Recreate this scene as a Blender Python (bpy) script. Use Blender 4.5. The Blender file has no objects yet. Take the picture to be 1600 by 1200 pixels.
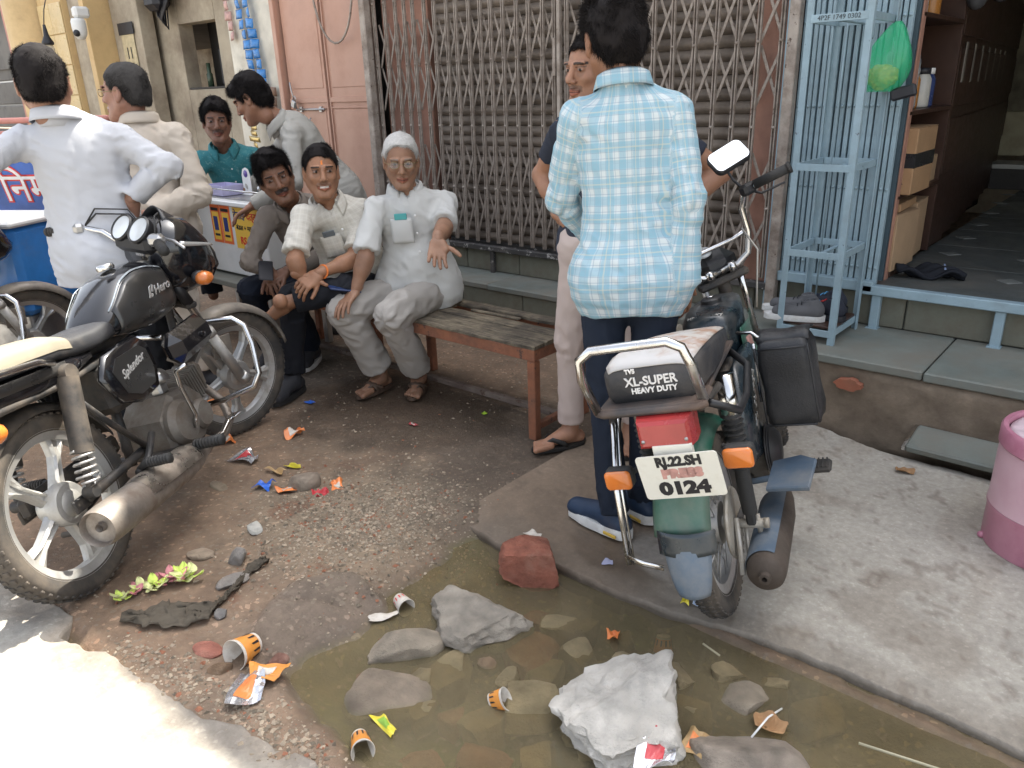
import bpy, bmesh, math, random, time
import numpy as np
from mathutils import Vector, Matrix, Euler
T0 = time.time()
S = bpy.context.scene
C = S.collection
R = math.radians

# ------------------------------------------------------------------ camera
cam_d = bpy.data.cameras.new('camera'); cam = bpy.data.objects.new('camera', cam_d); C.objects.link(cam)
cam_d.sensor_width = 36.0; cam_d.lens = 27.0; cam_d.clip_start = .05; cam_d.clip_end = 600
_az, _pt, _rl = R(49), R(20.9), R(1.8)
_f = Vector((-math.cos(_az)*math.cos(_pt), math.sin(_az)*math.cos(_pt), -math.sin(_pt)))
_r0 = Vector((math.sin(_az), math.cos(_az), 0)); _u0 = _r0.cross(_f)
_r = _r0*math.cos(_rl) - _u0*math.sin(_rl); _u = _r0*math.sin(_rl) + _u0*math.cos(_rl)
cam.matrix_world = Matrix(((_r.x, _u.x, -_f.x, 0), (_r.y, _u.y, -_f.y, 0), (_r.z, _u.z, -_f.z, 1.45), (0, 0, 0, 1)))
S.camera = cam

# ------------------------------------------------------------------ sky, sun, exposure
SUN_EL, SUN_AZ = R(60), R(4)          # azimuth measured from +Y (behind the shops) towards +X
w = bpy.data.worlds.new('World'); S.world = w; w.use_nodes = True
nt = w.node_tree; nt.nodes.clear()
sk = nt.nodes.new('ShaderNodeTexSky'); sk.sky_type = 'NISHITA'; sk.sun_disc = False
sk.sun_elevation = SUN_EL; sk.sun_rotation = SUN_AZ; sk.dust_density = 4.0; sk.air_density = 1.0; sk.ozone_density = .6
bg = nt.nodes.new('ShaderNodeBackground'); bg.inputs[1].default_value = .13
wo = nt.nodes.new('ShaderNodeOutputWorld'); bw = nt.nodes.new('ShaderNodeRGBToBW'); nt.links.new(sk.outputs[0], bw.inputs[0]); mxs = nt.nodes.new('ShaderNodeMix'); mxs.data_type = 'RGBA'; mxs.inputs[0].default_value = .72
nt.links.new(sk.outputs[0], mxs.inputs[6]); nt.links.new(bw.outputs[0], mxs.inputs[7]); nt.links.new(mxs.outputs[2], bg.inputs[0]); nt.links.new(bg.outputs[0], wo.inputs[0])   # hazy, milky daylight
sd = bpy.data.lights.new('sun', 'SUN'); sd.energy = 2.6; sd.angle = R(.5); sd.color = (1, .94, .82)
sun = bpy.data.objects.new('sun', sd); C.objects.link(sun)
_sv = Vector((math.sin(SUN_AZ)*math.cos(SUN_EL), math.cos(SUN_AZ)*math.cos(SUN_EL), math.sin(SUN_EL)))
sun.rotation_euler = _sv.to_track_quat('Z', 'Y').to_euler(); sun.location = (0, 0, 12)
S.view_settings.view_transform = 'Standard'; S.view_settings.look = 'None'
S.view_settings.gamma = 1; S.view_settings.use_curve_mapping = False
S.view_settings.exposure = 2.42

# ------------------------------------------------------------------ noise
def _hash(ix, iy, iz, s):
    h = (ix.astype(np.int64)*374761393 + iy.astype(np.int64)*668265263 + iz.astype(np.int64)*2147483647 + s*974711) & 0xffffffff
    h = ((h ^ (h >> 13))*1274126177) & 0xffffffff
    return ((h ^ (h >> 16)) & 0xffff).astype(np.float32)/65535.0
def vnoise(p, sc=1.0, s=0):
    q = np.asarray(p, np.float32)*sc; i = np.floor(q); f = q-i; f = f*f*(3-2*f); i = i.astype(np.int64)
    x, y, z = i[..., 0], i[..., 1], i[..., 2]; fx, fy, fz = f[..., 0], f[..., 1], f[..., 2]
    def g(a, b, c): return _hash(x+a, y+b, z+c, s)
    def l(a, b, t): return a+(b-a)*t
    return l(l(l(g(0,0,0), g(1,0,0), fx), l(g(0,1,0), g(1,1,0), fx), fy), l(l(g(0,0,1), g(1,0,1), fx), l(g(0,1,1), g(1,1,1), fx), fy), fz)*2-1
def fbm(p, sc=1.0, s=0, o=4, g=.5):
    a = 1.0; r = 0; t = 0
    for k in range(o):
        r = r+a*vnoise(p, sc, s+k*17); t += a; a *= g; sc *= 2.03
    return r/t
def sst(a, b, x):
    t = np.clip((x-a)/(b-a), 0, 1); return t*t*(3-2*t)

# ------------------------------------------------------------------ materials
class NT:
    def __init__(s, name):
        s.m = bpy.data.materials.new(name); s.m.use_nodes = True; s.t = s.m.node_tree; s.n = s.t.nodes; s.l = s.t.links
        s.b = s.n['Principled BSDF']; s.out = s.n['Material Output']
    def add(s, ty, ins=None, **kw):
        n = s.n.new(ty)
        for k, v in kw.items(): setattr(n, k, v)
        for k, v in (ins or {}).items():
            if isinstance(v, bpy.types.NodeSocket): s.l.new(v, n.inputs[k])
            else: n.inputs[k].default_value = v
        return n
    def mix(s, f, a, b, mode='MIX'):
        n = s.add('ShaderNodeMix', data_type='RGBA', blend_type=mode)
        for k, v in ((0, f), (6, a), (7, b)):
            if isinstance(v, bpy.types.NodeSocket): s.l.new(v, n.inputs[k])
            else: n.inputs[k].default_value = (v if k == 0 else c4(v))
        return n.outputs[2]
    def ramp(s, v, a, b, c0=(0,0,0), c1=(1,1,1)):
        n = s.add('ShaderNodeValToRGB'); s.l.new(v, n.inputs[0]); e = n.color_ramp.elements
        e[0].position = a; e[1].position = b; e[0].color = c4(c0); e[1].color = c4(c1); return n.outputs[0]
    def math(s, op, a, b=0.0):
        n = s.add('ShaderNodeMath', operation=op)
        for k, v in ((0, a), (1, b)):
            if isinstance(v, bpy.types.NodeSocket): s.l.new(v, n.inputs[k])
            else: n.inputs[k].default_value = v
        return n.outputs[0]
    def noise(s, vec, sc, d=6, r=.6, ds=0.):
        n = s.add('ShaderNodeTexNoise', {'Scale': sc, 'Detail': d, 'Roughness': r, 'Distortion': ds}); s.l.new(vec, n.inputs['Vector']); return n.outputs[0]
    def set(s, **k):
        for a, v in k.items():
            a = a.replace('_', ' ')
            if isinstance(v, bpy.types.NodeSocket): s.l.new(v, s.b.inputs[a])
            else: s.b.inputs[a].default_value = v
        return s
def c4(c):
    return (c, c, c, 1) if isinstance(c, (int, float)) else (tuple(c)+(1,) if len(c) == 3 else tuple(c))
def mul(c, k): return tuple(x*k for x in c)
MATS = {}
def M(name, col=(.5,.5,.5), rough=.6, metal=0., var=.18, vs=6., dirt=None, dcol=(.20,.15,.10), ds=4., bump=.12, bs=70., coat=0., attr=False, spec=.5, stretch=None, chips=None, chipcol=(.1,.05,.03), cs=25., sss=0., alpha=1., bd=.004, rvar=.12, sheen=0.):
    """painted / worn surface: colour variation, dirt patches, chipped paint, fine bump"""
    if name in MATS: return MATS[name]
    t = NT(name); tc = t.add('ShaderNodeTexCoord').outputs['Object']
    oi = t.add('ShaderNodeObjectInfo')
    if stretch:
        mp = t.add('ShaderNodeMapping', {'Scale': stretch}); t.l.new(tc, mp.inputs[0]); tv = mp.outputs[0]
    else: tv = tc
    n1 = t.noise(tv, vs)
    if attr:
        a = t.add('ShaderNodeAttribute', attribute_name='col').outputs['Color']
        base = t.mix(t.ramp(n1, .3, .7), t.mix(1., a, (1-var,)*3, 'MULTIPLY'), t.mix(1., a, (1+var,)*3, 'MULTIPLY'))
    else:
        base = t.mix(t.ramp(n1, .3, .7), mul(col, 1-var), mul(col, 1+var))
    base = t.mix(1., base, t.ramp(oi.outputs['Random'], 0, 1, (.93,)*3, (1.05,)*3), 'MULTIPLY')
    rg = t.math('ADD', t.math('MULTIPLY', t.noise(tv, vs*3.1), rvar*2), rough-rvar)
    n3 = t.noise(tc, ds, 8, .68)
    if chips:
        ch = t.noise(tc, cs, 8, .75); cm = t.ramp(ch, 1-chips, 1-chips+.03)
        base = t.mix(cm, base, chipcol); rg = t.mix(cm, rg, .85)
    if dirt:
        dm = t.ramp(n3, .62-dirt*.45, .8-dirt*.25); base = t.mix(t.math('MULTIPLY', dm, min(.9, dirt+.25)), base, dcol); rg = t.mix(dm, rg, .9)
    t.set(Base_Color=base, Roughness=rg, Metallic=metal, Coat_Weight=coat, Coat_Roughness=.06)
    t.b.inputs['Specular IOR Level'].default_value = spec
    if sheen: t.set(Sheen_Weight=sheen)
    if sss: t.set(Subsurface_Weight=sss, Subsurface_Scale=.01); t.b.inputs['Subsurface Radius'].default_value = (1, .35, .2)
    if alpha < 1: t.set(Alpha=alpha)
    if bump:
        bn = t.add('ShaderNodeBump', {'Strength': bump, 'Distance': bd, 'Height': t.noise(tv, bs, 7, .7)})
        if chips:
            b2 = t.add('ShaderNodeBump', {'Strength': .5, 'Distance': .002, 'Height': cm}, invert=True); t.l.new(bn.outputs[0], b2.inputs['Normal']); bn = b2
        t.l.new(bn.outputs[0], t.b.inputs['Normal'])
    MATS[name] = t.m
    return t.m

# ------------------------------------------------------------------ mesh builder
def rot(rx=0, ry=0, rz=0): return Euler((R(rx), R(ry), R(rz))).to_matrix().to_4x4()
def TR(x=0, y=0, z=0): return Matrix.Translation((x, y, z))
def frame(o, x, z):
    """matrix with origin o, local x along x, local z near z"""
    x = Vector(x).normalized(); z = Vector(z); y = z.cross(x).normalized(); z = x.cross(y)
    m = Matrix((x, y, z)).transposed().to_4x4(); m.translation = Vector(o); return m
class MB:
    def __init__(s): s.v = []; s.f = []; s.mi = []; s.sm = []; s.cur = 0; s.X = Matrix.Identity(4)
    def raw(s, vs, fs, smooth=False, mi=None, X=None):
        b = len(s.v); X = s.X @ X if X is not None else s.X
        s.v += [tuple(X @ Vector(p)) for p in vs]; s.f += [tuple(b+i for i in f) for f in fs]
        s.mi += [s.cur if mi is None else mi]*len(fs); s.sm += [smooth]*len(fs); return s
    def box(s, c, d, bev=.0, X=None, mi=None):
        hx, hy, hz = d[0]/2, d[1]/2, d[2]/2; cx, cy, cz = c; b = min(bev, hx*.9, hy*.9, hz*.9)
        if b <= 0:
            vs = [(cx+i*hx, cy+j*hy, cz+k*hz) for i in (-1,1) for j in (-1,1) for k in (-1,1)]
            return s.raw(vs, [(0,1,3,2),(4,6,7,5),(0,4,5,1),(2,3,7,6),(0,2,6,4),(1,5,7,3)], False, mi, X)
        vs = []; idx = {}
        for i in (-1,1):
            for j in (-1,1):
                for k in (-1,1):
                    for a in range(3):
                        p = [i*(hx-b), j*(hy-b), k*(hz-b)]; p[a] = (i*hx, j*hy, k*hz)[a]
                        idx[(i,j,k,a)] = len(vs); vs.append((cx+p[0], cy+p[1], cz+p[2]))
        fs = []
        I = idx
        for q in (-1,1):
            f = [I[(q,-1,-1,0)],I[(q,1,-1,0)],I[(q,1,1,0)],I[(q,-1,1,0)]]; fs.append(f if q>0 else f[::-1])
            f = [I[(-1,q,-1,1)],I[(-1,q,1,1)],I[(1,q,1,1)],I[(1,q,-1,1)]]; fs.append(f if q>0 else f[::-1])
            f = [I[(-1,-1,q,2)],I[(1,-1,q,2)],I[(1,1,q,2)],I[(-1,1,q,2)]]; fs.append(f if q>0 else f[::-1])
        for j in (-1,1):
            for k in (-1,1):
                f = [I[(-1,j,k,1)],I[(1,j,k,1)],I[(1,j,k,2)],I[(-1,j,k,2)]]; fs.append(f if j*k>0 else f[::-1])
                f = [I[(j,-1,k,0)],I[(j,1,k,0)],I[(j,1,k,2)],I[(j,-1,k,2)]]; fs.append(f[::-1] if j*k>0 else f)
                f = [I[(j,k,-1,0)],I[(j,k,1,0)],I[(j,k,1,1)],I[(j,k,-1,1)]]; fs.append(f if j*k>0 else f[::-1])
        for i in (-1,1):
            for j in (-1,1):
                for k in (-1,1):
                    f = [I[(i,j,k,0)],I[(i,j,k,1)],I[(i,j,k,2)]]; fs.append(f if i*j*k>0 else f[::-1])
        return s.raw(vs, fs, False, mi, X)
    def tube(s, pts, r, n=10, cap=True, smooth=True, mi=None, X=None, flat=1., up=None):
        P = [Vector(p) for p in pts]; rr = r if isinstance(r, (list, tuple)) else [r]*len(P)
        vs = []; fs = []; up = Vector(up) if up is not None else None
        t0 = (P[1]-P[0]).normalized(); ref = up or (Vector((0,0,1)) if abs(t0.z) < .9 else Vector((1,0,0)))
        a = (ref - t0*ref.dot(t0)).normalized()
        for i, p in enumerate(P):
            t = ((P[min(i+1,len(P)-1)]-p).normalized() + (p-P[max(i-1,0)]).normalized())
            t = t.normalized() if t.length > 1e-6 else t0
            a = (a - t*a.dot(t)).normalized(); b = t.cross(a)
            for k in range(n):
                th = 2*math.pi*k/n; vs.append(p + a*math.cos(th)*rr[i] + b*math.sin(th)*rr[i]*flat)
        for i in range(len(P)-1):
            for k in range(n): fs.append((i*n+k, i*n+(k+1)%n, (i+1)*n+(k+1)%n, (i+1)*n+k))
        if cap: fs.append(tuple(range(n))[::-1]); fs.append(tuple((len(P)-1)*n+k for k in range(n)))
        return s.raw(vs, fs, smooth, mi, X)
    def cyl(s, a, b, r, r2=None, n=16, mi=None, X=None): return s.tube([a, b], [r, r if r2 is None else r2], n, True, True, mi, X)
    def lathe(s, prof, n=24, X=None, mi=None, smooth=True, a0=0., a1=360.):
        """prof: (radius, z) around local Z"""
        full = abs(a1-a0) >= 359.9; vs = []; fs = []; m = n if full else n+1
        for (r, z) in prof:
            for k in range(m):
                th = R(a0+(a1-a0)*k/n); vs.append((r*math.cos(th), r*math.sin(th), z))
        for i in range(len(prof)-1):
            for k in range(n): k2 = (k+1) % m; fs.append((i*m+k, i*m+k2, (i+1)*m+k2, (i+1)*m+k))
        return s.raw(vs, fs, smooth, mi, X)
    def prism(s, poly, h0, h1, X=None, mi=None, smooth=False, bev=0.):
        """poly in local XY, extruded along Z"""
        n = len(poly); vs = []; fs = []
        if bev > 0:
            cx = sum(p[0] for p in poly)/n; cy = sum(p[1] for p in poly)/n
            def sh(p):
                d = math.hypot(p[0]-cx, p[1]-cy) or 1; k = max(0, 1-bev/d); return (cx+(p[0]-cx)*k, cy+(p[1]-cy)*k)
            L = [([sh(p) for p in poly], h0), (poly, h0+bev), (poly, h1-bev), ([sh(p) for p in poly], h1)]
        else: L = [(poly, h0), (poly, h1)]
        for pl, h in L: vs += [(p[0], p[1], h) for p in pl]
        for i in range(len(L)-1):
            for k in range(n): fs.append((i*n+k, i*n+(k+1)%n, (i+1)*n+(k+1)%n, (i+1)*n+k))
        fs.append(tuple(range(n))[::-1]); fs.append(tuple((len(L)-1)*n+k for k in range(n)))
        return s.raw(vs, fs, smooth, mi, X)
    def ell(s, c, r, n=16, m=10, X=None, mi=None):
        vs = []; fs = []
        for i in range(m+1):
            ph = math.pi*i/m
            for k in range(n):
                th = 2*math.pi*k/n; vs.append((c[0]+r[0]*math.sin(ph)*math.cos(th), c[1]+r[1]*math.sin(ph)*math.sin(th), c[2]+r[2]*math.cos(ph)))
        for i in range(m):
            for k in range(n): fs.append((i*n+k, (i+1)*n+k, (i+1)*n+(k+1)%n, i*n+(k+1)%n))
        return s.raw(vs, fs, True, mi, X)
    def loft(s, secs, close=True, cap=True, mi=None, X=None, smooth=True):
        """secs: list of rings of equal length"""
        n = len(secs[0]); vs = [p for r_ in secs for p in r_]; fs = []
        for i in range(len(secs)-1):
            for k in range(n if close else n-1): fs.append((i*n+k, i*n+(k+1)%n, (i+1)*n+(k+1)%n, (i+1)*n+k))
        if cap and close: fs.append(tuple(range(n))[::-1]); fs.append(tuple((len(secs)-1)*n+k for k in range(n)))
        return s.raw(vs, fs, smooth, mi, X)
    def sheet(s, fn, nu, nv, th=.002, mi=None, X=None, smooth=True):
        """fn(u,v)->point; a thin two sided sheet with thickness"""
        P = [[Vector(fn(i/nu, j/nv)) for j in range(nv+1)] for i in range(nu+1)]
        vs = []; 
        for i in range(nu+1):
            for j in range(nv+1):
                du = P[min(i+1,nu)][j]-P[max(i-1,0)][j]; dv = P[i][min(j+1,nv)]-P[i][max(j-1,0)]
                nn = du.cross(dv); nn = nn.normalized() if nn.length > 1e-9 else Vector((0,0,1)); vs.append((P[i][j]+nn*th/2, P[i][j]-nn*th/2))
        top = [a for a, b in vs]; bot = [b for a, b in vs]; N = len(top); w_ = nv+1; fs = []
        for i in range(nu):
            for j in range(nv):
                a = i*w_+j; fs.append((a, a+w_, a+w_+1, a+1)); fs.append((N+a, N+a+1, N+a+w_+1, N+a+w_))
        for i in range(nu): a = i*w_; fs.append((a, N+a, N+a+w_, a+w_)); a = i*w_+nv; fs.append((a, a+w_, N+a+w_, N+a))
        for j in range(nv): fs.append((j, j+1, N+j+1, N+j)); a = nu*w_+j; fs.append((a, N+a, N+a+1, a+1))
        return s.raw(top+bot, fs, smooth, mi, X)
    def mesh(s, name, mats):
        me = bpy.data.meshes.new(name); me.from_pydata(s.v, [], s.f)
        for m in (mats if isinstance(mats, (list, tuple)) else [mats]): me.materials.append(m)
        me.polygons.foreach_set('material_index', s.mi); me.polygons.foreach_set('use_smooth', s.sm)
        me.update(); return me
def link(o, parent=None):
    C.objects.link(o)
    if parent is not None: o.parent = parent
    return o
def part(name, mb, mats, parent, loc=None, rz=None, sharp=None):
    me = mb.mesh(name, mats) if isinstance(mb, MB) else mb
    o = bpy.data.objects.new(name, me); link(o, parent)
    if loc is not None: o.location = loc
    if rz is not None: o.rotation_euler = (0, 0, rz)
    if sharp is not None and isinstance(mb, MB): me.set_sharp_from_angle(angle=R(sharp))
    return o
def tag(o, label=None, cat=None, group=None, kind=None):
    if label: o['label'] = label
    if cat: o['category'] = cat
    if group: o['group'] = group
    if kind: o['kind'] = kind
    return o
def thing(name, label, cat, loc=(0,0,0), rz=0, group=None):
    o = bpy.data.objects.new(name, None); o.empty_display_size = .1; link(o); o.location = loc; o.rotation_euler = (0, 0, rz)
    return tag(o, label, cat, group)
def single(name, mb, mats, label, cat, loc=(0,0,0), rz=0, group=None, sharp=None):
    return tag(part(name, mb, mats, None, loc, rz, sharp), label, cat, group)
def struct(name, mb, mats, parent=None, sharp=None):
    o = part(name, mb, mats, parent, sharp=sharp)
    if parent is None: o['kind'] = 'structure'
    return o
def inst(name, me, parent, loc, r=(0,0,0), sc=(1,1,1)):
    o = bpy.data.objects.new(name, me); link(o, parent); o.location = loc; o.rotation_euler = r; o.scale = sc; return o
def copy_tree(o, parent=None):
    c = o.copy(); C.objects.link(c)
    if parent is not None: c.parent = parent
    for ch in list(o.children): copy_tree(ch, c)
    return c
def text(name, s, size, mat, parent, X, ext=.0008, align='CENTER', bold=0., sx=1., shear=0.):
    cu = bpy.data.curves.new(name, 'FONT'); cu.body = s; cu.size = size; cu.extrude = ext; cu.align_x = align; cu.align_y = 'CENTER'; cu.offset = bold; cu.shear = shear; cu.resolution_u = 3
    tmp = bpy.data.objects.new('tmp', cu); C.objects.link(tmp)
    dg = bpy.context.evaluated_depsgraph_get(); me = bpy.data.meshes.new_from_object(tmp.evaluated_get(dg)); me.name = name
    bpy.data.objects.remove(tmp); me.transform(X @ Matrix.Diagonal((sx, 1, 1, 1))); me.materials.clear(); me.materials.append(mat)
    o = bpy.data.objects.new(name, me); return link(o, parent)
def np_mesh(name, v, quads, mats, smooth=True, tris=None):
    me = bpy.data.meshes.new(name); v = np.asarray(v, np.float32)
    q = np.asarray(quads, np.int32).reshape(-1, 4); me.vertices.add(len(v)); me.vertices.foreach_set('co', v.ravel())
    nt_ = 0 if tris is None else len(tris)
    li = q.ravel(); st = np.arange(len(q))*4; tot = np.full(len(q), 4)
    if nt_:
        tr = np.asarray(tris, np.int32); st = np.concatenate([st, len(li)+np.arange(nt_)*3]); li = np.concatenate([li, tr.ravel()]); tot = np.concatenate([tot, np.full(nt_, 3)])
    me.loops.add(len(li)); me.loops.foreach_set('vertex_index', li); me.polygons.add(len(st)); me.polygons.foreach_set('loop_start', st.astype(np.int32))
    me.polygons.foreach_set('use_smooth', np.full(len(st), smooth)); me.update(calc_edges=True); me.validate()
    for m in (mats if isinstance(mats, (list, tuple)) else [mats]): me.materials.append(m)
    return me
def vattr(me, name, arr):
    arr = np.asarray(arr, np.float32)
    if arr.ndim == 1:
        a = me.attributes.new(name, 'FLOAT', 'POINT'); a.data.foreach_set('value', arr)
    else:
        if arr.shape[1] == 3: arr = np.concatenate([arr, np.ones((len(arr), 1), np.float32)], 1)
        a = me.attributes.new(name, 'FLOAT_COLOR', 'POINT'); a.data.foreach_set('color', arr.ravel())

# ------------------------------------------------------------------ rocks
def rock_mesh(seed, size, mats, cuts=9, sub=4, rough=.05, name='rock', colf=None, box=0.):
    rs = np.random.RandomState(seed); bm = bmesh.new(); bmesh.ops.create_icosphere(bm, subdivisions=sub, radius=1)
    v = np.array([x.co[:] for x in bm.verts], np.float32); f = [tuple(q.index for q in x.verts) for x in bm.faces]; bm.free()
    if box:
        for n in ((1,0,0),(-1,0,0),(0,1,0),(0,-1,0),(0,0,1),(0,0,-1)):
            n = np.array(n)+rs.normal(size=3)*.12; n /= np.linalg.norm(n); t = v @ n; m = t > box; v[m] -= np.outer((t[m]-box)*.97, n)
        v /= box*1.25
    for k in range(cuts):
        n = rs.normal(size=3); n /= np.linalg.norm(n); d = rs.uniform(.55, .85) if box else rs.uniform(.45, .8); t = v @ n; m = t > d; v[m] -= np.outer((t[m]-d)*.93, n)
    v += (v/np.maximum(1e-6, np.linalg.norm(v, axis=1))[:, None])*(fbm(v, 1.6, seed, 5, .6)[:, None]*rough*2 + vnoise(v, 9, seed+3)[:, None]*rough*.5 + (.5-np.abs(vnoise(v, 5, seed+8)))[:, None]*rough*.8 + vnoise(v, 22, seed+5)[:, None]*rough*.22)
    v *= np.array(size)[None, :]*.62
    me = np_mesh(name, v, np.zeros((0, 4)), mats, True, f)
    if colf is not None: vattr(me, 'col', colf(v, seed))
    me.set_sharp_from_angle(angle=R(38))
    return me
TX = Matrix(((1,0,0,0),(0,0,-1,0),(0,1,0,0),(0,0,0,1)))      # flat XY -> XZ, facing -Y
# ================================================================== GROUND
def axis(parts):
    a = []
    for lo, hi, st in parts: a += list(np.arange(lo, hi-1e-6, st))
    a.append(parts[-1][1]); return np.array(a, np.float32)
def grid_mesh(name, xs, ys, hf, mats, colf):
    X, Y = np.meshgrid(xs, ys, indexing='ij'); Z, = [hf(X, Y)]
    v = np.stack([X, Y, Z], -1).reshape(-1, 3); ny = len(ys)
    i, j = np.meshgrid(np.arange(len(xs)-1), np.arange(ny-1), indexing='ij'); a = (i*ny+j).ravel()
    me = np_mesh(name, v, np.stack([a, a+ny, a+ny+1, a+1], 1), mats)
    c, wt = colf(X.ravel(), Y.ravel(), Z.ravel()); vattr(me, 'col', c); vattr(me, 'wet', wt)
    return me
def P2(x, y, z=0): return np.stack([x, y, np.zeros_like(x)+z], -1)
def blob(x, y, cx, cy, rx, ry, a=0, soft=.35, ns=0):
    c, s_ = math.cos(R(a)), math.sin(R(a)); u = ((x-cx)*c+(y-cy)*s_)/rx; v = (-(x-cx)*s_+(y-cy)*c)/ry
    d = np.sqrt(u*u+v*v) + fbm(P2(x, y, ns), 5, 11+ns, 4)*.45
    return 1-sst(1-soft, 1+soft, d)
def groundmat(name, bstr=.5, fine=180, speck=.35, mot=1.):
    t = NT(name); tc = t.add('ShaderNodeTexCoord').outputs['Object']
    a = t.add('ShaderNodeAttribute', attribute_name='col').outputs['Color']; wt = t.add('ShaderNodeAttribute', attribute_name='wet').outputs['Fac']
    n1 = t.noise(tc, 9, 10, .68); n2 = t.noise(tc, fine, 4, .7); n3 = t.noise(tc, 45, 8, .7)
    b = t.mix(t.ramp(n1, .35, .68), t.mix(1., a, (1-.22*mot,1-.23*mot,1-.24*mot), 'MULTIPLY'), t.mix(1., a, (1+.16*mot,1+.16*mot,1+.15*mot), 'MULTIPLY'))
    b = t.mix(t.ramp(n3, .38, .66), t.mix(1., b, (.84,)*3, 'MULTIPLY'), t.mix(1., b, (1.1,)*3, 'MULTIPLY'))
    vo = t.add('ShaderNodeTexVoronoi', {'Scale': fine*.55, 'Randomness': 1.}); t.l.new(tc, vo.inputs['Vector'])
    sp = t.ramp(vo.outputs['Color'], .80, .86); b = t.mix(t.math('MULTIPLY', sp, speck), b, (.36,.30,.23))
    sp2 = t.ramp(vo.outputs['Color'], .16, .1); b = t.mix(t.math('MULTIPLY', sp2, speck*.9), b, (.055,.045,.035))
    b = t.mix(wt, b, t.mix(1., b, (.56,.54,.52), 'MULTIPLY'))
    rg = t.mix(wt, t.ramp(n1, .2, .8, (.8,)*3, (.97,)*3), t.ramp(n3, .35, .7, (.28,)*3, (.6,)*3))
    hgt = t.math('ADD', t.math('MULTIPLY', n3, 1.), t.math('MULTIPLY', n2, .45))
    bn = t.add('ShaderNodeBump', {'Strength': bstr, 'Distance': .008, 'Height': hgt})
    t.l.new(bn.outputs[0], t.b.inputs['Normal']); t.set(Base_Color=b, Roughness=rg); t.b.inputs['Specular IOR Level'].default_value = .4
    return t.m
m_ground = groundmat('dirt', .75, 150, .5); m_conc = groundmat('concrete', .30, 240, .16, .35); m_road = groundmat('road_concrete', .4, 160, .25)
DIRT = np.array([.37,.248,.165]); SAND = np.array([.40,.31,.215]); WETB = np.array([.19,.138,.098]); GREYD = np.array([.27,.215,.165]); MUD = np.array([.18,.15,.075])
def basin(x, y):
    # the puddle hollow: between the road lip, the slab and the broken chunk on the left
    nx = fbm(P2(x, y), 3.2, 5, 4)*.13
    a = sst(.70, .98, y+nx*.7+np.clip(-1.25-x, 0, .5)*-.1); b = 1-sst(1.66, 1.74, y)
    lft = sst(-1.78, -1.45, x+nx+np.clip(y-1.2, 0, 1)*.10); return a*b*lft*(1-sst(.6, 1.2, x))
def dirt_h(x, y):
    p = P2(x, y); far = sst(4, 12, np.hypot(x+2, y-1))
    h = fbm(p, 1.1, 1, 4)*.014 + fbm(p, 9, 2, 4)*.007 + vnoise(p, 38, 3)*.0022 + vnoise(p, 75, 4)*.0014
    h = h*(1-far)
    calm = blob(x, y, -2.7, 2.5, 1.6, .75)*.7; h = h*(1-calm*.6)
    h = h + .022*blob(x, y, -1.95, 1.38, .42, .33, 20, .5, 3)            # gravel heap
    h = h + .035*blob(x, y, -1.66, 1.03, .17, .20, 25, .12, 4)           # broken chunk by the water
    ba = basin(x, y); h = h-.115*ba - .03*ba*fbm(p, 2.5, 8, 3)
    h = h - .03*sst(-1.72, -1.45, x+fbm(p, 4, 21, 3)*.15)*sst(1.64, 1.78, y)      # dips under the concrete slab
    h = h - .05*(1-sst(.50, .60, y+fbm(p, 5, 22, 3)*.03))*(1-far)           # under the road lip
    crack = np.exp(-((y-(1.02+.75*(x+1.78)))/.012)**2)*sst(-1.95,-1.9,x)*(1-sst(-1.7,-1.6,x)); h = h-.018*crack
    h = h - .14*sst(-1.3, -.9, x)*(1-sst(2.,3.,x))*sst(3.0, 3.08, y)*(1-sst(3.5,3.6,y))
    return h - far*.02
def dirt_c(x, y, z):
    p = P2(x, y); n = fbm(p, 2.3, 31, 5)[:, None]; n2 = fbm(p, 13, 32, 4)[:, None]
    c = DIRT[None]*(1+.35*n+.25*n2)
    def mx(c, t, col, v=.25): t = np.clip(t, 0, 1)[:, None]; return c*(1-t)+t*np.array(col)[None]*(1+v*n2)
    c = mx(c, .75*sst(.0, .5, fbm(p, 1.4, 33, 4)), GREYD)
    c = mx(c, .85*blob(x, y, -2.05, 1.5, .42, .42, 0, .5, 1), SAND*.92)
    c = mx(c, .6*blob(x, y, -2.4, 2.2, .5, .12, 60, .6, 2), SAND*.8)
    c = mx(c, .8*blob(x, y, -3.75, 2.35, .5, .45, 10, .3, 5), (.275,.235,.19))
    c = mx(c, .6*blob(x, y, -1.55, 2.35, .55, .75, 0, .4, 9), (.165,.14,.115))
    c = mx(c, .8*blob(x, y, -1.65, 1.03, .18, .22, 25, .25, 4), (.245,.195,.155))
    wet = .85*blob(x, y, -2.62, 2.30, .58, .52, 20, .25, 6); wet = np.maximum(wet, .55*blob(x, y, -1.6, 2.2, .6, .5, 0, .5, 7))
    c = mx(c, wet*.8, WETB)
    spots = sst(.45, .52, fbm(p, 7, 44, 3)); c = mx(c, spots*.6*blob(x, y, -2.1, 1.2, .9, .6), (.21,.085,.045))
    under = 1-sst(-.045, -.015, z); edge = np.exp(-((z+.02)/.016)**2)*sst(-1.9, -1.5, x)*(1-sst(1.75,1.8,y))*sst(.6,.8,y)
    c = mx(c, under, MUD*1.25, .4); c = mx(c, under*sst(0, .4, fbm(p, 3, 51, 4)), (.15,.17,.05))
    wet = np.maximum(wet, edge*.7); return np.clip(c, .01, 1), np.clip(wet, 0, 1)
xs = axis([(-160,-20,20),(-20,-6,1.),(-6,-4.2,.12),(-4.2,.7,.0135),(.7,2,.1),(2,20,2),(20,160.,20)])
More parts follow.
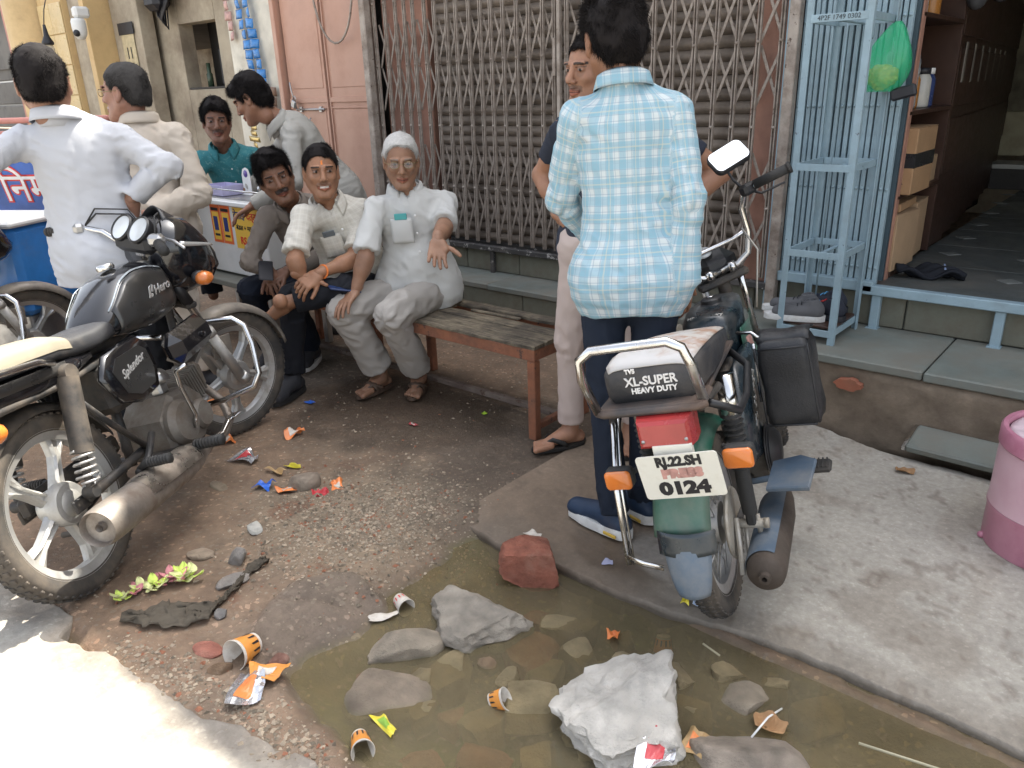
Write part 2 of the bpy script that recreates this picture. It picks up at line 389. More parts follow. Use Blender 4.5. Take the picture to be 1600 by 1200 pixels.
ys = axis([(-160,-20,20),(-20,-2,1.5),(-2,.2,.12),(.2,3.6,.0135),(3.6,20,2),(20,160.,20)])
struct('ground', grid_mesh('ground', xs, ys, dirt_h, m_ground, dirt_c), None)

# sunlit concrete road along the bottom left, with a crumbled lip
RX = np.array([-80,-5,-3.2,-2.65,-2.48,-2.30,-2.23,-2.09,-2.04,-1.90,-1.65,-1.46,-1.26,-1.0,-.7,-.3,.5,3,80]); RY = np.array([.45,.45,.47,.49,.54,.59,.53,.54,.58,.58,.59,.65,.69,.66,.60,.55,.5,.5,.5])
xs2 = axis([(-80,-8,9),(-8,-3.4,.2),(-3.4,-.5,.016),(-.5,4,.2),(4,80,9)]); vs_ = np.concatenate([-np.array([80,40,20,10,5,3,2,1.5,1.2]), -np.arange(1., 0, -.017), [-.004, .0, .004, .010, .018, .03]]).astype(np.float32)
U_, V_ = np.meshgrid(xs2, vs_, indexing='ij')
ey = np.interp(U_, RX, RY) + fbm(P2(U_, U_*0), 6, 61, 4)*.03 + fbm(P2(U_, V_), 22, 62, 3)*.012
Yr = ey + np.minimum(V_, .012); er = sst(-.16, 0., V_+fbm(P2(U_, V_), 9, 64, 4)*.10)
Zr = .016 - .012*er + fbm(P2(U_, Yr), 14, 63, 5)*(.0015+.012*er) - np.clip(V_, 0, 1)*4.2
v = np.stack([U_, Yr, Zr], -1).reshape(-1, 3); ny = len(vs_); i, j = np.meshgrid(np.arange(len(xs2)-1), np.arange(ny-1), indexing='ij'); a = (i*ny+j).ravel()
me = np_mesh('road', v, np.stack([a, a+ny, a+ny+1, a+1], 1), m_road)
p = P2(U_.ravel(), Yr.ravel()); e = er.ravel()[:, None]; nn = fbm(p, 3, 71, 5)[:, None]; n2 = sst(-.1, .35, fbm(p, 8, 72, 5))[:, None]*e
cc = np.array([.40,.38,.34])[None]*(1+.12*nn); cc = cc*(1-e*.5)+e*.5*np.array([.34,.27,.20])[None]; cc = cc*(1-n2*.6)+n2*.6*np.array([.17,.155,.14])[None]
vattr(me, 'col', cc); vattr(me, 'wet', np.zeros(len(v))); struct('road', me, None)

# raised concrete slab in front of the shops (right)
xs3 = axis([(-1.78,.9,.0145),(.9,4,.1)]); vs3 = np.concatenate([np.arange(0, 1, .012), [1., 1.004, 1.008, 1.012, 1.02, 1.03]]).astype(np.float32)
U_, V_ = np.meshgrid(xs3, vs3, indexing='ij')
ey = np.interp(U_, [-2.1,-1.84,-1.52,-1.31,-1.09,-.87,-.71,-.45,-.21,0,4], [1.75,1.72,1.67,1.70,1.71,1.72,1.75,1.78,1.78,1.77,1.8]) + fbm(P2(U_, U_*0), 7, 81, 4)*.018
back = 3.31+fbm(P2(U_, U_*0), 5, 84, 4)*.045-.13*sst(-1.25,-.6,U_); t_ = np.minimum(V_, 1.); Yr = back+(ey-back)*t_ - np.clip(V_-1, 0, 1)*.35
er = sst(.955, 1.0, V_+fbm(P2(U_, V_*3), 8, 82, 4)*.03)
Zr = .006 - .010*er + fbm(P2(U_, Yr), 2, 83, 4)*.003 + fbm(P2(U_, Yr), 24, 86, 4)*(.0009+.006*er) - np.clip(V_-1, 0, 1)*4.6 - .03*(1-sst(0, .02, V_))
v = np.stack([U_, Yr, Zr], -1).reshape(-1, 3); ny = len(vs3); i, j = np.meshgrid(np.arange(len(xs3)-1), np.arange(ny-1), indexing='ij'); a = (i*ny+j).ravel()
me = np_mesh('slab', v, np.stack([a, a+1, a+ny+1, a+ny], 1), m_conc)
x, y = U_.ravel(), Yr.ravel(); p = P2(x, y); nn = fbm(p, 1.6, 91, 5); n2 = fbm(p, 11, 92, 5)
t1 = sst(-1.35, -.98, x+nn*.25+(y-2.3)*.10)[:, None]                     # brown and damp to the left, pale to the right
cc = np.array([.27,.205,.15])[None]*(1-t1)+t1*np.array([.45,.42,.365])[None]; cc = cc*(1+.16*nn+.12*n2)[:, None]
st = sst(.18, .5, fbm(p, 4.5, 93, 5))[:, None]*.45; cc = cc*(1-st)+st*np.array([.25,.205,.16])[None]
pl = (blob(x, y, -1.07, 1.93, .16, .09, -30, .2, 12)*.8)[:, None]; cc = cc*(1-pl)+pl*np.array([.33,.31,.28])[None]
fk = sst(.36, .44, fbm(p, 26, 95, 3))[:, None]*.45; cc = cc*(1-fk)+fk*np.array([.17,.13,.10])[None]; dr_ = sst(.25, .5, fbm(np.stack([x*9, y*2.2, x*0], -1), 1., 96, 5))[:, None]*.25; cc = cc*(1-dr_)+dr_*np.array([.30,.25,.19])[None]
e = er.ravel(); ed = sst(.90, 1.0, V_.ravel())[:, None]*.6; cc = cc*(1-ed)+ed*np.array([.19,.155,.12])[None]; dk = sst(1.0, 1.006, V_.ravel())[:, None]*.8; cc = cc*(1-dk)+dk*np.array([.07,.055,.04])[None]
wet = .55*blob(x, y, -1.45, 2.0, .5, .4, 0, .4, 14)*(1-t1[:, 0]) + .7*blob(x, y, -1.02, 1.82, .30, .10, -8, .3, 15); wet = wet*(1-pl[:, 0])
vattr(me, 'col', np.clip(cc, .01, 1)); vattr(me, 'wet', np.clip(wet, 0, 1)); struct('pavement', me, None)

# murky puddle water
t = NT('puddle_water'); tc = t.add('ShaderNodeTexCoord').outputs['Object']; t.n.remove(t.b)
tr = t.add('ShaderNodeBsdfTransparent', {'Color': (.86,.78,.58,1)}); df = t.add('ShaderNodeBsdfDiffuse', {'Color': (.235,.195,.12,1)})
mk = t.noise(tc, 2.2, 6, .6, .6); mfac = t.ramp(mk, .3, .72, (.26,)*3, (.56,)*3)
gl = t.add('ShaderNodeBsdfGlossy', {'Color': (1,1,1,1), 'Roughness': .02}); fr = t.add('ShaderNodeFresnel', {'IOR': 1.34})
bn = t.add('ShaderNodeBump', {'Strength': .03, 'Distance': .01, 'Height': t.noise(tc, 7, 3)}); t.l.new(bn.outputs[0], gl.inputs['Normal'])
m1 = t.add('ShaderNodeMixShader', {0: mfac}); t.l.new(tr.outputs[0], m1.inputs[1]); t.l.new(df.outputs[0], m1.inputs[2])
m2 = t.add('ShaderNodeMixShader', {0: fr.outputs[0]}); t.l.new(m1.outputs[0], m2.inputs[1]); t.l.new(gl.outputs[0], m2.inputs[2]); t.l.new(m2.outputs[0], t.out.inputs[0])
WATER_Z = -.032
mb = MB(); mb.raw([(-1.95,.55,WATER_Z),(1.3,.55,WATER_Z),(1.3,1.78,WATER_Z),(-1.95,1.78,WATER_Z)], [(0,1,2,3)]); struct('puddle_water', mb, t.m)

# ================================================================== FACADE MATERIALS
m_plast = M('old_plaster', (.42,.36,.27), .85, dirt=.5, dcol=(.16,.12,.085), vs=3, ds=2.5, bump=.3, bs=40)
m_yell = M('yellow_paint', (.60,.42,.20), .6, dirt=.32, dcol=(.26,.17,.09), vs=3, ds=3)
m_tile = M('cream_tile', (.62,.47,.24), .3, dirt=.25, dcol=(.30,.2,.1), vs=5)
m_pink = M('pink_paint', (.50,.22,.17), .6, dirt=.3, dcol=(.3,.18,.12))
m_salm = M('salmon_paint', (.50,.285,.205), .42, dirt=.33, dcol=(.25,.15,.11), vs=2, ds=2, bump=.06, chips=.24, chipcol=(.22,.12,.08), cs=9)
m_salmp = M('salmon_plaster', (.36,.185,.13), .75, dirt=.4, dcol=(.17,.1,.075), vs=3, ds=4)
m_cream = M('cream_panel', (.60,.56,.47), .45, dirt=.2, dcol=(.35,.3,.22))
m_shut = M('shutter_metal', (.25,.205,.165), .55, .35, dirt=.5, dcol=(.085,.065,.05), vs=4, ds=3, stretch=(1,1,6))
m_gate = M('gate_metal', (.36,.31,.265), .55, .25, dirt=.45, dcol=(.13,.085,.06), vs=10, ds=9, chips=.38, chipcol=(.10,.06,.04), cs=30)
m_gated = M('gate_black', (.055,.052,.05), .55, .2, dirt=.3, dcol=(.2,.17,.15), chips=.42, chipcol=(.45,.43,.40), cs=22)
m_blue = M('blue_paint', (.265,.365,.415), .5, dirt=.32, dcol=(.20,.24,.25), vs=5, ds=6, chips=.36, chipcol=(.075,.075,.08), cs=40)
m_blued = M('blue_gap', (.035,.06,.075), .6)
m_slate = M('slate', (.165,.185,.165), .55, dirt=.5, dcol=(.19,.165,.13), vs=4, ds=3, bump=.2)
m_slate2 = M('slate_riser', (.150,.155,.120), .5, dirt=.55, dcol=(.12,.1,.07), vs=5, ds=4, bump=.25)
m_rough = M('rough_masonry', (.235,.185,.135), .95, dirt=.55, dcol=(.12,.09,.065), vs=9, ds=6, bump=.9, bs=30)
m_brick = M('brick_red', (.33,.115,.065), .9, dirt=.25, bump=.5, bs=45)
m_dark = M('dark_interior', (.055,.05,.045), .8)
m_greyw = M('grey_wall', (.17,.16,.145), .8, dirt=.4, dcol=(.08,.075,.07), vs=2)
m_wood_d = M('dark_cabinet', (.052,.026,.018), .4, vs=8)
m_white = M('white_plastic', (.72,.72,.70), .4, var=.04, dirt=.12, dcol=(.45,.43,.38))
m_black = M('black_plastic', (.018,.018,.02), .45, var=.1)
m_chrome = M('chrome', (.62,.62,.62), .14, 1., var=.05, dirt=.18, dcol=(.2,.17,.13))
m_steel = M('steel', (.42,.42,.42), .35, .9, dirt=.25)
m_paper = M('paper_white', (.74,.73,.71), .7, var=.04)
FY = 3.80
# upper storey, side returns and roof: the block that shades the scene
b = thing('shop_building', 'plastered shop building whose upper wall carries on above all the shutters', 'building', (0, FY, 0))
mb = MB(); mb.box((-6, .30, 4.2), (32, .5, 2.7)); mb.box((-6, 3.3, 5.62), (32, 6.5, .16))
part('upper_wall', mb, m_plast, b)
mb = MB(); mb.box((-5.4, 3.27, 2.62), (26, 6.4, .12)); part('ceiling_slab', mb, m_greyw, b)
mb = MB(); mb.box((-6, 6.48, 2.72), (32, .12, 5.6)); part('rear_wall', mb, m_plast, b)
mb = MB(); mb.box((3.0, .15, 1.4), (2.4, .3, 2.3)); mb.box((.95+.25, .15, 1.4), (.25, .3, 2.2)); part('right_wall', mb, m_plast, b)
mb = MB(); mb.box((-3.05, .62, 1.5), (3.4, .12, 2.2)); part('wall', mb, m_dark, b)
mb = MB(); mb.box((-5.02, .42, 1.4), (.98, .1, 2.4)); part('wall', mb, m_dark, b)

# ---- plinth: treads, risers, rough base
pl = thing('shop_plinth', 'stepped slate and rubble plinth running under the shutters and the open shop', 'plinth')
random.seed(3)
me_cache = {}
def slabs(name, x0, x1, w_, y0, y1, z0, z1, mat, jit=.004):
    x = x0
    while x < x1-.05:
        ww = min(w_*random.uniform(.85, 1.15), x1-x); mb = MB(); mb.box((0,0,0), (ww-.006, y1-y0, z1-z0), .006)
        o = part(name, mb, mat, pl, ((x+ww/2), (y0+y1)/2+random.uniform(-jit, jit), (z0+z1)/2+random.uniform(-jit, jit)*.5)); o.rotation_euler = (0, 0, R(random.uniform(-.25, .25))); x += ww
slabs('tread_stone', -7.5, -1.72, .85, 3.50, 3.82, .275, .312, m_slate)
slabs('tread_stone', -1.715, 2.4, 1.0, 3.28, 3.84, .295, .335, m_slate)
slabs('riser_stone', -7.5, -1.52, .42, 3.805, 3.83, .312, .485, m_slate2, .001)
slabs('riser_stone', -1.5, 2.4, .55, 3.84, 3.865, .335, .50, m_slate2, .001)
slabs('riser_stone', -7.5, -1.72, .50, 3.515, 3.54, .07, .275, m_slate2, .001)
def rough_block(name, x0, x1, yf, y1, z0, z1, amp, seed, mat, par):
    """masonry face with a broken, uneven front"""
    xs_ = np.arange(x0, x1+.001, .022); zs_ = np.linspace(z0, z1, max(4, int((z1-z0)/.02))); X_, Z_ = np.meshgrid(xs_, zs_, indexing='ij')
    q = np.stack([X_, Z_*0, Z_], -1); Yf = yf + fbm(q, 4, seed, 5, .55)*amp + fbm(q, 16, seed+2, 4)*amp*.35 + .06*(1-sst(z0, z0+.10, Z_+fbm(q, 5, seed+5, 3)*.08)); Yf[:, -1] = yf+.01; v = np.stack([X_, Yf, Z_], -1).reshape(-1, 3); nz = len(zs_)
    i, j = np.meshgrid(np.arange(len(xs_)-1), np.arange(nz-1), indexing='ij'); a = (i*nz+j).ravel(); fs = np.stack([a, a+nz, a+nz+1, a+1], 1)
    n0 = len(v); bk = v.reshape(len(xs_), nz, 3)[:, -1].copy(); bk[:, 1] = y1; v = np.concatenate([v, bk]); k = np.arange(len(xs_)-1); fs = np.concatenate([fs, np.stack([k*nz+nz-1, (k+1)*nz+nz-1, n0+k+1, n0+k], 1)])
    return part(name, np_mesh(name, v, fs, mat), mat, par)
rough_block('rubble_base', -1.72, 2.4, 3.30, 3.84, -.12, .296, .022, 5, m_rough, pl)
rough_block('rubble_base', -7.5, -1.70, 3.46, 3.56, -.1, .085, .05, 9, m_rough, pl)
mb = MB(); mb.box((-4.6, 3.7, .14), (5.75, .34, .26)); part('fill', mb, m_rough, pl)
def oval(a, b_, n=18): return [(a*math.cos(2*math.pi*k/n)*(1+.12*math.sin(k*2.3)), b_*math.sin(2*math.pi*k/n)*(1+.15*math.cos(k*1.7))) for k in range(n)]
mb = MB(); mb.prism(oval(.055, .026), 0, .035, X=TR(-.925, 3.296, .225) @ rot(90)); part('exposed_brick', mb, m_brick, pl)
mb = MB(); mb.prism(oval(.05, .03), 0, .035, X=TR(-.26, 3.30, .2) @ rot(90)); part('exposed_brick', mb, m_brick, pl)
# stone plank bridging the gap at the right
mb = MB(); mb.box((0,0,0), (.95, .17, .035), .008); o = single('stone_slab', mb, m_slate, 'weathered stone slab leaning against the plinth behind the pink drum', 'slab', (-.16, 3.20, .075)); o.rotation_euler = (R(12), R(0), R(-1.5))
mb = MB(); mb.box((0,0,0), (.012, .17, .02)); part('iron_edge', mb, m_chrome, o, (-.481, 0, 0))

# ---- collapsible gate over roller shutter
g = thing('collapsible_gate', 'rusty grey collapsible scissor gate drawn shut across the closed shutter', 'gate', (0, 0, 0))
gx = np.concatenate([np.linspace(-4.40, -2.885, 17), np.linspace(-2.80, -1.56, 12)]); mb = MB()
for dx in (-.0075, .0075): mb.box((dx, -.004, 1.5), (.006, .018, 2.0), .0015)
mb.box((0, .004, 1.5), (.018, .004, 2.0))
for k in range(6): mb.cyl((0, -.018, .85+.385*(k-1)), (0, .006, .85+.385*(k-1)), .0075, n=6)
chan = mb.mesh('channel', m_gate)
random.seed(8)
for x in gx: inst('channel', chan, g, (x+random.uniform(-.004, .004), FY-.02, .012), (R(random.uniform(-.15,.15)), R(random.uniform(-.3,.3)), 0))
bars_ = {}
for i_ in range(len(gx)-1):
    sp = float(gx[i_+1]-gx[i_]); key = round(sp, 2)
    if key not in bars_: mb = MB(); mb.box((0,0,0), (math.hypot(sp+.004, .27), .004, .0145), .001); bars_[key] = mb.mesh('scissor_bar', m_gate)
    for zc in (.85, 1.62, 2.39):
        for up_ in (-1, 1):
            for s_ in (-1, 1):
                if zc+up_*.14 > 2.5: continue
                inst('scissor_bar', bars_[key], g, ((gx[i_]+gx[i_+1])/2, FY-.004+s_*.004, zc+up_*.14+random.uniform(-.004,.004)), (0, s_*math.atan2(.27, sp)+R(random.uniform(-.8,.8)), 0))
mb = MB(); mb.box((-2.842, FY-.035, 1.5), (.022, .03, 2.0), .003); mb.box((-2.868, FY-.045, 1.62), (.016, .02, .20), .003); part('closing_stile', mb, m_gate, g)
mb = MB(); mb.box((-2.98, FY-.02, .475), (2.96, .045, .035), .004); part('bottom_rail', mb, m_gated, g)
mb = MB(); mb.box((-2.98, FY-.02, 2.56), (2.96, .05, .05), .004); part('top_rail', mb, m_gated, g)
mb = MB(); mb.box((0,0,0), (.03, .03, .15), .003); lg = mb.mesh('rail_leg', m_gated)
for x in (-3.42, -2.1): inst('rail_leg', lg, g, (x, FY-.02, .385))
mb = MB(); mb.box((-4.475, FY-.02, 1.44), (.045, .05, 2.24), .004); part('side_post', mb, m_gate, g); mb = MB(); mb.box((-1.505, FY-.02, 1.44), (.05, .05, 2.24), .004); part('side_post', mb, m_gate, g)
sh = thing('roller_shutter', 'closed corrugated brown roller shutter behind the scissor gate', 'shutter', (0,0,0))
prof = [(-.003,-.0265)]+[(-.016*math.sin(math.pi*k/8)-.003, -.0265+.053*k/8) for k in range(1,8)]+[(-.003,.0265),(.001,.031),(.006,.031),(.006,-.031)]
mb = MB(); mb.loft([[(x_, a_, b_) for a_, b_ in prof] for x_ in (-1.12, 1.12)], smooth=True); slat = mb.mesh('slat', m_shut); slat.set_sharp_from_angle(angle=R(50))
for k in range(34): inst('slat', slat, sh, (-2.80, FY+.075, .53+k*.062))
mb = MB(); mb.box((-2.8, FY+.09, .49), (2.2, .03, .05), .003); part('bottom_bar', mb, m_gated, sh)
# salmon plaster jambs either side of the shutter
mb = MB(); mb.box((-4.20, FY+.11, 1.5), (.45, .12, 2.1), .004); part('jamb', mb, m_salmp, b, (0, -FY, 0)); mb = MB(); mb.box((-1.60, FY+.11, 1.5), (.25, .12, 2.1), .004); part('jamb', mb, m_salmp, b, (0, -FY, 0))
mb = MB(); mb.box((-1.27, FY+.2, 1.5), (.5, .05, 2.1), .004); part('jamb', mb, m_salmp, b, (0, -FY, 0))

# ---- salmon double door
d = thing('metal_door', 'salmon painted double steel door with a padlocked bolt, left of the scissor gate', 'door', (-5.03, FY, 0))
mb = MB(); mb.box((-.545, .0, 1.55), (.05, .09, 2.1), .004); mb.box((.535, .0, 1.55), (.05, .09, 2.1), .004); part('door_frame', mb, m_salm, d)
for s_, nm in ((-1, 0), (1, 0)):
    mb = MB(); cx = s_*.255; mb.box((cx, .012, 1.55), (.485, .02, 2.08), .002)
    for zc, hz in ((.95, .82), (1.90, .78)): mb.box((cx, .001, zc), (.40, .008, hz), .003)
    mb.box((cx, -.003, 1.425), (.485, .012, .035), .002); mb.box((cx-s_*.235, -.003, 1.55), (.014, .014, 2.05), .002); mb.box((cx, -.003, 1.37), (.485, .008, .012), .002)
    lf = part('door_leaf', mb, m_salm, d)
    if s_ < 0:
        mb = MB(); mb.tube([(-.40,-.02,1.36),(-.05,-.02,1.36)], .008, 8); mb.box((-.35,-.012,1.36), (.03,.02,.04), .002); mb.box((-.10,-.012,1.36), (.03,.02,.04), .002); mb.tube([(-.40,-.02,1.36),(-.43,-.03,1.5),(-.44,-.03,1.56)], .006, 6)
        mb.tube([(-.23,-.02,1.30),(-.235,-.045,1.26),(-.23,-.045,1.18),(-.225,-.02,1.14)], .007, 6); part('bolt', mb, m_steel, lf)
        mb = MB(); mb.box((0,0,0), (.05,.02,.055), .006); mb.tube([(-.016,0,.02),(-.016,0,.05),(0,0,.066),(.016,0,.05),(.016,0,.02)], .004, 8); o = part('padlock', mb, m_steel, lf, (-.40,-.045,1.40)); o.rotation_euler = (0, R(25), 0)
# grey-brown conduit post between door and gate + looped cable
mb = MB(); mb.box((0,0,1.5), (.055,.06,2.2), .006); single('corner_post', mb, m_gate, 'weathered grey timber post between the salmon door and the scissor gate', 'post', (-4.45+.0, FY-.075, 0))
mb = MB(); mb.tube([(-4.9+.42*math.sin(a_)*.55+.1, FY-.06, 2.35-.55*math.cos(a_*.9)**1*1.0+ .0) for a_ in np.linspace(-1.5, 1.5, 16)], .008, 6); single('hanging_cable', mb, m_gate, 'grey cable hanging in a loop in front of the salmon door', 'cable')

# ---- cream pilaster with sachet strips, and the open recess
rc = thing('recess_walls', 'dirty beige plaster walls of the open stall behind the paan counter', 'wall', (0,0,0))
def wall(name, x0, x1, y0, y1, z0, z1, mat, par=rc):
    mb = MB(); mb.box(((x0+x1)/2, (y0+y1)/2, (z0+z1)/2), (x1-x0, y1-y0, z1-z0), .004); return part(name, mb, mat, par)
wall('pilaster', -6.32, -5.62, FY+.02, FY+.35, .0, 2.56, m_cream); wall('pilaster_edge', -5.615, -5.60, FY+.0, FY+.30, 0, 2.56, m_greyw)
wall('back_wall', -9.4, -7.74, 4.15, 4.3, .3, 2.56, m_plast); wall('back_wall', -7.06, -6.30, 4.15, 4.3, .3, 2.56, m_plast); wall('back_wall', -7.735, -7.065, 4.15, 4.3, .3, 1.55, m_plast); wall('back_wall', -7.735, -7.065, 4.15, 4.3, 2.14, 2.56, m_plast)
wall('niche_back', -7.9, -6.9, 4.55, 4.6, 1.3, 2.4, m_dark); wall('niche_shelf', -7.735, -7.065, 4.16, 4.54, 1.552, 1.57, m_dark)
wall('niche_panel', -7.40, -7.07, 4.42, 4.5, 1.575, 2.13, m_yell)
wall('floor_slab', -9.4, -6.33, 3.86, 4.14, .2, .30, m_slate)
pp = thing('tiled_pillar', 'yellow tiled shop pillar with a pink edge beside the dark shuttered shop', 'pillar', (-.55,0,0))
wall('pink_edge', -9.95, -9.72, 3.56, 3.9, 0, 2.56, m_pink, pp)
mb = MB(); mb.tube([(-9.45, 3.68, 0), (-9.45, 3.68, 2.56)], .26, 20); part('round_column', mb, m_yell, pp)
wall('core', -9.16, -8.56, 3.66, 4.0, 0, 2.56, m_yell, pp)
mb = MB(); mb.box((0,0,0), (.29, .012, .29), .004); tl = mb.mesh('tile', m_tile)
for k in range(8):
    for q in range(2): inst('tile', tl, pp, (-9.01+q*.298, 3.652, .2+k*.298), (0, 0, 0))
wall('pillar_shading', -8.555, -8.25, 3.72, 4.0, 0, 2.56, m_plast, pp); wall('yellow_fillet', -8.24, -8.14, 3.70, 4.0, 0, 2.56, m_yell, pp); wall('calendar_wall', -8.13, -7.55, 3.95, 4.1, 0, 2.56, m_plast, pp)  # first strip: darker shading beside the tiles, built as a grey plaster face
mb = MB(); mb.box((-13.2, 4.0, 2.25), (6.4, .1, .7)); mb.box((-13.2, 4.04, .3), (6.4, .1, .6)); 
far = thing('shuttered_shopfront', 'dark shuttered shopfront with horizontal ribs at the far left', 'shopfront', (0,0,0)); part('wall', mb, m_greyw, far)
mb = MB(); mb.box((0,0,0), (6.3, .05, .27), .01); pn = mb.mesh('shutter_panel', m_greyw)
for k in range(5): inst('shutter_panel', pn, far, (-13.2, 4.0, .74+k*.29))

# ---- folded blue collapsible gate at the open shop
g2 = thing('folded_gate', 'pale blue collapsible gate folded back in a bundle beside the open shop', 'gate', (0,0,0))
mb = MB(); mb.box((0,0,1.53), (.019, .03, 1.98), .002)
for k in range(5): mb.cyl((0,-.022,.62+k*.36), (0,.0,.62+k*.36), .007, n=6)
cs_ = mb.mesh('channel', m_blue)
for k in range(18): inst('channel', cs_, g2, (-1.475+k*.0262, FY+.03+random.uniform(-.004,.004), 0), (0, R(random.uniform(-.12,.12)), 0))
mb = MB(); mb.box((-1.25, FY+.06, 1.53), (.5,.02,1.95)); part('gap_shade', mb, m_blued, g2)  # dark sheet standing in for the shade between the folded channels
mb = MB(); mb.box((-1.52, FY+.0, 1.46), (.045, .06, 2.2), .004); mb.box((-1.25, FY+.0, .535), (.46,.05,.05), .004); part('side_post', mb, m_blue, g2)
th = thing('threshold_rail', 'pale blue iron threshold rail standing on short legs in front of the open shop', 'rail', (0,0,0))
mb = MB(); mb.box((.35, FY+.0, .52), (2.85, .05, .045), .004); part('rail', mb, m_blue, th)
mb = MB(); mb.box((0,0,0), (.04,.04,.17), .004); mb.box((0,-.01,-.082), (.055,.05,.006)); lg = mb.mesh('leg', m_blue)
for x in (-1.0, -.49, .5, 1.5): inst('leg', lg, th, (x, FY+.01, .418))
# ================================================================== MOTORCYCLE (black commuter bike)
m_tyre = M('tyre_rubber', (.035,.033,.031), .8, dirt=.5, dcol=(.17,.135,.10), vs=8, ds=5, bump=.2)
m_alloy = M('alloy', (.50,.50,.49), .42, .75, dirt=.38, dcol=(.27,.23,.18), vs=6, ds=6)
m_bpaint = M('black_gloss', (.008,.008,.010), .13, dirt=.12, dcol=(.16,.13,.10), vs=5, ds=5, bump=.02, coat=.6, rvar=.05)
m_gpaint = M('graphite_stripe', (.045,.044,.043), .3, .3, dirt=.2, dcol=(.16,.13,.10), coat=.4)
m_lines = M('silver_line', (.45,.5,.53), .3, .5)
m_seat = M('seat_vinyl', (.025,.026,.03), .5, dirt=.3, dcol=(.15,.13,.11), ds=4, bump=.3, bs=250)
m_seatc = M('seat_cream', (.22,.195,.145), .7, dirt=.25, dcol=(.3,.24,.16))
m_engine = M('engine_alloy', (.20,.185,.165), .6, .5, dirt=.55, dcol=(.13,.10,.075), ds=9)
m_frame = M('frame_black', (.02,.02,.021), .5, dirt=.45, dcol=(.15,.12,.09), ds=8)
m_exh = M('exhaust', (.32,.30,.275), .42, .8, dirt=.5, dcol=(.15,.095,.06), vs=9, ds=5)
m_heat = M('heat_shield', (.55,.50,.44), .28, .95, dirt=.35, dcol=(.20,.13,.08), ds=7)
m_rub = M('black_rubber', (.022,.022,.022), .7, dirt=.3, dcol=(.14,.12,.1))
m_orange = M('orange_lens', (.60,.17,.03), .2, dirt=.12, coat=.5); m_red = M('red_lens', (.33,.03,.03), .25, dirt=.15, coat=.5)
m_glass = M('gauge_face', (.55,.58,.60), .12, coat=1.); m_logo = M('logo_chrome', (.78,.78,.76), .25, .6)
m_fend = M('fender_dusty', (.05,.05,.052), .3, .2, dirt=.62, dcol=(.36,.31,.25), ds=3, coat=.2)
m_spring = M('spring_chrome', (.50,.50,.50), .3, .8, dirt=.4, dcol=(.2,.17,.14), ds=20)
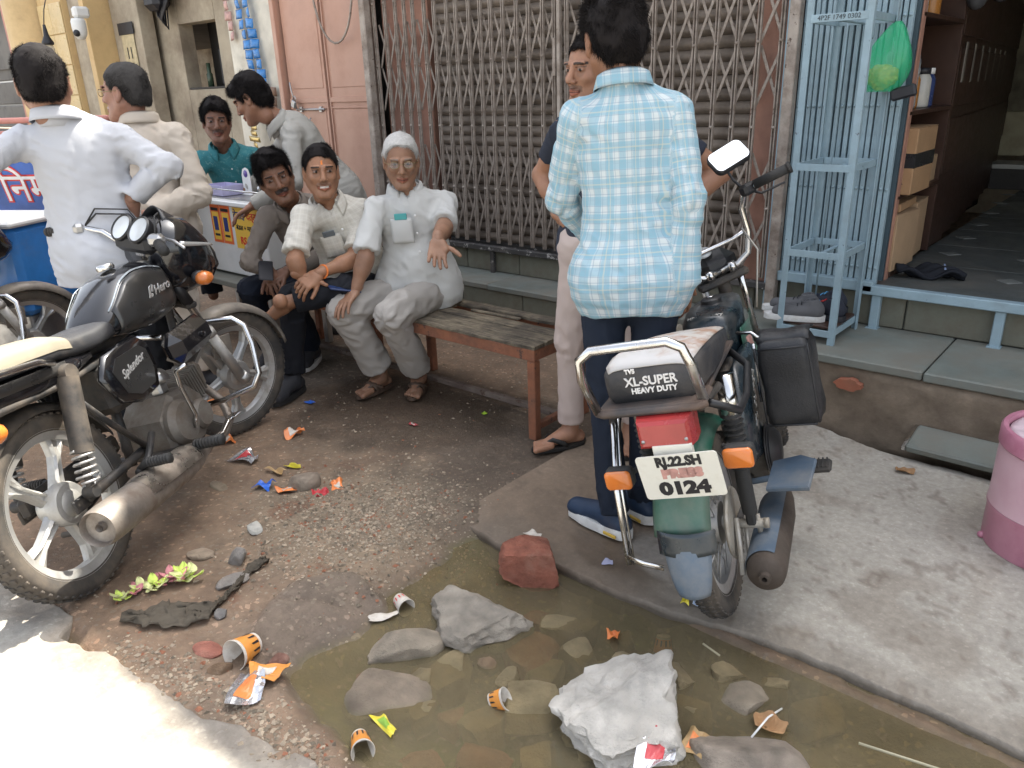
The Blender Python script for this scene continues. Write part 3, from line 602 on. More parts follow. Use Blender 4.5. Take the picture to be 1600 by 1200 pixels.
def wheel(parent, name, c, rt, wt, front, X, mats=None, spokes='alloy'):
    """tyre, rim and spokes about local Y through c"""
    A = X @ TR(*c) @ rot(-90)      # local z -> +y axis of bike
    rr = rt-.062
    mb = MB(); h = wt/2
    mb.lathe([(rr-.004,-h*.72),(rr+.012,-h*.86),(rt-.030,-h*1.02),(rt-.013,-h*.90),(rt-.003,-h*.5),(rt,0),(rt-.003,h*.5),(rt-.013,h*.90),(rt-.030,h*1.02),(rr+.012,h*.86),(rr-.004,h*.72)], 72, X=A)
    n = 60
    for k in range(n):       # tread blocks proud of the carcass
        a_ = 360*k/n
        for s_ in (-1, 1):
            Z = A @ rot(0,0,a_) ; mb.box((rt-.001,0,s_*h*.33), (.007,.016,h*.44), .002, X=Z @ TR(0,0,0) @ Matrix.Shear('XZ', 4, (0, .0)) ); mb.box((rt-.0105,.006,s_*h*.82), (.008,.013,h*.30), .002, X=Z @ TR(0,0,0))
    w_ = part(name, mb, m_tyre, parent)   # named wheel: the tyre is its mesh, rim and hub its children
    mb = MB(); mb.lathe([(rr+.002,-h*.78),(rr+.006,-h*.62),(rr-.016,-h*.55),(rr-.026,-h*.2),(rr-.026,h*.2),(rr-.016,h*.55),(rr+.006,h*.62),(rr+.002,h*.78),(rr-.006,h*.62),(rr-.030,h*.45),(rr-.034,0),(rr-.030,-h*.45),(rr-.006,-h*.62),(rr+.002,-h*.78)], 72, X=A)
    part('rim', mb, m_alloy, w_, sharp=40)
    if spokes == 'alloy':
        mb = MB()
        for k in range(5):
            Z = A @ rot(0,0,k*72+(20 if front else 8))
            L = rr-.028; r0 = .045
            secs = []
            for i in range(7):
                t_ = i/6; r_ = r0+(L-r0)*t_; wv = (.022-.006*math.sin(math.pi*t_)) + (.022*max(0,t_-.7)/.3); hz = .021-.006*t_
                secs.append([(r_,-wv,-hz*.6),(r_,-wv*.9,0),(r_,-wv,hz*.9),(r_,-wv*.55,hz),(r_,-wv*.3,hz*.35),(r_,wv*.3,hz*.35),(r_,wv*.55,hz),(r_,wv,hz*.9),(r_,wv*.9,0),(r_,wv,-hz*.6),(r_,wv*.55,-hz),(r_,wv*.3,-hz*.35),(r_,-wv*.3,-hz*.35),(r_,-wv*.55,-hz)])
            mb2 = MB(); mb2.loft(secs, X=Z, smooth=False); part('spoke', mb2, m_alloy, w_)
        mb.lathe([(0,-.055),(.035,-.055),(.05,-.045),(.058,-.02),(.058,.02),(.05,.045),(.035,.055),(0,.055)], 28, X=A)
        mb.lathe([(0,-.050),(.066,-.048),(.072,-.036),(.072,-.008),(.05,0)], 32, X=A)
        part('hub', mb, m_alloy, w_, sharp=35)
    else:
        mb = MB()
        for k in range(36):
            a_ = R(k*10); b_ = a_+R(28 if k%2 else -28); s_ = .022 if (k//2)%2 else -.022
            p0 = Vector((.038*math.cos(b_), .038*math.sin(b_), s_)); p1 = Vector(((rr-.028)*math.cos(a_), (rr-.028)*math.sin(a_), s_*.25)); mb.tube([p0,p1], .0016, 5, X=A)
        tag(part('spokes', mb, m_steel, w_), kind='stuff')
        mb = MB(); mb.lathe([(0,-.05),(.02,-.05),(.022,-.03),(.062,-.027),(.066,-.005),(.05,.002),(.03,.03),(.02,.05),(0,.05)], 28, X=A); part('hub', mb, m_alloy, w_, sharp=35)
    return w_
def spring(parent, p0, p1, r, coils, wire, X, mat, body=None):
    p0, p1 = Vector(p0), Vector(p1); F = frame(p0, p1-p0, (0,1,0)); L = (p1-p0).length; mb = MB(); n = coils*12
    mb.tube([(L*i/n, r*math.cos(2*math.pi*coils*i/n), r*math.sin(2*math.pi*coils*i/n)) for i in range(n+1)], wire, 6, X=X @ F)
    return part('spring', mb, mat, parent)
def fender(r, wd, a0, a1, c, X, th=.003, curve=.02, n=24, m=9, lip=.0, tap=0.):
    mb = MB(); 
    def fn(u, v):
        a_ = R(a0+(a1-a0)*u); q = (v-.5)*2; ww = wd*(1-tap*abs(u-.5)*2); rr = r-curve*abs(q)**2.2-(.012 if abs(q) > .99 else 0)
        return (c[0]+rr*math.cos(a_), q*ww, c[2]+rr*math.sin(a_))
    mb.sheet(fn, n, m, th, X=X); return mb

def motorcycle(name, label, loc, heading, lean, scale=1., steer=-26, group=None):
    t = thing(name, label, 'motorcycle', (loc[0], loc[1], .004), 0, group)
    X = rot(0, 0, heading) @ rot(-lean, 0, 0) @ Matrix.Scale(scale, 4)
    t.matrix_world = TR(loc[0], loc[1], .004) @ X
    I = Matrix.Identity(4)
    # steering group
    ax = Vector((-math.sin(R(26)), 0, math.cos(R(26)))); pv = Vector((1.07, 0, .60))
    SX = TR(*pv) @ Matrix.Rotation(R(steer), 4, ax) @ TR(*(-pv))
    wheel(t, 'front_wheel', (1.235,0,.30), .300, .072, True, SX); wheel(t, 'rear_wheel', (0,0,.305), .305, .085, False, I)
    # fork
    for s_ in (-1, 1):
        y = s_*.088; mb = MB(); mb.cyl((1.225,y,.30), (1.105,y,.56), .024, .023, 16); mb.cyl((1.245,y,.285), (1.22,y,.32), .027, n=14); mb.cyl((1.11,y,.55),(1.095,y,.58),.027,n=16)
        f_ = part('fork_leg', mb.__class__() if False else mb, m_alloy, t); f_.data.transform(SX)
        mb = MB(); mb.cyl((1.10,y,.57), (.955,y,.885), .0155, n=14); o = part('fork_tube', mb, m_chrome, f_); o.data.transform(SX)
        mb = MB(); mb.cyl((1.035,y,.72), (.985,y,.83), .024, n=12); o = part('fork_cover', mb, m_black, f_); o.data.transform(SX)
    mb = MB(); mb.box((1.04,0,.71), (.05,.22,.028), .008); mb.box((.955,0,.895), (.06,.22,.024), .008); mb.cyl((1.045,0,.70),(.945,0,.91),.026,n=14); o = part('triple_clamp', mb, m_frame, t); o.data.transform(SX)
    mb = fender(.335, .052, 12, 150, (1.235,0,.30), SX, curve=.022); 
    for s_ in (-1,1): mb.box((1.17,s_*.062,.47), (.10,.006,.10), .002, X=SX)
    part('front_fender', mb, m_fend, t)
    # handlebar
    mb = MB()
    def hb(s_): return [(.945,0,.955),(.94,s_*.06,.958),(.92,s_*.11,.985),(.895,s_*.17,1.03),(.865,s_*.235,1.045),(.835,s_*.29,1.04),(.79,s_*.385,1.03)]
    mb.tube(hb(1), .0115, 10, X=SX); mb.tube(hb(-1), .0115, 10, X=SX); mb.box((.945,0,.95), (.04,.07,.04), .01, X=SX); h_ = part('handlebar', mb, m_chrome, t)
    for s_ in (-1, 1):
        mb = MB(); mb.tube([(.830,s_*.30,1.0395),(.785,s_*.398,1.03)], .0175, 12, X=SX); 
        for q in range(9): mb.tube([(.828-.0048*q,s_*(.302+.0105*q),1.0395-.001*q),(.826-.0048*q,s_*(.306+.0105*q),1.039-.001*q)], .0195, 12, X=SX)
        part('grip', mb, m_rub, h_)
        mb = MB(); mb.box((0,0,0), (.045,.06,.045), .012, X=SX @ TR(.848,s_*.262,1.045) @ rot(0,0,-s_*24)); mb.tube([(.88,s_*.245,1.045),(.895,s_*.30,1.035),(.865,s_*.40,1.025)], [.007,.006,.005], 8, X=SX); part('lever', mb, m_steel, h_)
    mb = MB()
    for s_, dz in ((-1,.0),(1,.01),(-1,.03),(1,.03)):
        mb.tube([(.86,s_*.24,1.05),(.90,s_*.2,1.09+dz),(.98,s_*.10,1.08+dz),(1.02,s_*.04,.98),(1.0,s_*.02,.85)], .0035, 6, X=SX)
    part('cables', mb, m_rub, h_)
    # headlamp cowl + gauges
    F = SX @ TR(1.06,0,.93) @ Matrix.Scale(1.2,4)
    mb = MB(); secs = []
    for i, (x, rw, zl, zh) in enumerate([(-.115,.085,-.10,.085),(-.09,.115,-.13,.11),(-.03,.128,-.15,.13),(.04,.125,-.14,.115),(.09,.105,-.12,.06),(.125,.08,-.09,.0),(.14,.05,-.06,-.03)]):
        zc = (zl+zh)/2; hh = (zh-zl)/2; secs.append([(x+(.02 if math.sin(a_)<0 else -.0)*abs(math.sin(a_)), rw*math.copysign(abs(math.cos(a_))**.7, math.cos(a_)), zc+hh*math.copysign(abs(math.sin(a_))**.8, math.sin(a_))) for a_ in [2*math.pi*k/20 for k in range(20)]])
    mb.loft(secs, X=F); cw = part('headlamp_cowl', mb, m_bpaint, t, sharp=50)
    mb = MB(); mb.ell((.095,0,-.065), (.055,.085,.07), 18, 12, X=F); part('headlamp', mb, m_glass, cw)
    mb = MB(); mb.sheet(lambda u,v: (.085-.11*v-.02*(2*u-1)**2, (u-.5)*.19*(1-.3*v), .075+.085*v-.05*(2*u-1)**2), 10, 6, .004, X=F); part('windscreen', mb, m_black, cw)
    for s_ in (-1,1):
        mb = MB(); mb.sheet(lambda u,v: (-.04+.13*u, s_*(.131-.012*u), .045+.018*(v-.5)*(1-.5*u)-.03*u), 6, 2, .003, X=F); part('cowl_stripe', mb, m_logo, cw)
    for y in (-.048,.048):
        G = F @ TR(-.12,y,.10) @ rot(0,-52,0)
        mb = MB(); mb.lathe([(0,-.06),(.035,-.055),(.045,-.01),(.049,.006),(.045,.012),(.041,.008)], 28, X=G); g_ = part('gauge', mb, m_black, cw, sharp=40)
        mb = MB(); mb.lathe([(0,.0085),(.041,.0075)], 24, X=G); part('gauge_glass', mb, m_glass, g_)
    mb = MB(); mb.box((-.10,0,.055), (.08,.20,.07), .02, X=F); part('gauge_housing', mb, m_black, cw)
    def indicator(cx, cy, cz, s_, Z, par):
        mb = MB(); mb.tube([(cx,cy,cz),(cx,cy+s_*.06,cz)], .009, 8, X=Z); secs = []
        for i,(y_, w_, h_) in enumerate([(0,.018,.016),(.02,.034,.026),(.055,.040,.030)]): secs.append([(cx+w_*math.cos(2*math.pi*k/12), cy+s_*(.05+y_), cz+h_*math.sin(2*math.pi*k/12)) for k in range(12)])
        mb.loft(secs, X=Z); o = part('indicator', mb, m_black, par)
        mb = MB(); secs = []
        for i,(y_, w_, h_) in enumerate([(.055,.040,.030),(.075,.036,.027),(.092,.018,.013)]): secs.append([(cx+w_*math.cos(2*math.pi*k/12), cy+s_*(.05+y_+.001), cz+h_*math.sin(2*math.pi*k/12)) for k in range(12)])
        mb.loft(secs, X=Z); part('lens', mb, m_orange, o)
    for s_ in (-1,1): indicator(1.05, s_*.10, .84, s_, SX, t)
    # frame + swingarm
    mb = MB(); mb.tube([(1.0,0,.80),(.85,0,.72),(.55,0,.69),(.25,0,.70)], .022, 10); mb.tube([(.99,0,.75),(.92,0,.50),(.86,0,.30),(.80,0,.20)], .017, 10); mb.tube([(.45,0,.66),(.40,0,.35),(.38,0,.25)], .018, 10)
    for s_ in (-1,1): mb.tube([(.45,s_*.05,.66),(.15,s_*.11,.66),(-.2,s_*.11,.68)], .012, 8); mb.tube([(.38,s_*.10,.30),(.2,s_*.12,.50),(.10,s_*.12,.64)], .011, 8)
    part('frame', mb, m_frame, t)
    mb = MB()
    for s_ in (-1,1): mb.tube([(.38,s_*.085,.31),(.0,s_*.10,.305)], .017, 10); mb.box((-.02,s_*.10,.305), (.08,.012,.045), .004)
    part('swingarm', mb, m_frame, t)
    mb = MB(); mb.box((.2,.085,.33), (.52,.03,.07), .015); part('chain_case', mb, m_frame, t)
    for s_ in (-1,1):
        mb = MB(); mb.cyl((.115,s_*.135,.68), (.035,s_*.135,.45), .034, .035, 18); mb.lathe([(0,-.02),(.03,-.02),(.034,0),(.03,.02),(0,.02)], 14, X=TR(.12,s_*.135,.69) @ rot(90)); mb.cyl((.03,s_*.135,.44), (.0,s_*.135,.345), .013, n=10); mb.lathe([(0,-.02),(.02,-.02),(.02,.02),(0,.02)], 12, X=TR(-.005,s_*.135,.33) @ rot(90))
        k_ = part('shock_absorber', mb, m_frame, t, sharp=40); spring(k_, (.035,s_*.135,.46), (.003,s_*.135,.36), .031, 5, .0045, I, m_spring)
    # engine
    mb = MB(); mb.prism([(.50,.22),(.56,.19),(.72,.19),(.80,.25),(.80,.36),(.74,.42),(.60,.43),(.50,.36)], -.10, .11, X=rot(90), bev=.02); e_ = part('engine', mb, m_engine, t)
    mb = MB(); mb.lathe([(0,.0),(.088,.0),(.092,-.02),(.075,-.045),(.03,-.052),(0,-.052)], 30, X=TR(.585,-.10,.315) @ rot(-90) @ Matrix.Scale(-1,4,(0,0,1)) @ Matrix.Scale(-1,4,(0,0,1))); part('clutch_cover', mb, m_engine, e_, sharp=40)
    mb = MB(); mb.lathe([(0,.0),(.060,.0),(.062,-.02),(.05,-.035),(0,-.038)], 26, X=TR(.73,-.10,.29) @ rot(-90)); part('crankcase_cover', mb, m_engine, e_, sharp=40)
    mb = MB(); F2 = TR(.74,0,.37) @ rot(0,-68,0) @ TR(0,0,0)
    for q in range(8): mb.box((0,0,0), (.15-.004*q,.17,.006), .002, X=TR(.76+.004*0,0,0) @ TR(q*.0165,0,.365+q*.006) @ rot(0,78,0))
    mb.box((.82,0,.39), (.13,.11,.10), .02, X=TR(0,0,0)); tag(part('cylinder_fins', mb, m_engine, e_), kind='stuff')
    mb = MB(); mb.box((.915,0,.405), (.06,.13,.12), .02); part('cylinder_head', mb, m_engine, e_)
    mb = MB(); mb.cyl((.66,-.02,.47), (.66,-.07,.50), .03, n=14); mb.cyl((.60,-.02,.50),(.72,-.02,.48),.024,n=12); mb.box((.66,-.03,.45),(.06,.05,.06),.01); part('carburettor', mb, m_steel, e_)
    mb = MB(); mb.tube([(.60,-.15,.28),(.60,-.175,.33),(.575,-.18,.45),(.57,-.19,.52),(.57,-.24,.535)], .009, 8); part('kick_lever', mb, m_chrome, e_)
    # exhaust
    mb = MB(); mb.tube([(.93,-.03,.36),(.95,-.08,.27),(.90,-.12,.19),(.78,-.145,.17),(.55,-.15,.185)], .018, 12); ex = part('exhaust_pipe', mb, m_exh, t)
    mb = MB(); F3 = frame((.56,-.165,.19), (-.70,-.045,.065), (0,0,1)) @ rot(0,90,0)
    mb.lathe([(0,-.04),(.022,-.04),(.028,0),(.050,.09),(.060,.2),(.064,.64),(.062,.68),(.057,.70),(.054,.695),(.051,.675),(.016,.672),(.013,.69),(0,.65)], 30, X=F3); sl = part('silencer', mb, m_exh, ex, sharp=45)
    mb = MB(); mb.lathe([(.058,.10),(.066,.13),(.0685,.42),(.064,.47)], 20, X=F3, a0=95, a1=265); part('heat_shield', mb, m_heat, sl)
    mb = MB(); 
    for s_ in (.30,.42): mb.lathe([(.0,.0),(.012,.0),(.012,.006),(0,.007)], 10, X=F3 @ TR(-.0665,0,s_-.08) @ rot(0,-90,0))
    part('shield_bolts', mb, m_black, sl)
    # pegs, pedal, stand
    mb = MB(); mb.box((.50,-.02,.235), (.04,.34,.02), .004); part('peg_bar', mb, m_frame, t)
    for s_ in (-1,1):
        mb = MB(); mb.tube([(.50,s_*.19,.24),(.50,s_*.31,.245)], .019, 10)
        for q in range(9): mb.tube([(.50,s_*(.195+.013*q),.24),(.50,s_*(.2+.013*q),.2405)], .0225, 10)
        part('footrest', mb, m_rub, t)
        mb = MB(); mb.tube([(.22,s_*.15,.29),(.20,s_*.20,.315),(.20,s_*.29,.32)], [.012,.014,.015], 10)
        for q in range(8): mb.tube([(.20,s_*(.21+.011*q),.316),(.20,s_*(.214+.011*q),.3165)], .0195, 10)
        part('pillion_footrest', mb, m_rub, t)
        mb = MB(); mb.tube([(.38,s_*.13,.36),(.29,s_*.145,.30),(.20,s_*.155,.285)], .013, 8); part('peg_bracket', mb, m_frame, t)
    mb = MB(); mb.tube([(.48,-.15,.24),(.56,-.19,.215),(.66,-.215,.21),(.72,-.22,.235),(.755,-.225,.24)], .008, 8); mb.box((.765,-.225,.243), (.05,.045,.008), .003); part('brake_pedal', mb, m_chrome, t)
    mb = MB(); mb.tube([(.42,.12,.24),(.43,.20,.06),(.45,.225,.01)], .010, 8); mb.box((.46,.23,.004), (.06,.035,.008), .002); part('side_stand', mb, m_frame, t)
    mb = MB()
    for s_ in (-1,1): mb.tube([(.35,s_*.10,.22),(.10,s_*.11,.16)], .010, 8)
    mb.tube([(.10,-.14,.155),(.10,.14,.155)], .011, 8); part('centre_stand', mb, m_frame, t)
    # leg guard
    mb = MB()
    for s_ in (-1,1): mb.tube([(.90,s_*.03,.60),(.93,s_*.15,.615),(.95,s_*.27,.60),(.955,s_*.31,.56),(.935,s_*.325,.48),(.90,s_*.325,.36),(.885,s_*.29,.31),(.87,s_*.15,.285),(.86,s_*.03,.28)], .0125, 12, X=TR(.0,0,0))
    part('leg_guard', mb, m_chrome, t)
    mb = MB(); mb.box((0,0,0), (.24,.085,.115), .035, X=TR(.73,-.185,.60) @ rot(0,-6,-4) @ Matrix.Scale(1.12,4)); mb.lathe([(0,.0),(.012,0),(.012,.008),(0,.01)], 12, X=TR(.76,-.236,.60) @ rot(90)); part('tool_box', mb, m_bpaint, t, sharp=50)
    # tank
    def superel(cx, y0, z0, ry, rz_up, rz_dn, n=28, p=.75):
        r_ = []
        for k in range(n):
            a_ = 2*math.pi*k/n; cy, sz = math.cos(a_), math.sin(a_); r_.append((cx, y0+ry*math.copysign(abs(cy)**p, cy), z0+(rz_up if sz>0 else rz_dn)*math.copysign(abs(sz)**p, sz)))
        return r_
    tk = [(.425,.055,.735,.03,.02),(.45,.085,.745,.055,.03),(.52,.112,.755,.095,.05),(.60,.132,.765,.140,.075),(.70,.138,.772,.155,.09),(.79,.137,.775,.158,.085),(.86,.128,.775,.155,.075),(.91,.10,.775,.12,.06),(.935,.06,.775,.07,.04)]
    mb = MB(); mb.loft([superel(x, 0, z, ry, u_, d_) for x, ry, z, u_, d_ in tk], smooth=True); tank = part('fuel_tank', mb, m_bpaint, t)
    def tk_at(x, k):
        xs_ = [q[0] for q in tk]; return np.interp(x, xs_, [q[k] for q in tk])
    def tkpt(x, a_, off=.003):      # point on tank side; a_ angle from side(0) to top(90)
        ry, z0, ru, rd = (tk_at(x, k) for k in (1,2,3,4)); cy, sz = math.cos(R(a_)), math.sin(R(a_)); p=.75
        return ((ry+off)*abs(cy)**p, z0+((ru if sz>0 else rd)+off)*math.copysign(abs(sz)**p, sz))
    for s_ in (-1,1):
        def fn(u, v):
            x = .50+.36*u; lo = -55+18*u*0; hi = 30+30*math.sin(math.pi*min(1,u*1.0))*.7; a_ = lo+(hi-lo)*v; y_, z_ = tkpt(x, a_); return (x, s_*y_, z_)
        mb = MB(); mb.sheet(fn, 16, 10, .0012); sp_ = part('tank_stripe', mb, m_gpaint, tank)
        def fn2(u, v):
            x = .49+.385*u; hi = 30+30*math.sin(math.pi*min(1,u))*.7+2; y_, z_ = tkpt(x, hi+v*4, .0035); return (x, s_*y_, z_)
        mb = MB(); mb.sheet(fn2, 18, 1, .0012); part('pinstripe', mb, m_lines, sp_)
    F4 = frame((.755,-.1475,.825), (1,.10,-.02), (0,-1,0.25)); 
    TX = Matrix(((1,0,0,0),(0,0,-1,0),(0,1,0,0),(0,0,0,1)))      # text plane XY -> bike XZ facing -Y
    text('hero_lettering', 'Hero', .052, m_logo, tank, TR(.765,-.1500,.815) @ rot(14,0,0) @ TX @ rot(0,0,4), bold=.0008, ext=.001)
    mb = MB(); L_ = TR(.685,-.1500,.815) @ rot(14,0,0)
    mb.prism([(-.018,-.022),(-.006,-.022),(-.004,.024),(-.014,.018)], 0, .002, X=L_ @ rot(90)); mb.prism([(.002,.0),(.012,-.004),(.016,.022),(.006,.026)], 0, .002, X=L_ @ rot(90)); mb.prism([(0.0,-.022),(.010,-.018),(.008,-.008),(0,-.008)], 0, .002, X=L_ @ rot(90)); part('tank_logo', mb, m_logo, tank)
    mb = MB(); mb.lathe([(.03,-.01),(.034,0),(.030,.012),(.01,.016),(0,.016)], 24, X=TR(.70,0,.940)); part('fuel_cap', mb, m_chrome, tank)
    # seat
    st = [(.50,.085,.745,.035),(.44,.105,.745,.042),(.34,.122,.742,.045),(.22,.128,.75,.048),(.14,.128,.765,.055),(.0,.125,.775,.058),(-.15,.118,.785,.055),(-.22,.09,.79,.04)]
    mb = MB(); mb.loft([superel(x, 0, z, ry, h_, .035, 24, .6) for x, ry, z, h_ in st]); seat_ = part('seat', mb, m_seat, t)
    st2 = [(.20,.130,.753,.052),(.14,.1305,.767,.058),(.0,.1275,.777,.061),(-.10,.1235,.783,.060)]
    mb = MB(); mb.loft([[p for p in superel(x, 0, z, ry, h_, .035, 24, .6)][0:13] for x, ry, z, h_ in st2], close=False, cap=False); part('seat_cover', mb, m_seatc, seat_)
    # side panels
    for s_ in (-1,1):
        poly = [(.24,.62),(.30,.51),(.40,.475),(.52,.49),(.555,.56),(.55,.66),(.50,.70),(.30,.685)]
        mb = MB(); mb.prism(poly, -.012, .022, X=TR(0, s_*.125, 0) @ (rot(90) if s_ < 0 else rot(90) @ Matrix.Scale(-1,4,(0,0,1))), bev=.014); sp_ = part('side_panel', mb, m_bpaint, t, sharp=60)
        poly2 = [(.30,.625),(.33,.535),(.40,.505),(.495,.515),(.52,.57),(.515,.64),(.48,.665),(.34,.66)]
        mb = MB(); mb.prism(poly2, 0, .003, X=TR(0, s_*.1475, 0) @ (rot(90) if s_ < 0 else rot(90) @ Matrix.Scale(-1,4,(0,0,1)))); part('panel_stripe', mb, m_gpaint, sp_)
        if s_ < 0: text('lettering', 'Splendor', .042, m_logo, sp_, TR(.41,-.1512,.61) @ TX @ rot(0,0,12), bold=.0006, shear=.4)
    mb = MB(); mb.box((.42,0,.57), (.22,.20,.20), .03); part('battery_box', mb, m_frame, t)
    # tail
    tl = [(.30,.105,.705,.03,.03),(.18,.125,.70,.045,.045),(0,.13,.70,.05,.05),(-.18,.12,.715,.05,.045),(-.32,.09,.735,.04,.035),(-.37,.06,.745,.025,.02)]
    mb = MB(); mb.loft([superel(x, 0, z, ry, u_, d_, 24, .7) for x, ry, z, u_, d_ in tl]); tail = part('tail_cowl', mb, m_bpaint, t)
    for s_ in (-1,1):
        mb = MB(); mb.sheet(lambda u,v: (.14-.42*u, s_*(.131+.004-.012*abs(u-.3)-.028*max(0,u-.6)*1.6), .712+.03*u+(v-.5)*.035), 12, 2, .002); part('tail_stripe', mb, m_gpaint, tail)
        mb = MB(); mb.tube([(.08,s_*.14,.74),(.0,s_*.16,.765),(-.22,s_*.155,.79),(-.36,s_*.10,.80),(-.38,0,.80)], .011, 10); part('grab_rail', mb, m_chrome, tail)
        indicator(-.30, s_*.09, .655, s_, I, t)
    mb = MB(); mb.box((-.385,0,.735), (.05,.13,.06), .018); part('tail_light', mb, m_red, tail)
    mb = fender(.335, .058, 20, 165, (0,0,.305), I, curve=.02); mb.box((-.36,0,.52), (.012,.14,.20), .004, X=TR(-.36,0,.52) @ rot(0,-18,0) @ TR(.36,0,-.52)); part('rear_fender', mb, m_frame, t)
    return t
bike = motorcycle('motorcycle', 'dusty black motorcycle with alloy wheels leaning on its stand with front wheel turned', (-2.395,.70), 124.5, 13, .965, -30)
bike2 = copy_tree(bike); bike2['label'] = 'partly seen dark motorcycle parked at the left edge beside the blue cart'
bike2.matrix_world = TR(-3.90,.26,.004) @ rot(0,0,118) @ rot(-8,0,0) @ Matrix.Scale(.955,4)
for o_ in (bike, bike2): o_['group'] = 'motorcycles parked at the left'
# ================================================================== MOPED
m_moped = M('moped_paint', (.012,.022,.03), .28, dirt=.32, dcol=(.14,.13,.11), ds=7, coat=.3, bump=.03)
m_green = M('moped_green', (.012,.095,.062), .35, dirt=.42, dcol=(.20,.20,.17), ds=3, vs=4, coat=.2)
m_flap = M('mud_flap', (.075,.115,.165), .6, dirt=.5, dcol=(.24,.24,.23), ds=4)
m_seatw = NT('worn_seat_top')
t = m_seatw; tc = t.add('ShaderNodeTexCoord').outputs['Object']; n1 = t.noise(tc, 9, 8, .65, .8); n2 = t.noise(tc, 30, 8, .7)
bcol = t.mix(t.ramp(n1, .44, .56), (.44,.41,.37), (.33,.20,.135)); bcol = t.mix(t.ramp(n2, .62, .66), bcol, (.22,.14,.1)); bcol = t.mix(t.ramp(t.noise(tc, 5, 4), .45, .6), bcol, (.48,.47,.46))
bn = t.add('ShaderNodeBump', {'Strength': .35, 'Distance': .004, 'Height': n2}); t.l.new(bn.outputs[0], t.b.inputs['Normal']); t.set(Base_Color=bcol, Roughness=.8); m_seatw = t.m
m_plate = M('plate_white', (.70,.69,.62), .45, var=.04, dirt=.22, dcol=(.42,.38,.28), ds=12, bump=.03); m_ink = M('plate_black', (.015,.015,.018), .5, bump=0); m_faded = M('faded_red', (.42,.23,.20), .6, var=.25, vs=40, bump=0)
m_bag = M('bag_leather', (.016,.017,.02), .42, dirt=.3, dcol=(.085,.08,.075), ds=3, vs=7, bump=.5, bs=120)
m_galv = M('galvanised', (.42,.40,.36), .5, .5, dirt=.5, dcol=(.25,.20,.13), ds=12)
m_rusty = M('rusty_exhaust', (.085,.068,.055), .7, .3, dirt=.4, dcol=(.05,.035,.025), ds=5, bump=.3)
m_mirror = NT('mirror_glass'); m_mirror.set(Base_Color=(.9,.92,.93,1), Metallic=1., Roughness=.03); m_mirror = m_mirror.m
mp = thing('moped', 'worn dark green moped with a bare chrome seat rail and a black leather side bag', 'moped', (-.755, 1.80, .006))
mp.matrix_world = TR(-.785,1.84,.008) @ rot(0,0,107) @ rot(-14,0,0) @ Matrix.Diagonal((.98,.95,.985,1))
mp['label'] = 'worn dark green moped with chrome seat rail and white plate, parked at the slab edge'
ST = 26; ax = Vector((-math.sin(R(24)), 0, math.cos(R(24)))); pv = Vector((1.03,0,.5)); SX = TR(*pv) @ Matrix.Rotation(R(ST), 4, ax) @ TR(*(-pv)); I = Matrix.Identity(4)
wheel(mp, 'front_wheel', (1.17,0,.265), .265, .062, True, SX, spokes='wire'); wheel(mp, 'rear_wheel', (0,-.015,.268), .268, .070, False, I, spokes='wire')
for s_ in (-1,1):
    mb = MB(); mb.cyl((1.165,s_*.075,.265),(1.06,s_*.075,.52),.02,n=12); f_ = part('fork_leg', mb, m_frame, mp); f_.data.transform(SX)
    mb = MB(); mb.cyl((1.065,s_*.075,.51),(.94,s_*.075,.81),.014,n=12); o = part('fork_tube', mb, m_chrome, f_); o.data.transform(SX)
mb = fender(.30, .048, 20, 145, (1.17,0,.265), SX, curve=.02); part('front_fender', mb, m_green, mp)
mb = MB(); mb.box((.92,0,.80),(.06,.20,.03),.008); mb.cyl((1.0,0,.66),(.92,0,.82),.026,n=14); o = part('triple_clamp', mb, m_frame, mp); o.data.transform(SX)
mb = MB(); mb.box((.985,0,.85),(.15,.17,.14),.05,X=SX); mb.lathe([(0,-.03),(.075,-.03),(.08,.0),(.07,.02),(0,.03)], 24, X=SX @ TR(1.06,0,.83) @ rot(0,95,0)); hl = part('headlamp_shell', mb, m_black, mp, sharp=45)
mb = MB(); mb.lathe([(0,0),(.03,0),(.034,-.01),(0,-.012)], 20, X=SX @ TR(.945,.03,.925) @ rot(0,-25,0)); part('speedometer', mb, m_glass, hl)
# chrome handlebar with brace
mb = MB()
for s_ in (-1,1):
    mb.tube([(.90,0,.835),(.90,s_*.07,.835),(.895,s_*.12,.86),(.89,s_*.145,.93),(.88,s_*.150,1.02),(.865,s_*.175,1.07),(.835,s_*.23,1.085),(.79,s_*.31,1.09)], .0125, 12, X=SX)
mb.tube([(.895,-.145,.94),(.92,-.09,.925),(.92,.09,.925),(.895,.145,.94)], .0085, 10, X=SX)
for y in (-.045,.045): mb.tube([(.90,y-.014,.835),(.90,y+.014,.835)], .020, 14, X=SX)
hb_ = part('handlebar', mb, m_chrome, mp)
for s_ in (-1,1):
    mb = MB(); mb.tube([(.838,s_*.215,1.083),(.778,s_*.335,1.092)], .0175, 14, X=SX); mb.tube([(.781,s_*.330,1.0915),(.777,s_*.338,1.0925)], .021, 14, X=SX); part('grip', mb, m_rub, hb_)
    mb = MB(); mb.box((0,0,0),(.045,.06,.042),.01,X=SX @ TR(.85,s_*.19,1.078) @ rot(0,0,-s_*26)); mb.tube([(.875,s_*.20,1.07),(.88,s_*.24,1.04),(.84,s_*.32,1.045)], [.006,.005,.004], 8, X=SX); part('lever', mb, m_black, hb_)
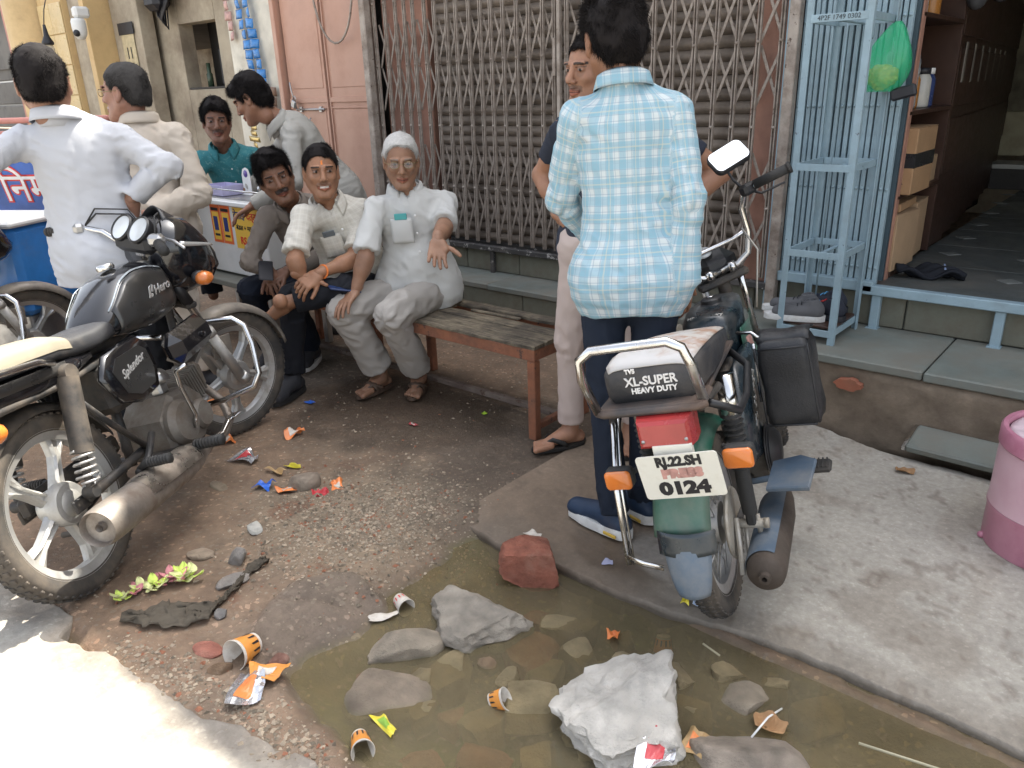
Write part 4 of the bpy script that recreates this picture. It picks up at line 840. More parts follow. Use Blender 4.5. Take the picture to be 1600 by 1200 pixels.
# mirror
ms = SX @ Vector((.865,-.175,1.09)); mt = ms+Vector((.045,.075,.145)); mb = MB(); mb.tube([ms, ms+Vector((.03,.03,.03)), ms+Vector((.045,.055,.08)), mt], .0055, 8); mir = part('mirror_stem', mb, m_black, hb_)
wI = mp.matrix_world.inverted(); mw = Vector((-1.225,2.59,1.215))
toc = (Vector((0,0,1.45))-mw).normalized(); nrm = (toc+Vector((-.15,-.5,.95)).normalized()).normalized()
xa = (_r*math.cos(R(32))+_u*math.sin(R(32))); F = frame(mw, xa, nrm)
def rrect(w_, h_, r_, n=6):
    P = []
    for cx, cy, a0 in ((w_-r_,h_-r_,0),(-w_+r_,h_-r_,90),(-w_+r_,-h_+r_,180),(w_-r_,-h_+r_,270)):
        for k in range(n+1): a_ = R(a0+90*k/n); P.append((cx+r_*math.cos(a_), cy+r_*math.sin(a_)))
    return P
F = wI @ F.copy()
mb = MB(); mb.prism(rrect(.068,.046,.024), -.022, .004, X=F, bev=.006); part('mirror_housing', mb, m_black, mir, sharp=40)
mb = MB(); mb.prism(rrect(.064,.042,.021), .0045, .006, X=F); part('mirror_glass', mb, m_mirror, mir)
mb = MB(); mm = F @ Vector((0,-.03,-.015)); mb.tube([mt, mt*.5+mm*.5+Vector((.004,0,0)), mm], .0055, 8); part('mirror_arm', mb, m_black, mir)
# frame, engine, side panels
mb = MB(); mb.tube([(.98,0,.62),(.90,0,.42),(.78,0,.22),(.50,0,.20)], .022, 10); mb.tube([(.96,0,.72),(.60,0,.62),(.3,0,.60),(0,0,.66),(-.22,0,.70)], .02, 10)
for s_ in (-1,1): mb.tube([(.30,s_*.06,.60),(.25,s_*.10,.68),(-.05,s_*.115,.70),(-.26,s_*.115,.725)], .012, 8); mb.tube([(.45,s_*.06,.22),(0,s_*.085,.262)], .015, 8)
part('frame', mb, m_frame, mp)
mb = MB(); mb.cyl((.46,.05,.28),(.46,-.13,.28),.085,n=24); mb.cyl((.46,-.13,.28),(.46,-.155,.28),.055,n=20); mb.box((.62,-.02,.30),(.14,.12,.12),.02)
for q in range(7): mb.box((.62+q*.016,-.02,.32+q*.004),(.008,.15,.14),.002)
part('engine', mb, m_engine, mp, sharp=45)
for s_ in (-1,1):
    sect = lambda y: [(.16,y,.40),(.30,y,.30),(.48,y,.31),(.60,y,.42),(.62,y,.56),(.50,y,.66),(.24,y,.66),(.15,y,.56)]
    poly = [(.14,.42),(.28,.33),(.44,.31),(.56,.40),(.60,.56),(.50,.66),(.22,.67),(.13,.58)]
    mb = MB(); mb.prism(poly, 0, .055, X=TR(0,s_*.085,0) @ (rot(90) if s_<0 else rot(90) @ Matrix.Scale(-1,4,(0,0,1))), bev=.02); pn_ = part('side_panel', mb, m_moped, mp, sharp=60)
    if s_ < 0: text('lettering', 'XL SUPER', .045, m_logo, pn_, TR(.33,-.1415,.52) @ TX @ rot(0,0,62), bold=.001, shear=.2)
mb = MB(); mb.lathe([(.0,0),(.07,0),(.075,-.02),(.05,-.045),(0,-.05)], 24, X=TR(.38,-.14,.33) @ rot(-90)); 
for q in range(5): mb.lathe([(.055+.006*q,.0),(.06+.006*q,.004),(.055+.006*q,.008)], 24, X=TR(.38,-.150-.006*(4-q),.33) @ rot(-90))
part('clutch_cover', mb, m_black, mp, sharp=40)
# fuel tank
tk = [(.42,.06,.725,.04,.10),(.48,.088,.725,.055,.16),(.58,.098,.725,.06,.19),(.68,.09,.735,.05,.18),(.78,.07,.735,.04,.13),(.84,.045,.73,.02,.08)]
def superel2(cx, z0, ry, up_, dn, n=24, p=.55): return [(cx, ry*math.copysign(abs(math.cos(2*math.pi*k/n))**p, math.cos(2*math.pi*k/n)), z0+(up_ if math.sin(2*math.pi*k/n)>0 else dn)*math.copysign(abs(math.sin(2*math.pi*k/n))**p, math.sin(2*math.pi*k/n))) for k in range(n)]
mb = MB(); mb.loft([superel2(x,z,ry,u_,d_) for x,ry,z,u_,d_ in tk]); tank = part('fuel_tank', mb, m_moped, mp)
for s_ in (-1,1):
    mb = MB(); mb.sheet(lambda u,v: (.50+.30*u, s_*(.1005+.003*math.sin(3*u)-.020*max(0,u-.6)*2.2), .71-.15*v-.02*u), 10, 6, .002); part('tank_decal', mb, m_green, tank)
    mb = MB(); mb.sheet(lambda u,v: (.56+.17*u+.05*v, s_*(.1035+.002*math.sin(3*u)-.016*max(0,u-.5)*1.5), .66-.10*v-.02*u), 6, 4, .0015); part('tank_stripe', mb, m_faded, tank)
mb = MB(); mb.lathe([(0,.020),(.012,.020),(.03,.018),(.036,.012),(.036,0),(.04,-.004)], 24, X=TR(.60,0,.788)); mb.box((.60,0,.804),(.06,.014,.010),.003); cp = part('fuel_cap', mb, m_black, tank, sharp=40)
mb = MB(); mb.lathe([(0,.002),(.010,.002),(.011,0)], 16, X=TR(.60,0,.8095)); part('key_slot', mb, m_chrome, cp)
text('lettering', 'HEAVY DUTY', .020, m_logo, tank, TR(.462,0,.773) @ rot(0,-22,0) @ rot(0,0,-90), bold=.0004)
# seat: long tapering, worn top
st = [(.44,.055,.735,.02),(.38,.078,.742,.035),(.28,.10,.76,.045),(.14,.118,.785,.052),(0,.130,.805,.060),(-.16,.132,.82,.062),(-.245,.125,.82,.058),(-.265,.11,.82,.045)]
mb = MB(); mb.loft([superel2(x, z-.015, ry, h_-.01, .062, 28, .45) for x,ry,z,h_ in st]); seat_ = part('seat', mb, m_seat, mp)
def seat_top(u, v):
    x = -.262+.715*u; q = 2*v-1; ry, z0, h_ = (float(np.interp(-x, [-a[0] for a in st], [a[k] for a in st])) for k in (1,2,3)); y = q*ry*(.93 if u < .97 else .8); c_ = min(1, abs(y)/ry); return (x, y, z0-.015+(h_-.01)*(1-c_**(2/.45))**(.45/2)+.004)
mb = MB(); mb.sheet(seat_top, 26, 16, .003); part('seat_top', mb, m_seatw, seat_)
XR = Matrix(((0,0,-1,0),(-1,0,0,0),(0,1,0,0),(0,0,0,1)))    # text facing -x
for s_txt, sz, dy, zz in (('TVS', .016, .045, .843), ('XL-SUPER', .032, -.005, .815), ('HEAVY DUTY', .020, -.01, .791)):
    text('seat_lettering', s_txt, sz, m_paper, seat_, TR(-.2675, dy, zz-.005) @ XR, bold=.0006, ext=.002)
mb = MB(); mb.box((-.255,0,.752),(.11,.285,.012),.005); mb.tube([(-.30,.145,.748),(-.315,.12,.746),(-.315,-.12,.746),(-.30,-.145,.748)], .009, 8); mb.box((.0,.115,.748),(.42,.03,.012),.003); mb.box((.0,-.115,.748),(.42,.03,.012),.003)
cr = part('carrier', mb, M('carrier_paint', (.045,.04,.04), .5, .2, dirt=.4, dcol=(.2,.13,.09), chips=.35, chipcol=(.2,.15,.12)), mp)
mb = MB(); mb.tube([(-.30,.142,.752),(-.335,.150,.85),(-.345,.140,.905),(-.345,.105,.925),(-.335,-.085,.920),(-.33,-.118,.900),(-.32,-.130,.85),(-.285,-.134,.752)], .0125, 14); part('seat_rail', mb, m_chrome, mp)
for s_ in (-1,1):
    mb = MB(); mb.tube([(.22,s_*.10,.73),(.12,s_*.175,.70),(-.02,s_*.185,.66),(-.12,s_*.18,.655),(-.22,s_*.13,.72)], .0105, 10); part('lift_handle', mb, m_black, mp)
# shocks
for s_ in (-1,1):
    mb = MB(); mb.cyl((-.005,s_*.13,.72),(-.005,s_*.13,.55),.026,n=14); k_ = part('shock_absorber', mb, m_chrome, mp)
    mb = MB(); mb.tube([(-.005,s_*.13,.60),(-.005,s_*.13,.42)], .022, 12)
    for q in range(10): mb.lathe([(.022,-.006),(.032,0),(.022,.006)], 18, X=TR(-.005,s_*.13,.60-.017*q))
    mb.cyl((-.005,s_*.13,.42),(-.003,s_*.13,.30),.022,n=14); mb.box((-.003,s_*.13,.285),(.03,.028,.05),.006); part('spring_boot', mb, m_rub, k_, sharp=50)
mb = MB(); mb.cyl((0,-.17,.262),(0,.15,.262),.010,n=10); mb.cyl((0,-.165,.262),(0,-.05,.262),.014,n=12); mb.cyl((.0,-.178,.262),(0,-.165,.262),.017,n=6); mb.tube([(0,-.11,.26),(-.03,-.112,.21),(-.06,-.115,.175)], .006, 8); mb.tube([(.0,-.148,.29),(.0,-.150,.215)], .008, 8); part('axle', mb, m_galv, mp)
mb = MB(); mb.lathe([(0,0),(.10,0),(.105,.006),(.10,.012),(0,.014)], 30, X=TR(0,-.070,.268) @ rot(90)); mb.tube([(-.02,-.09,.29),(-.09,-.10,.20),(-.11,-.10,.16)], .008, 8); part('brake_plate', mb, m_galv, mp, sharp=40)
# rear fender, flap
mb = fender(.325, .078, 60, 158, (0,-.02,.268), I, curve=.026, m=11); part('rear_fender', mb, m_green, mp)
mb = MB(); mb.sheet(lambda u,v: (-.322-.030*u-.008*math.sin(3*u)+.022*abs(2*v-1)**2, -.02+(v-.5)*(.132-.03*u-.02*u**4), .395-.155*u), 12, 10, .004); part('mud_flap', mb, m_flap, mp)
mb = MB(); mb.sheet(lambda u,v: (-.322-.014*u+.026*abs(2*v-1)**2, -.02+(v-.5)*.155, .41-.06*u), 5, 10, .003); part('flap_trim', mb, m_moped, mp)
mb = MB(); mb.tube([(-.30,.06,.30),(-.30,.12,.315),(-.28,.165,.32)], .009, 8, flat=.4); mb.tube([(-.28,.165,.30),(-.22,.175,.50),(-.12,.17,.70)], .009, 8); mb.tube([(-.28,.150,.30),(-.22,.16,.50),(-.12,.155,.70)], .004, 6); part('saree_guard', mb, m_chrome, mp)
# lamp, plate, indicators
mb = MB(); mb.box((-.27,-.035,.690),(.09,.07,.06),.01); tb = part('lamp_bracket', mb, m_black, mp)
mb = MB(); secs = []
for x, w_, zt, zb in ((-.27,.072,.735,.665),(-.31,.072,.738,.660),(-.345,.066,.730,.662),(-.352,.058,.722,.670)): secs.append([(x,-.035+a*w_,z) for a, z in ((-1,zb),(-1,zt),(-.5,zt),(0,zt),(.5,zt),(1,zt),(1,zb),(.5,zb),(0,zb),(-.5,zb))])
mb.loft(secs, smooth=False); tl_ = part('tail_light', mb, m_red, tb)
mb = MB(); 
for y in (-.09,.02): mb.lathe([(0,.003),(.004,.003),(.005,0)], 10, X=TR(-.352,y,.682) @ rot(0,-90,0))
part('screws', mb, m_steel, tl_)
PX = TR(-.362,-.06,.592) @ rot(0,-10,0) @ rot(-1.5,0,0)
mb = MB(); mb.prism(rrect(.103,.063,.010), -.0015, .0015, X=PX @ XR); mb.box((0,0,0),(.02,.10,.03),.002,X=TR(-.345,-.05,.655)); pl_ = part('number_plate', mb, m_plate, mp)
text('plate_lettering', 'RJ.22.SH', .036, m_ink, pl_, PX @ XR @ TR(.004,.043,.0018), bold=.0022, ext=.0006, sx=.92)
text('plate_lettering', 'PRESS', .033, m_faded, pl_, PX @ XR @ TR(.006,.0085,.0018), bold=.0030, ext=.0005, sx=1.22)
text('plate_lettering', '0124', .049, m_ink, pl_, PX @ XR @ TR(.002,-.035,.0018), bold=.0032, ext=.0006, sx=1.30)
def ind(cx, cy, cz, s_):
    mb = MB(); mb.tube([(cx+.06,cy-s_*.05,cz),(cx,cy,cz)], .008, 8); mb.prism(rrect(.038,.027,.012), -.02, .012, X=TR(cx,cy,cz) @ XR, bev=.006); o = part('indicator', mb, m_rub, mp, sharp=40)
    mb = MB(); mb.prism(rrect(.037,.026,.012), .0125, .028, X=TR(cx,cy,cz) @ XR, bev=.006); part('lens', mb, m_orange, o, sharp=50)
ind(-.29,-.195,.605,-1); ind(-.27,.135,.555,1)
# silencer, shield, footboard, pegs, stand
mb = MB(); F5 = frame((.42,-.165,.17),(-.60,-.005,.01),(0,0,1)) @ rot(0,90,0); mb.lathe([(0,-.03),(.014,-.03),(.018,0),(.042,.10),(.054,.2),(.056,.52),(.053,.55),(.044,.565),(.018,.572),(.016,.585),(.008,.586),(.007,.56),(0,.56)], 28, X=F5); mb.tube([(.50,-.16,.17),(.60,-.12,.16),(.70,-.04,.22)], .014, 10); ex = part('exhaust', mb, m_rusty, mp, sharp=50)
mb = MB(); mb.lathe([(.058,.15),(.061,.17),(.061,.52),(.058,.53)], 16, X=F5, a0=150, a1=300); part('heat_shield', mb, m_flap, ex)
mb = MB(); mb.prism([(-.07,-.045),(.05,-.055),(.08,-.02),(.07,.045),(-.05,.05)], -.006, .006, X=TR(.16,-.235,.33) @ rot(-6,-4,0) @ Matrix.Scale(1.35,4), bev=.003); mb.tube([(.19,-.10,.30),(.19,-.20,.315)], .01, 8); part('pillion_footplate', mb, m_flap, mp)
mb = MB(); mb.box((.43,0,.20),(.03,.30,.015),.003); part('peg_bar', mb, m_frame, mp)
for s_ in (-1,1):
    mb = MB(); mb.box((.44,s_*.26,.225),(.075,.135,.022),.008)
    for q in range(9): mb.box((.44,s_*(.205+.0135*q),.237),(.07,.005,.006),.001)
    part('footrest', mb, m_rub, mp)
mb = MB(); mb.tube([(.40,.10,.20),(.40,.19,.06),(.42,.215,.03)], .010, 8); part('side_stand', mb, m_frame, mp)
mb = MB(); mb.tube([(.86,.05,.95),(.80,.14,.96),(.62,.16,.80),(.5,.12,.66)], .004, 6, X=I); mb.tube([(.88,-.1,.98),(.84,-.15,.90),(.72,-.13,.72)], .004, 6); mb.box((.60,.14,.66),(.12,.05,.12),.02); mb.cyl((.62,.165,.72),(.62,.19,.72),.02,n=12); part('cables', mb, m_galv, mp)
# side bag hung from the frame
bag = thing('side_bag', 'black leather side bag hanging on the right flank of the moped', 'bag', (0,0,0)); bag.matrix_world = mp.matrix_world @ TR(.30,-.265,.60) @ rot(0,0,-6) @ Matrix.Scale(.72,4)
def bagsec(z, w_, d_, n=24, p=.35): return [(w_*math.copysign(abs(math.cos(2*math.pi*k/n))**p, math.cos(2*math.pi*k/n))+.004*math.sin(5*k+z*30), d_*math.copysign(abs(math.sin(2*math.pi*k/n))**p, math.sin(2*math.pi*k/n))+.004*math.cos(3*k+z*22), z) for k in range(n)]
mb = MB(); mb.loft([bagsec(-.205,.06,.075),bagsec(-.20,.085,.105),bagsec(-.15,.092,.113),bagsec(-.05,.085,.108),bagsec(.06,.09,.112),bagsec(.13,.088,.110),bagsec(.16,.075,.10),bagsec(.168,.05,.08)]); part('bag_body', mb, m_bag, bag)
mb = MB(); mb.sheet(lambda u,v: (-.05+.13*u, (v-.5)*.215, .175+.012*math.sin(3.1*u)+.004*math.sin(9*v)-.10*max(0,.18-u)), 8, 10, .008); part('flap', mb, m_bag, bag)
mb = MB(); mb.tube([(-.092,-.108+.0,z) for z in (-.19,-.1,0,.1,.15)], .004, 6); mb.tube([(-.092,.108,z) for z in (-.19,-.1,0,.1,.15)], .004, 6); mb.tube([(-.095,-.10,-.195),(-.095,.10,-.195)], .004, 6); mb.tube([(-.092,-.10,.14),(-.092,.10,.14)], .004, 6); part('piping', mb, m_bag, bag)
mb = MB(); mb.tube([(-.03,.09,.17),(-.02,.13,.20),(.0,.20,.20)], .008, 8); mb.box((-.03,.115,.02),(.03,.02,.03),.004); mb.tube([(-.05,.12,.16),(-.05,.13,-.10)], .007, 8); part('strap', mb, m_chrome, bag)
# ================================================================== PEOPLE (distance-field sculpting, then surface nets)
V3 = lambda *a: np.array(a, np.float64)
def nrm_(v): v = np.asarray(v, np.float64); return v/max(1e-9, np.linalg.norm(v))
class SDF:
    def __init__(s, lo, hi, res):
        s.lo = np.array(lo, np.float64); s.res = res; s.n = np.ceil((np.array(hi)-s.lo)/res).astype(int)+1
        s.D = np.full(s.n, .2, np.float32); s.ax = [(s.lo[i]+np.arange(s.n[i])*res).astype(np.float32) for i in range(3)]
    def blk(s, lo, hi):
        a = np.maximum(0, np.floor((lo-s.lo)/s.res).astype(int)); b = np.minimum(s.n, np.ceil((hi-s.lo)/s.res).astype(int)+1)
        if (b <= a).any(): return None
        sl = tuple(slice(a[i], b[i]) for i in range(3)); return sl, s.ax[0][sl[0]][:,None,None], s.ax[1][sl[1]][None,:,None], s.ax[2][sl[2]][None,None,:]
    def comb(s, sl, d, k, op):
        A = s.D[sl]
        if op == 'sub': d = -d; h = np.maximum(k-np.abs(A-d), 0)/k; s.D[sl] = np.maximum(A, d)+h*h*k*.25
        elif op == 'and': h = np.maximum(k-np.abs(A-d), 0)/k; s.D[sl] = np.maximum(A, d)+h*h*k*.25
        else: h = np.maximum(k-np.abs(A-d), 0)/k; s.D[sl] = np.minimum(A, d)-h*h*k*.25
    def rc(s, a, b, r1, r2, k=.02, f=None, flat=1., op='add'):
        a = np.asarray(a, np.float64); b = np.asarray(b, np.float64); R_ = max(r1, r2)/min(flat, 1)*1.0+k+.02
        B = s.blk(np.minimum(a,b)-R_, np.maximum(a,b)+R_)
        if B is None: return s
        sl, X, Y, Z = B; ba = b-a; L2 = max(1e-9, ba@ba); px, py, pz = X-a[0], Y-a[1], Z-a[2]
        t = np.clip((px*ba[0]+py*ba[1]+pz*ba[2])/L2, 0, 1); px = px-t*ba[0]; py = py-t*ba[1]; pz = pz-t*ba[2]
        if f is not None and flat != 1.:
            f = nrm_(f); vf = (px*f[0]+py*f[1]+pz*f[2])*(1/flat-1); px = px+f[0]*vf; py = py+f[1]*vf; pz = pz+f[2]*vf
            d = (np.sqrt(px*px+py*py+pz*pz)-(r1+(r2-r1)*t))*(.5+.5*flat)
        else: d = np.sqrt(px*px+py*py+pz*pz)-(r1+(r2-r1)*t)
        s.comb(sl, d.astype(np.float32), k, op); return s
    def el(s, c, r, M3=None, k=.02, op='add'):
        c = np.asarray(c, np.float64); R_ = max(r)+k+.02; B = s.blk(c-R_, c+R_)
        if B is None: return s
        sl, X, Y, Z = B; p = [X-c[0], Y-c[1], Z-c[2]]
        if M3 is not None: p = [p[0]*M3[0,i]+p[1]*M3[1,i]+p[2]*M3[2,i] for i in range(3)]
        q = [p[i]/r[i] for i in range(3)]; k0 = np.sqrt(q[0]**2+q[1]**2+q[2]**2)+1e-6; k1 = np.sqrt((q[0]/r[0])**2+(q[1]/r[1])**2+(q[2]/r[2])**2)+1e-6
        s.comb(sl, (k0*(k0-1)/k1).astype(np.float32), k, op); return s
    def cut(s, p, n, k=.006, lo=None, hi=None):
        """remove everything on the side n points to"""
        n = nrm_(n); p = np.asarray(p, np.float64)
        B = s.blk(s.lo if lo is None else np.asarray(lo), (s.lo+s.n*s.res) if hi is None else np.asarray(hi))
        if B is None: return s
        sl, X, Y, Z = B; d = (X-p[0])*n[0]+(Y-p[1])*n[1]+(Z-p[2])*n[2]; s.comb(sl, (d+0*X*Y*Z).astype(np.float32), k, 'and'); return s
    def disp(s, fn, band=.035):
        m = np.abs(s.D) < band; i = np.nonzero(m); P = np.stack([s.ax[0][i[0]], s.ax[1][i[1]], s.ax[2][i[2]]], -1); s.D[i] -= fn(P).astype(np.float32); return s
    def mesh(s):
        D = s.D; D[0]=D[-1]=.05; D[:,0]=D[:,-1]=.05; D[:,:,0]=D[:,:,-1]=.05
        ins = D < 0; c = ins[:-1,:-1,:-1].astype(np.int8)
        cs = sum(ins[i:ins.shape[0]-1+i, j:ins.shape[1]-1+j, k:ins.shape[2]-1+k].astype(np.int8) for i in (0,1) for j in (0,1) for k in (0,1))
        act = (cs > 0) & (cs < 8); idx = np.full(act.shape, -1, np.int64); cells = np.argwhere(act); idx[act] = np.arange(len(cells))
        acc = np.zeros((len(cells), 3)); cnt = np.zeros(len(cells)); ci, cj, ck = cells.T
        crn = [(i,j,k) for i in (0,1) for j in (0,1) for k in (0,1)]
        for a in crn:
            for ax_ in range(3):
                if a[ax_]: continue
                b = list(a); b[ax_] = 1; va = D[ci+a[0],cj+a[1],ck+a[2]]; vb = D[ci+b[0],cj+b[1],ck+b[2]]; m = (va < 0) != (vb < 0)
                t = np.where(m, va/np.where(m, va-vb, 1), 0)
                for q in range(3): acc[:,q] += np.where(m, a[q]+(t if q == ax_ else 0), 0)
                cnt += m
        v = (cells+acc/np.maximum(cnt,1)[:,None])*s.res+s.lo; quads = []
        for ax_ in range(3):
            sl0 = [slice(1,-1)]*3; sl0[ax_] = slice(0,-1); sl1 = [slice(1,-1)]*3; sl1[ax_] = slice(1,None)
            A = ins[tuple(sl0)]; Bq = ins[tuple(sl1)]; e = np.argwhere(A != Bq); 
            if not len(e): continue
            fl = A[tuple(e.T)]; off = np.ones(3, int); off[ax_] = 0; e = e+off; u, w_ = [(1,2),(2,0),(0,1)][ax_]; q = []
            for du, dw in ((-1,-1),(0,-1),(0,0),(-1,0)):
                ee = e.copy(); ee[:,u] += du; ee[:,w_] += dw; q.append(idx[tuple(ee.T)])
            q = np.stack(q, 1); q[~fl] = q[~fl][:, ::-1]; quads.append(q)
        q = np.concatenate(quads); return v, q[(q >= 0).all(1)]

def basis(f, up):
    f = nrm_(f); u = np.asarray(up, np.float64); r = nrm_(np.cross(f, u)); u = np.cross(r, f); return r, f, u      # right of the viewer facing f, front, up
m_skin = NT('skin'); t = m_skin; tc = t.add('ShaderNodeTexCoord').outputs['Object']; a = t.add('ShaderNodeAttribute', attribute_name='col').outputs['Color']
n1 = t.noise(tc, 28, 6, .65); bc = t.mix(t.ramp(n1, .3, .7), t.mix(1., a, (.88,.86,.86), 'MULTIPLY'), t.mix(1., a, (1.12,1.1,1.08), 'MULTIPLY'))
bn = t.add('ShaderNodeBump', {'Strength': .22, 'Distance': .002, 'Height': t.noise(tc, 260, 3)}); t.l.new(bn.outputs[0], t.b.inputs['Normal'])
t.set(Base_Color=bc, Roughness=.5, Subsurface_Weight=.12, Subsurface_Scale=.006); t.b.inputs['Subsurface Radius'].default_value = (1,.35,.2); t.b.inputs['Specular IOR Level'].default_value = .4; m_skin = t.m
def hairmat(name, c):
    t = NT(name); tc = t.add('ShaderNodeTexCoord').outputs['Object']; n = t.noise(tc, 90, 4, .7); t.set(Base_Color=t.mix(n, mul(c,.6), mul(c,1.5)), Roughness=.8); t.b.inputs['Specular IOR Level'].default_value = .15; return t.m
m_hairb = hairmat('hair_black', (.012,.010,.010)); m_hairg = hairmat('hair_grey', (.42,.41,.39)); m_hairm = hairmat('hair_mixed', (.05,.047,.045))
def cloth(name, c, var=.08, rough=.85, bump=.25, sheen=.0, weave=700):
    if name in MATS: return MATS[name]
    t = NT(name); tc = t.add('ShaderNodeTexCoord').outputs['Object']; n = t.noise(tc, 5, 5, .6); base = t.mix(n, mul(c,1-var), mul(c,1+var))
    t.set(Base_Color=base, Roughness=rough); 
    hh = t.math('ADD', t.noise(tc, weave, 2), t.math('MULTIPLY', t.noise(tc, 22, 6, .6, .4), 2.2)); bn = t.add('ShaderNodeBump', {'Strength': bump, 'Distance': .004, 'Height': hh}); t.l.new(bn.outputs[0], t.b.inputs['Normal'])
    t.b.inputs['Specular IOR Level'].default_value = .25; MATS[name] = t.m; return t.m
def checked(name, base, bands, bump=.3):
    """woven check: bands = [(period, width, offset, colour, strength)] used along both thread directions of the 'cuv' cloth coordinates"""
    t = NT(name); uv = t.add('ShaderNodeAttribute', attribute_name='cuv'); sp = t.add('ShaderNodeSeparateXYZ'); t.l.new(uv.outputs['Vector'], sp.inputs[0])
    tc = t.add('ShaderNodeTexCoord').outputs['Object']; col = None; col = c4(base); cur = None
    for (per, wd, of, cc, stg) in bands:
        for axn in (0, 1):
            f = t.math('FRACT', t.math('MULTIPLY', t.math('ADD', sp.outputs[axn], of+10*per), 1/per)); e = .0016/per
            m = t.math('MULTIPLY', t.ramp(f, .0, e), t.ramp(f, wd/per, wd/per+e, (1,1,1), (0,0,0)))
            cur = t.mix(t.math('MULTIPLY', m, stg), cur if cur is not None else col, cc)
    n = t.noise(tc, 5, 5); cur = t.mix(n, t.mix(1., cur, (.93,)*3, 'MULTIPLY'), t.mix(1., cur, (1.05,)*3, 'MULTIPLY'))
    bn = t.add('ShaderNodeBump', {'Strength': bump, 'Distance': .004, 'Height': t.math('ADD', t.noise(tc, 700, 2), t.math('MULTIPLY', t.noise(tc, 22, 6, .6, .4), 2.2))}); t.l.new(bn.outputs[0], t.b.inputs['Normal'])
    t.set(Base_Color=cur, Roughness=.85); t.b.inputs['Specular IOR Level'].default_value = .25; return t.m

def seg_coords(P, segs):
    """nearest limb segment: distance along, angle*radius around, id"""
    best = np.full(len(P), 1e9); al = np.zeros(len(P)); ar = np.zeros(len(P)); si = np.zeros(len(P), int)
    for i, (a, b, r, ref) in enumerate(segs):
        a = np.asarray(a); b = np.asarray(b); ba = b-a; L = np.linalg.norm(ba); u = ba/L; q = P-a; t = np.clip(q@u, 0, L); v = q-np.outer(q@u, u); d = np.linalg.norm(q-np.outer(t, u), axis=1)-r
        m = d < best; best[m] = d[m]; ref_ = nrm_(np.asarray(ref)-u*(np.asarray(ref)@u)); w_ = np.cross(u, ref_); an = np.arctan2(v@w_, v@ref_)
        al[m] = (q@u)[m]+i*.0; ar[m] = (an*max(r,.05))[m]; si[m] = i
    return al, ar, si
def folds(segs, amp, pts=(), seed=0, vert=.0, fa=34., fr=7.):
    def fn(P):
        al, ar, si = seg_coords(P, segs); q = np.stack([al*fa+ar*11, ar*fr-al*4, P[:,2]*4+si*7.3], -1).astype(np.float32)
        n = vnoise(q, 1., seed)*.6+vnoise(q, 2.1, seed+1)*.4; rg = .9-np.abs(n)*3.4
        big = vnoise(np.stack([P[:,0]*9,P[:,1]*9,P[:,2]*5],-1), 1., seed+4)
        w_ = np.full(len(P), .34)
        for p, rad, g in pts: w_ += g*np.exp(-(np.linalg.norm(P-np.asarray(p), axis=1)/rad)**2)
        w_ = np.minimum(w_, 1.6)
        vf = vnoise(np.stack([P[:,0]*22,P[:,1]*22,P[:,2]*3.5],-1), 1., seed+9)*vert
        return np.maximum(amp*(w_*rg + .8*big) + vf, -amp*.55)
    return fn

def head_sdf(g, c, r, f, u, hs, age=0., jaw=1., smile=0., nosel=1.):
    Mx = np.stack([r, f, u], 1); W = lambda x, y, z: c + (r*x+f*y+u*z)*hs
    E = lambda x, y, z, a, b, d, k=.012, op='add': g.el(W(x,y,z), (a*hs,b*hs,d*hs), Mx, k*hs, op)
    Rc = lambda p, q, r1, r2, k=.01, op='add', fl=1., fd=None: g.rc(W(*p), W(*q), r1*hs, r2*hs, k*hs, fd, fl, op)
    E(0,-.012,.040,.074,.094,.080); E(0,.018,-.020,.062*jaw,.070,.078,.03); E(0,.030,-.068,.045*jaw,.050,.040,.03); Rc((-.012,.078,-.098),(.012,.078,-.098),.016,.016,.02)
    Rc((0,-.020,-.05),(0,-.020,-.108),.050,.047,.03)
    for s_ in (-1,1):
        E(s_*.036,.062,-.018,.022,.022,.018,.02)                       # cheek
        Rc((s_*.056,.0,-.045),(s_*.022,.062,-.095),.018,.016,.03)         # jaw line
        E(s_*.078,-.008,.0,.009,.020,.032,.006); E(s_*.086,-.002,.002,.006,.012,.020,.004,'sub'); E(s_*.078,-.002,-.026,.008,.010,.012,.006)
        E(s_*.031,.094,.013,.019,.016,.0125,.010,'sub')                # socket
        E(s_*.031,.0725,.012,.0155,.0155,.0120,.003)                   # eyeball and lids
        Rc((s_*.014,.0905,.031),(s_*.047,.079,.033),.0075,.006,.010)     # brow
        Rc((s_*.0175,.0855,.0195),(s_*.045,.0775,.0185),.0035,.003,.004) # upper lid
        if age > .3: Rc((s_*.018,.090,-.018),(s_*.034,.080,-.055),.004,.003,.006,'sub')
    Rc((0,.086,.022),(0,.105*nosel,-.018),.0085,.012,.010); E(0,.107*nosel,-.024,.012,.012,.010,.006)
    for s_ in (-1,1): E(s_*.012,.098,-.028,.0085,.010,.0075,.006)
    g_w = .022+.007*smile
    Rc((-g_w,.084,-.054+.006*smile),(0,.096,-.056),.0050,.0072,.006); Rc((g_w,.084,-.054+.006*smile),(0,.096,-.056),.0050,.0072,.006)
    Rc((-g_w*.8,.085,-.064+.003*smile),(0,.094,-.068),.0050,.0078,.006); Rc((g_w*.8,.085,-.064+.003*smile),(0,.094,-.068),.0050,.0078,.006)
    Rc((-g_w,.094,-.0605+.004*smile),(0,.105,-.0615),.0022+.002*smile,.0022+.002*smile,.003,'sub'); Rc((g_w,.094,-.0605+.004*smile),(0,.105,-.0615),.0022+.002*smile,.0022+.002*smile,.003,'sub')
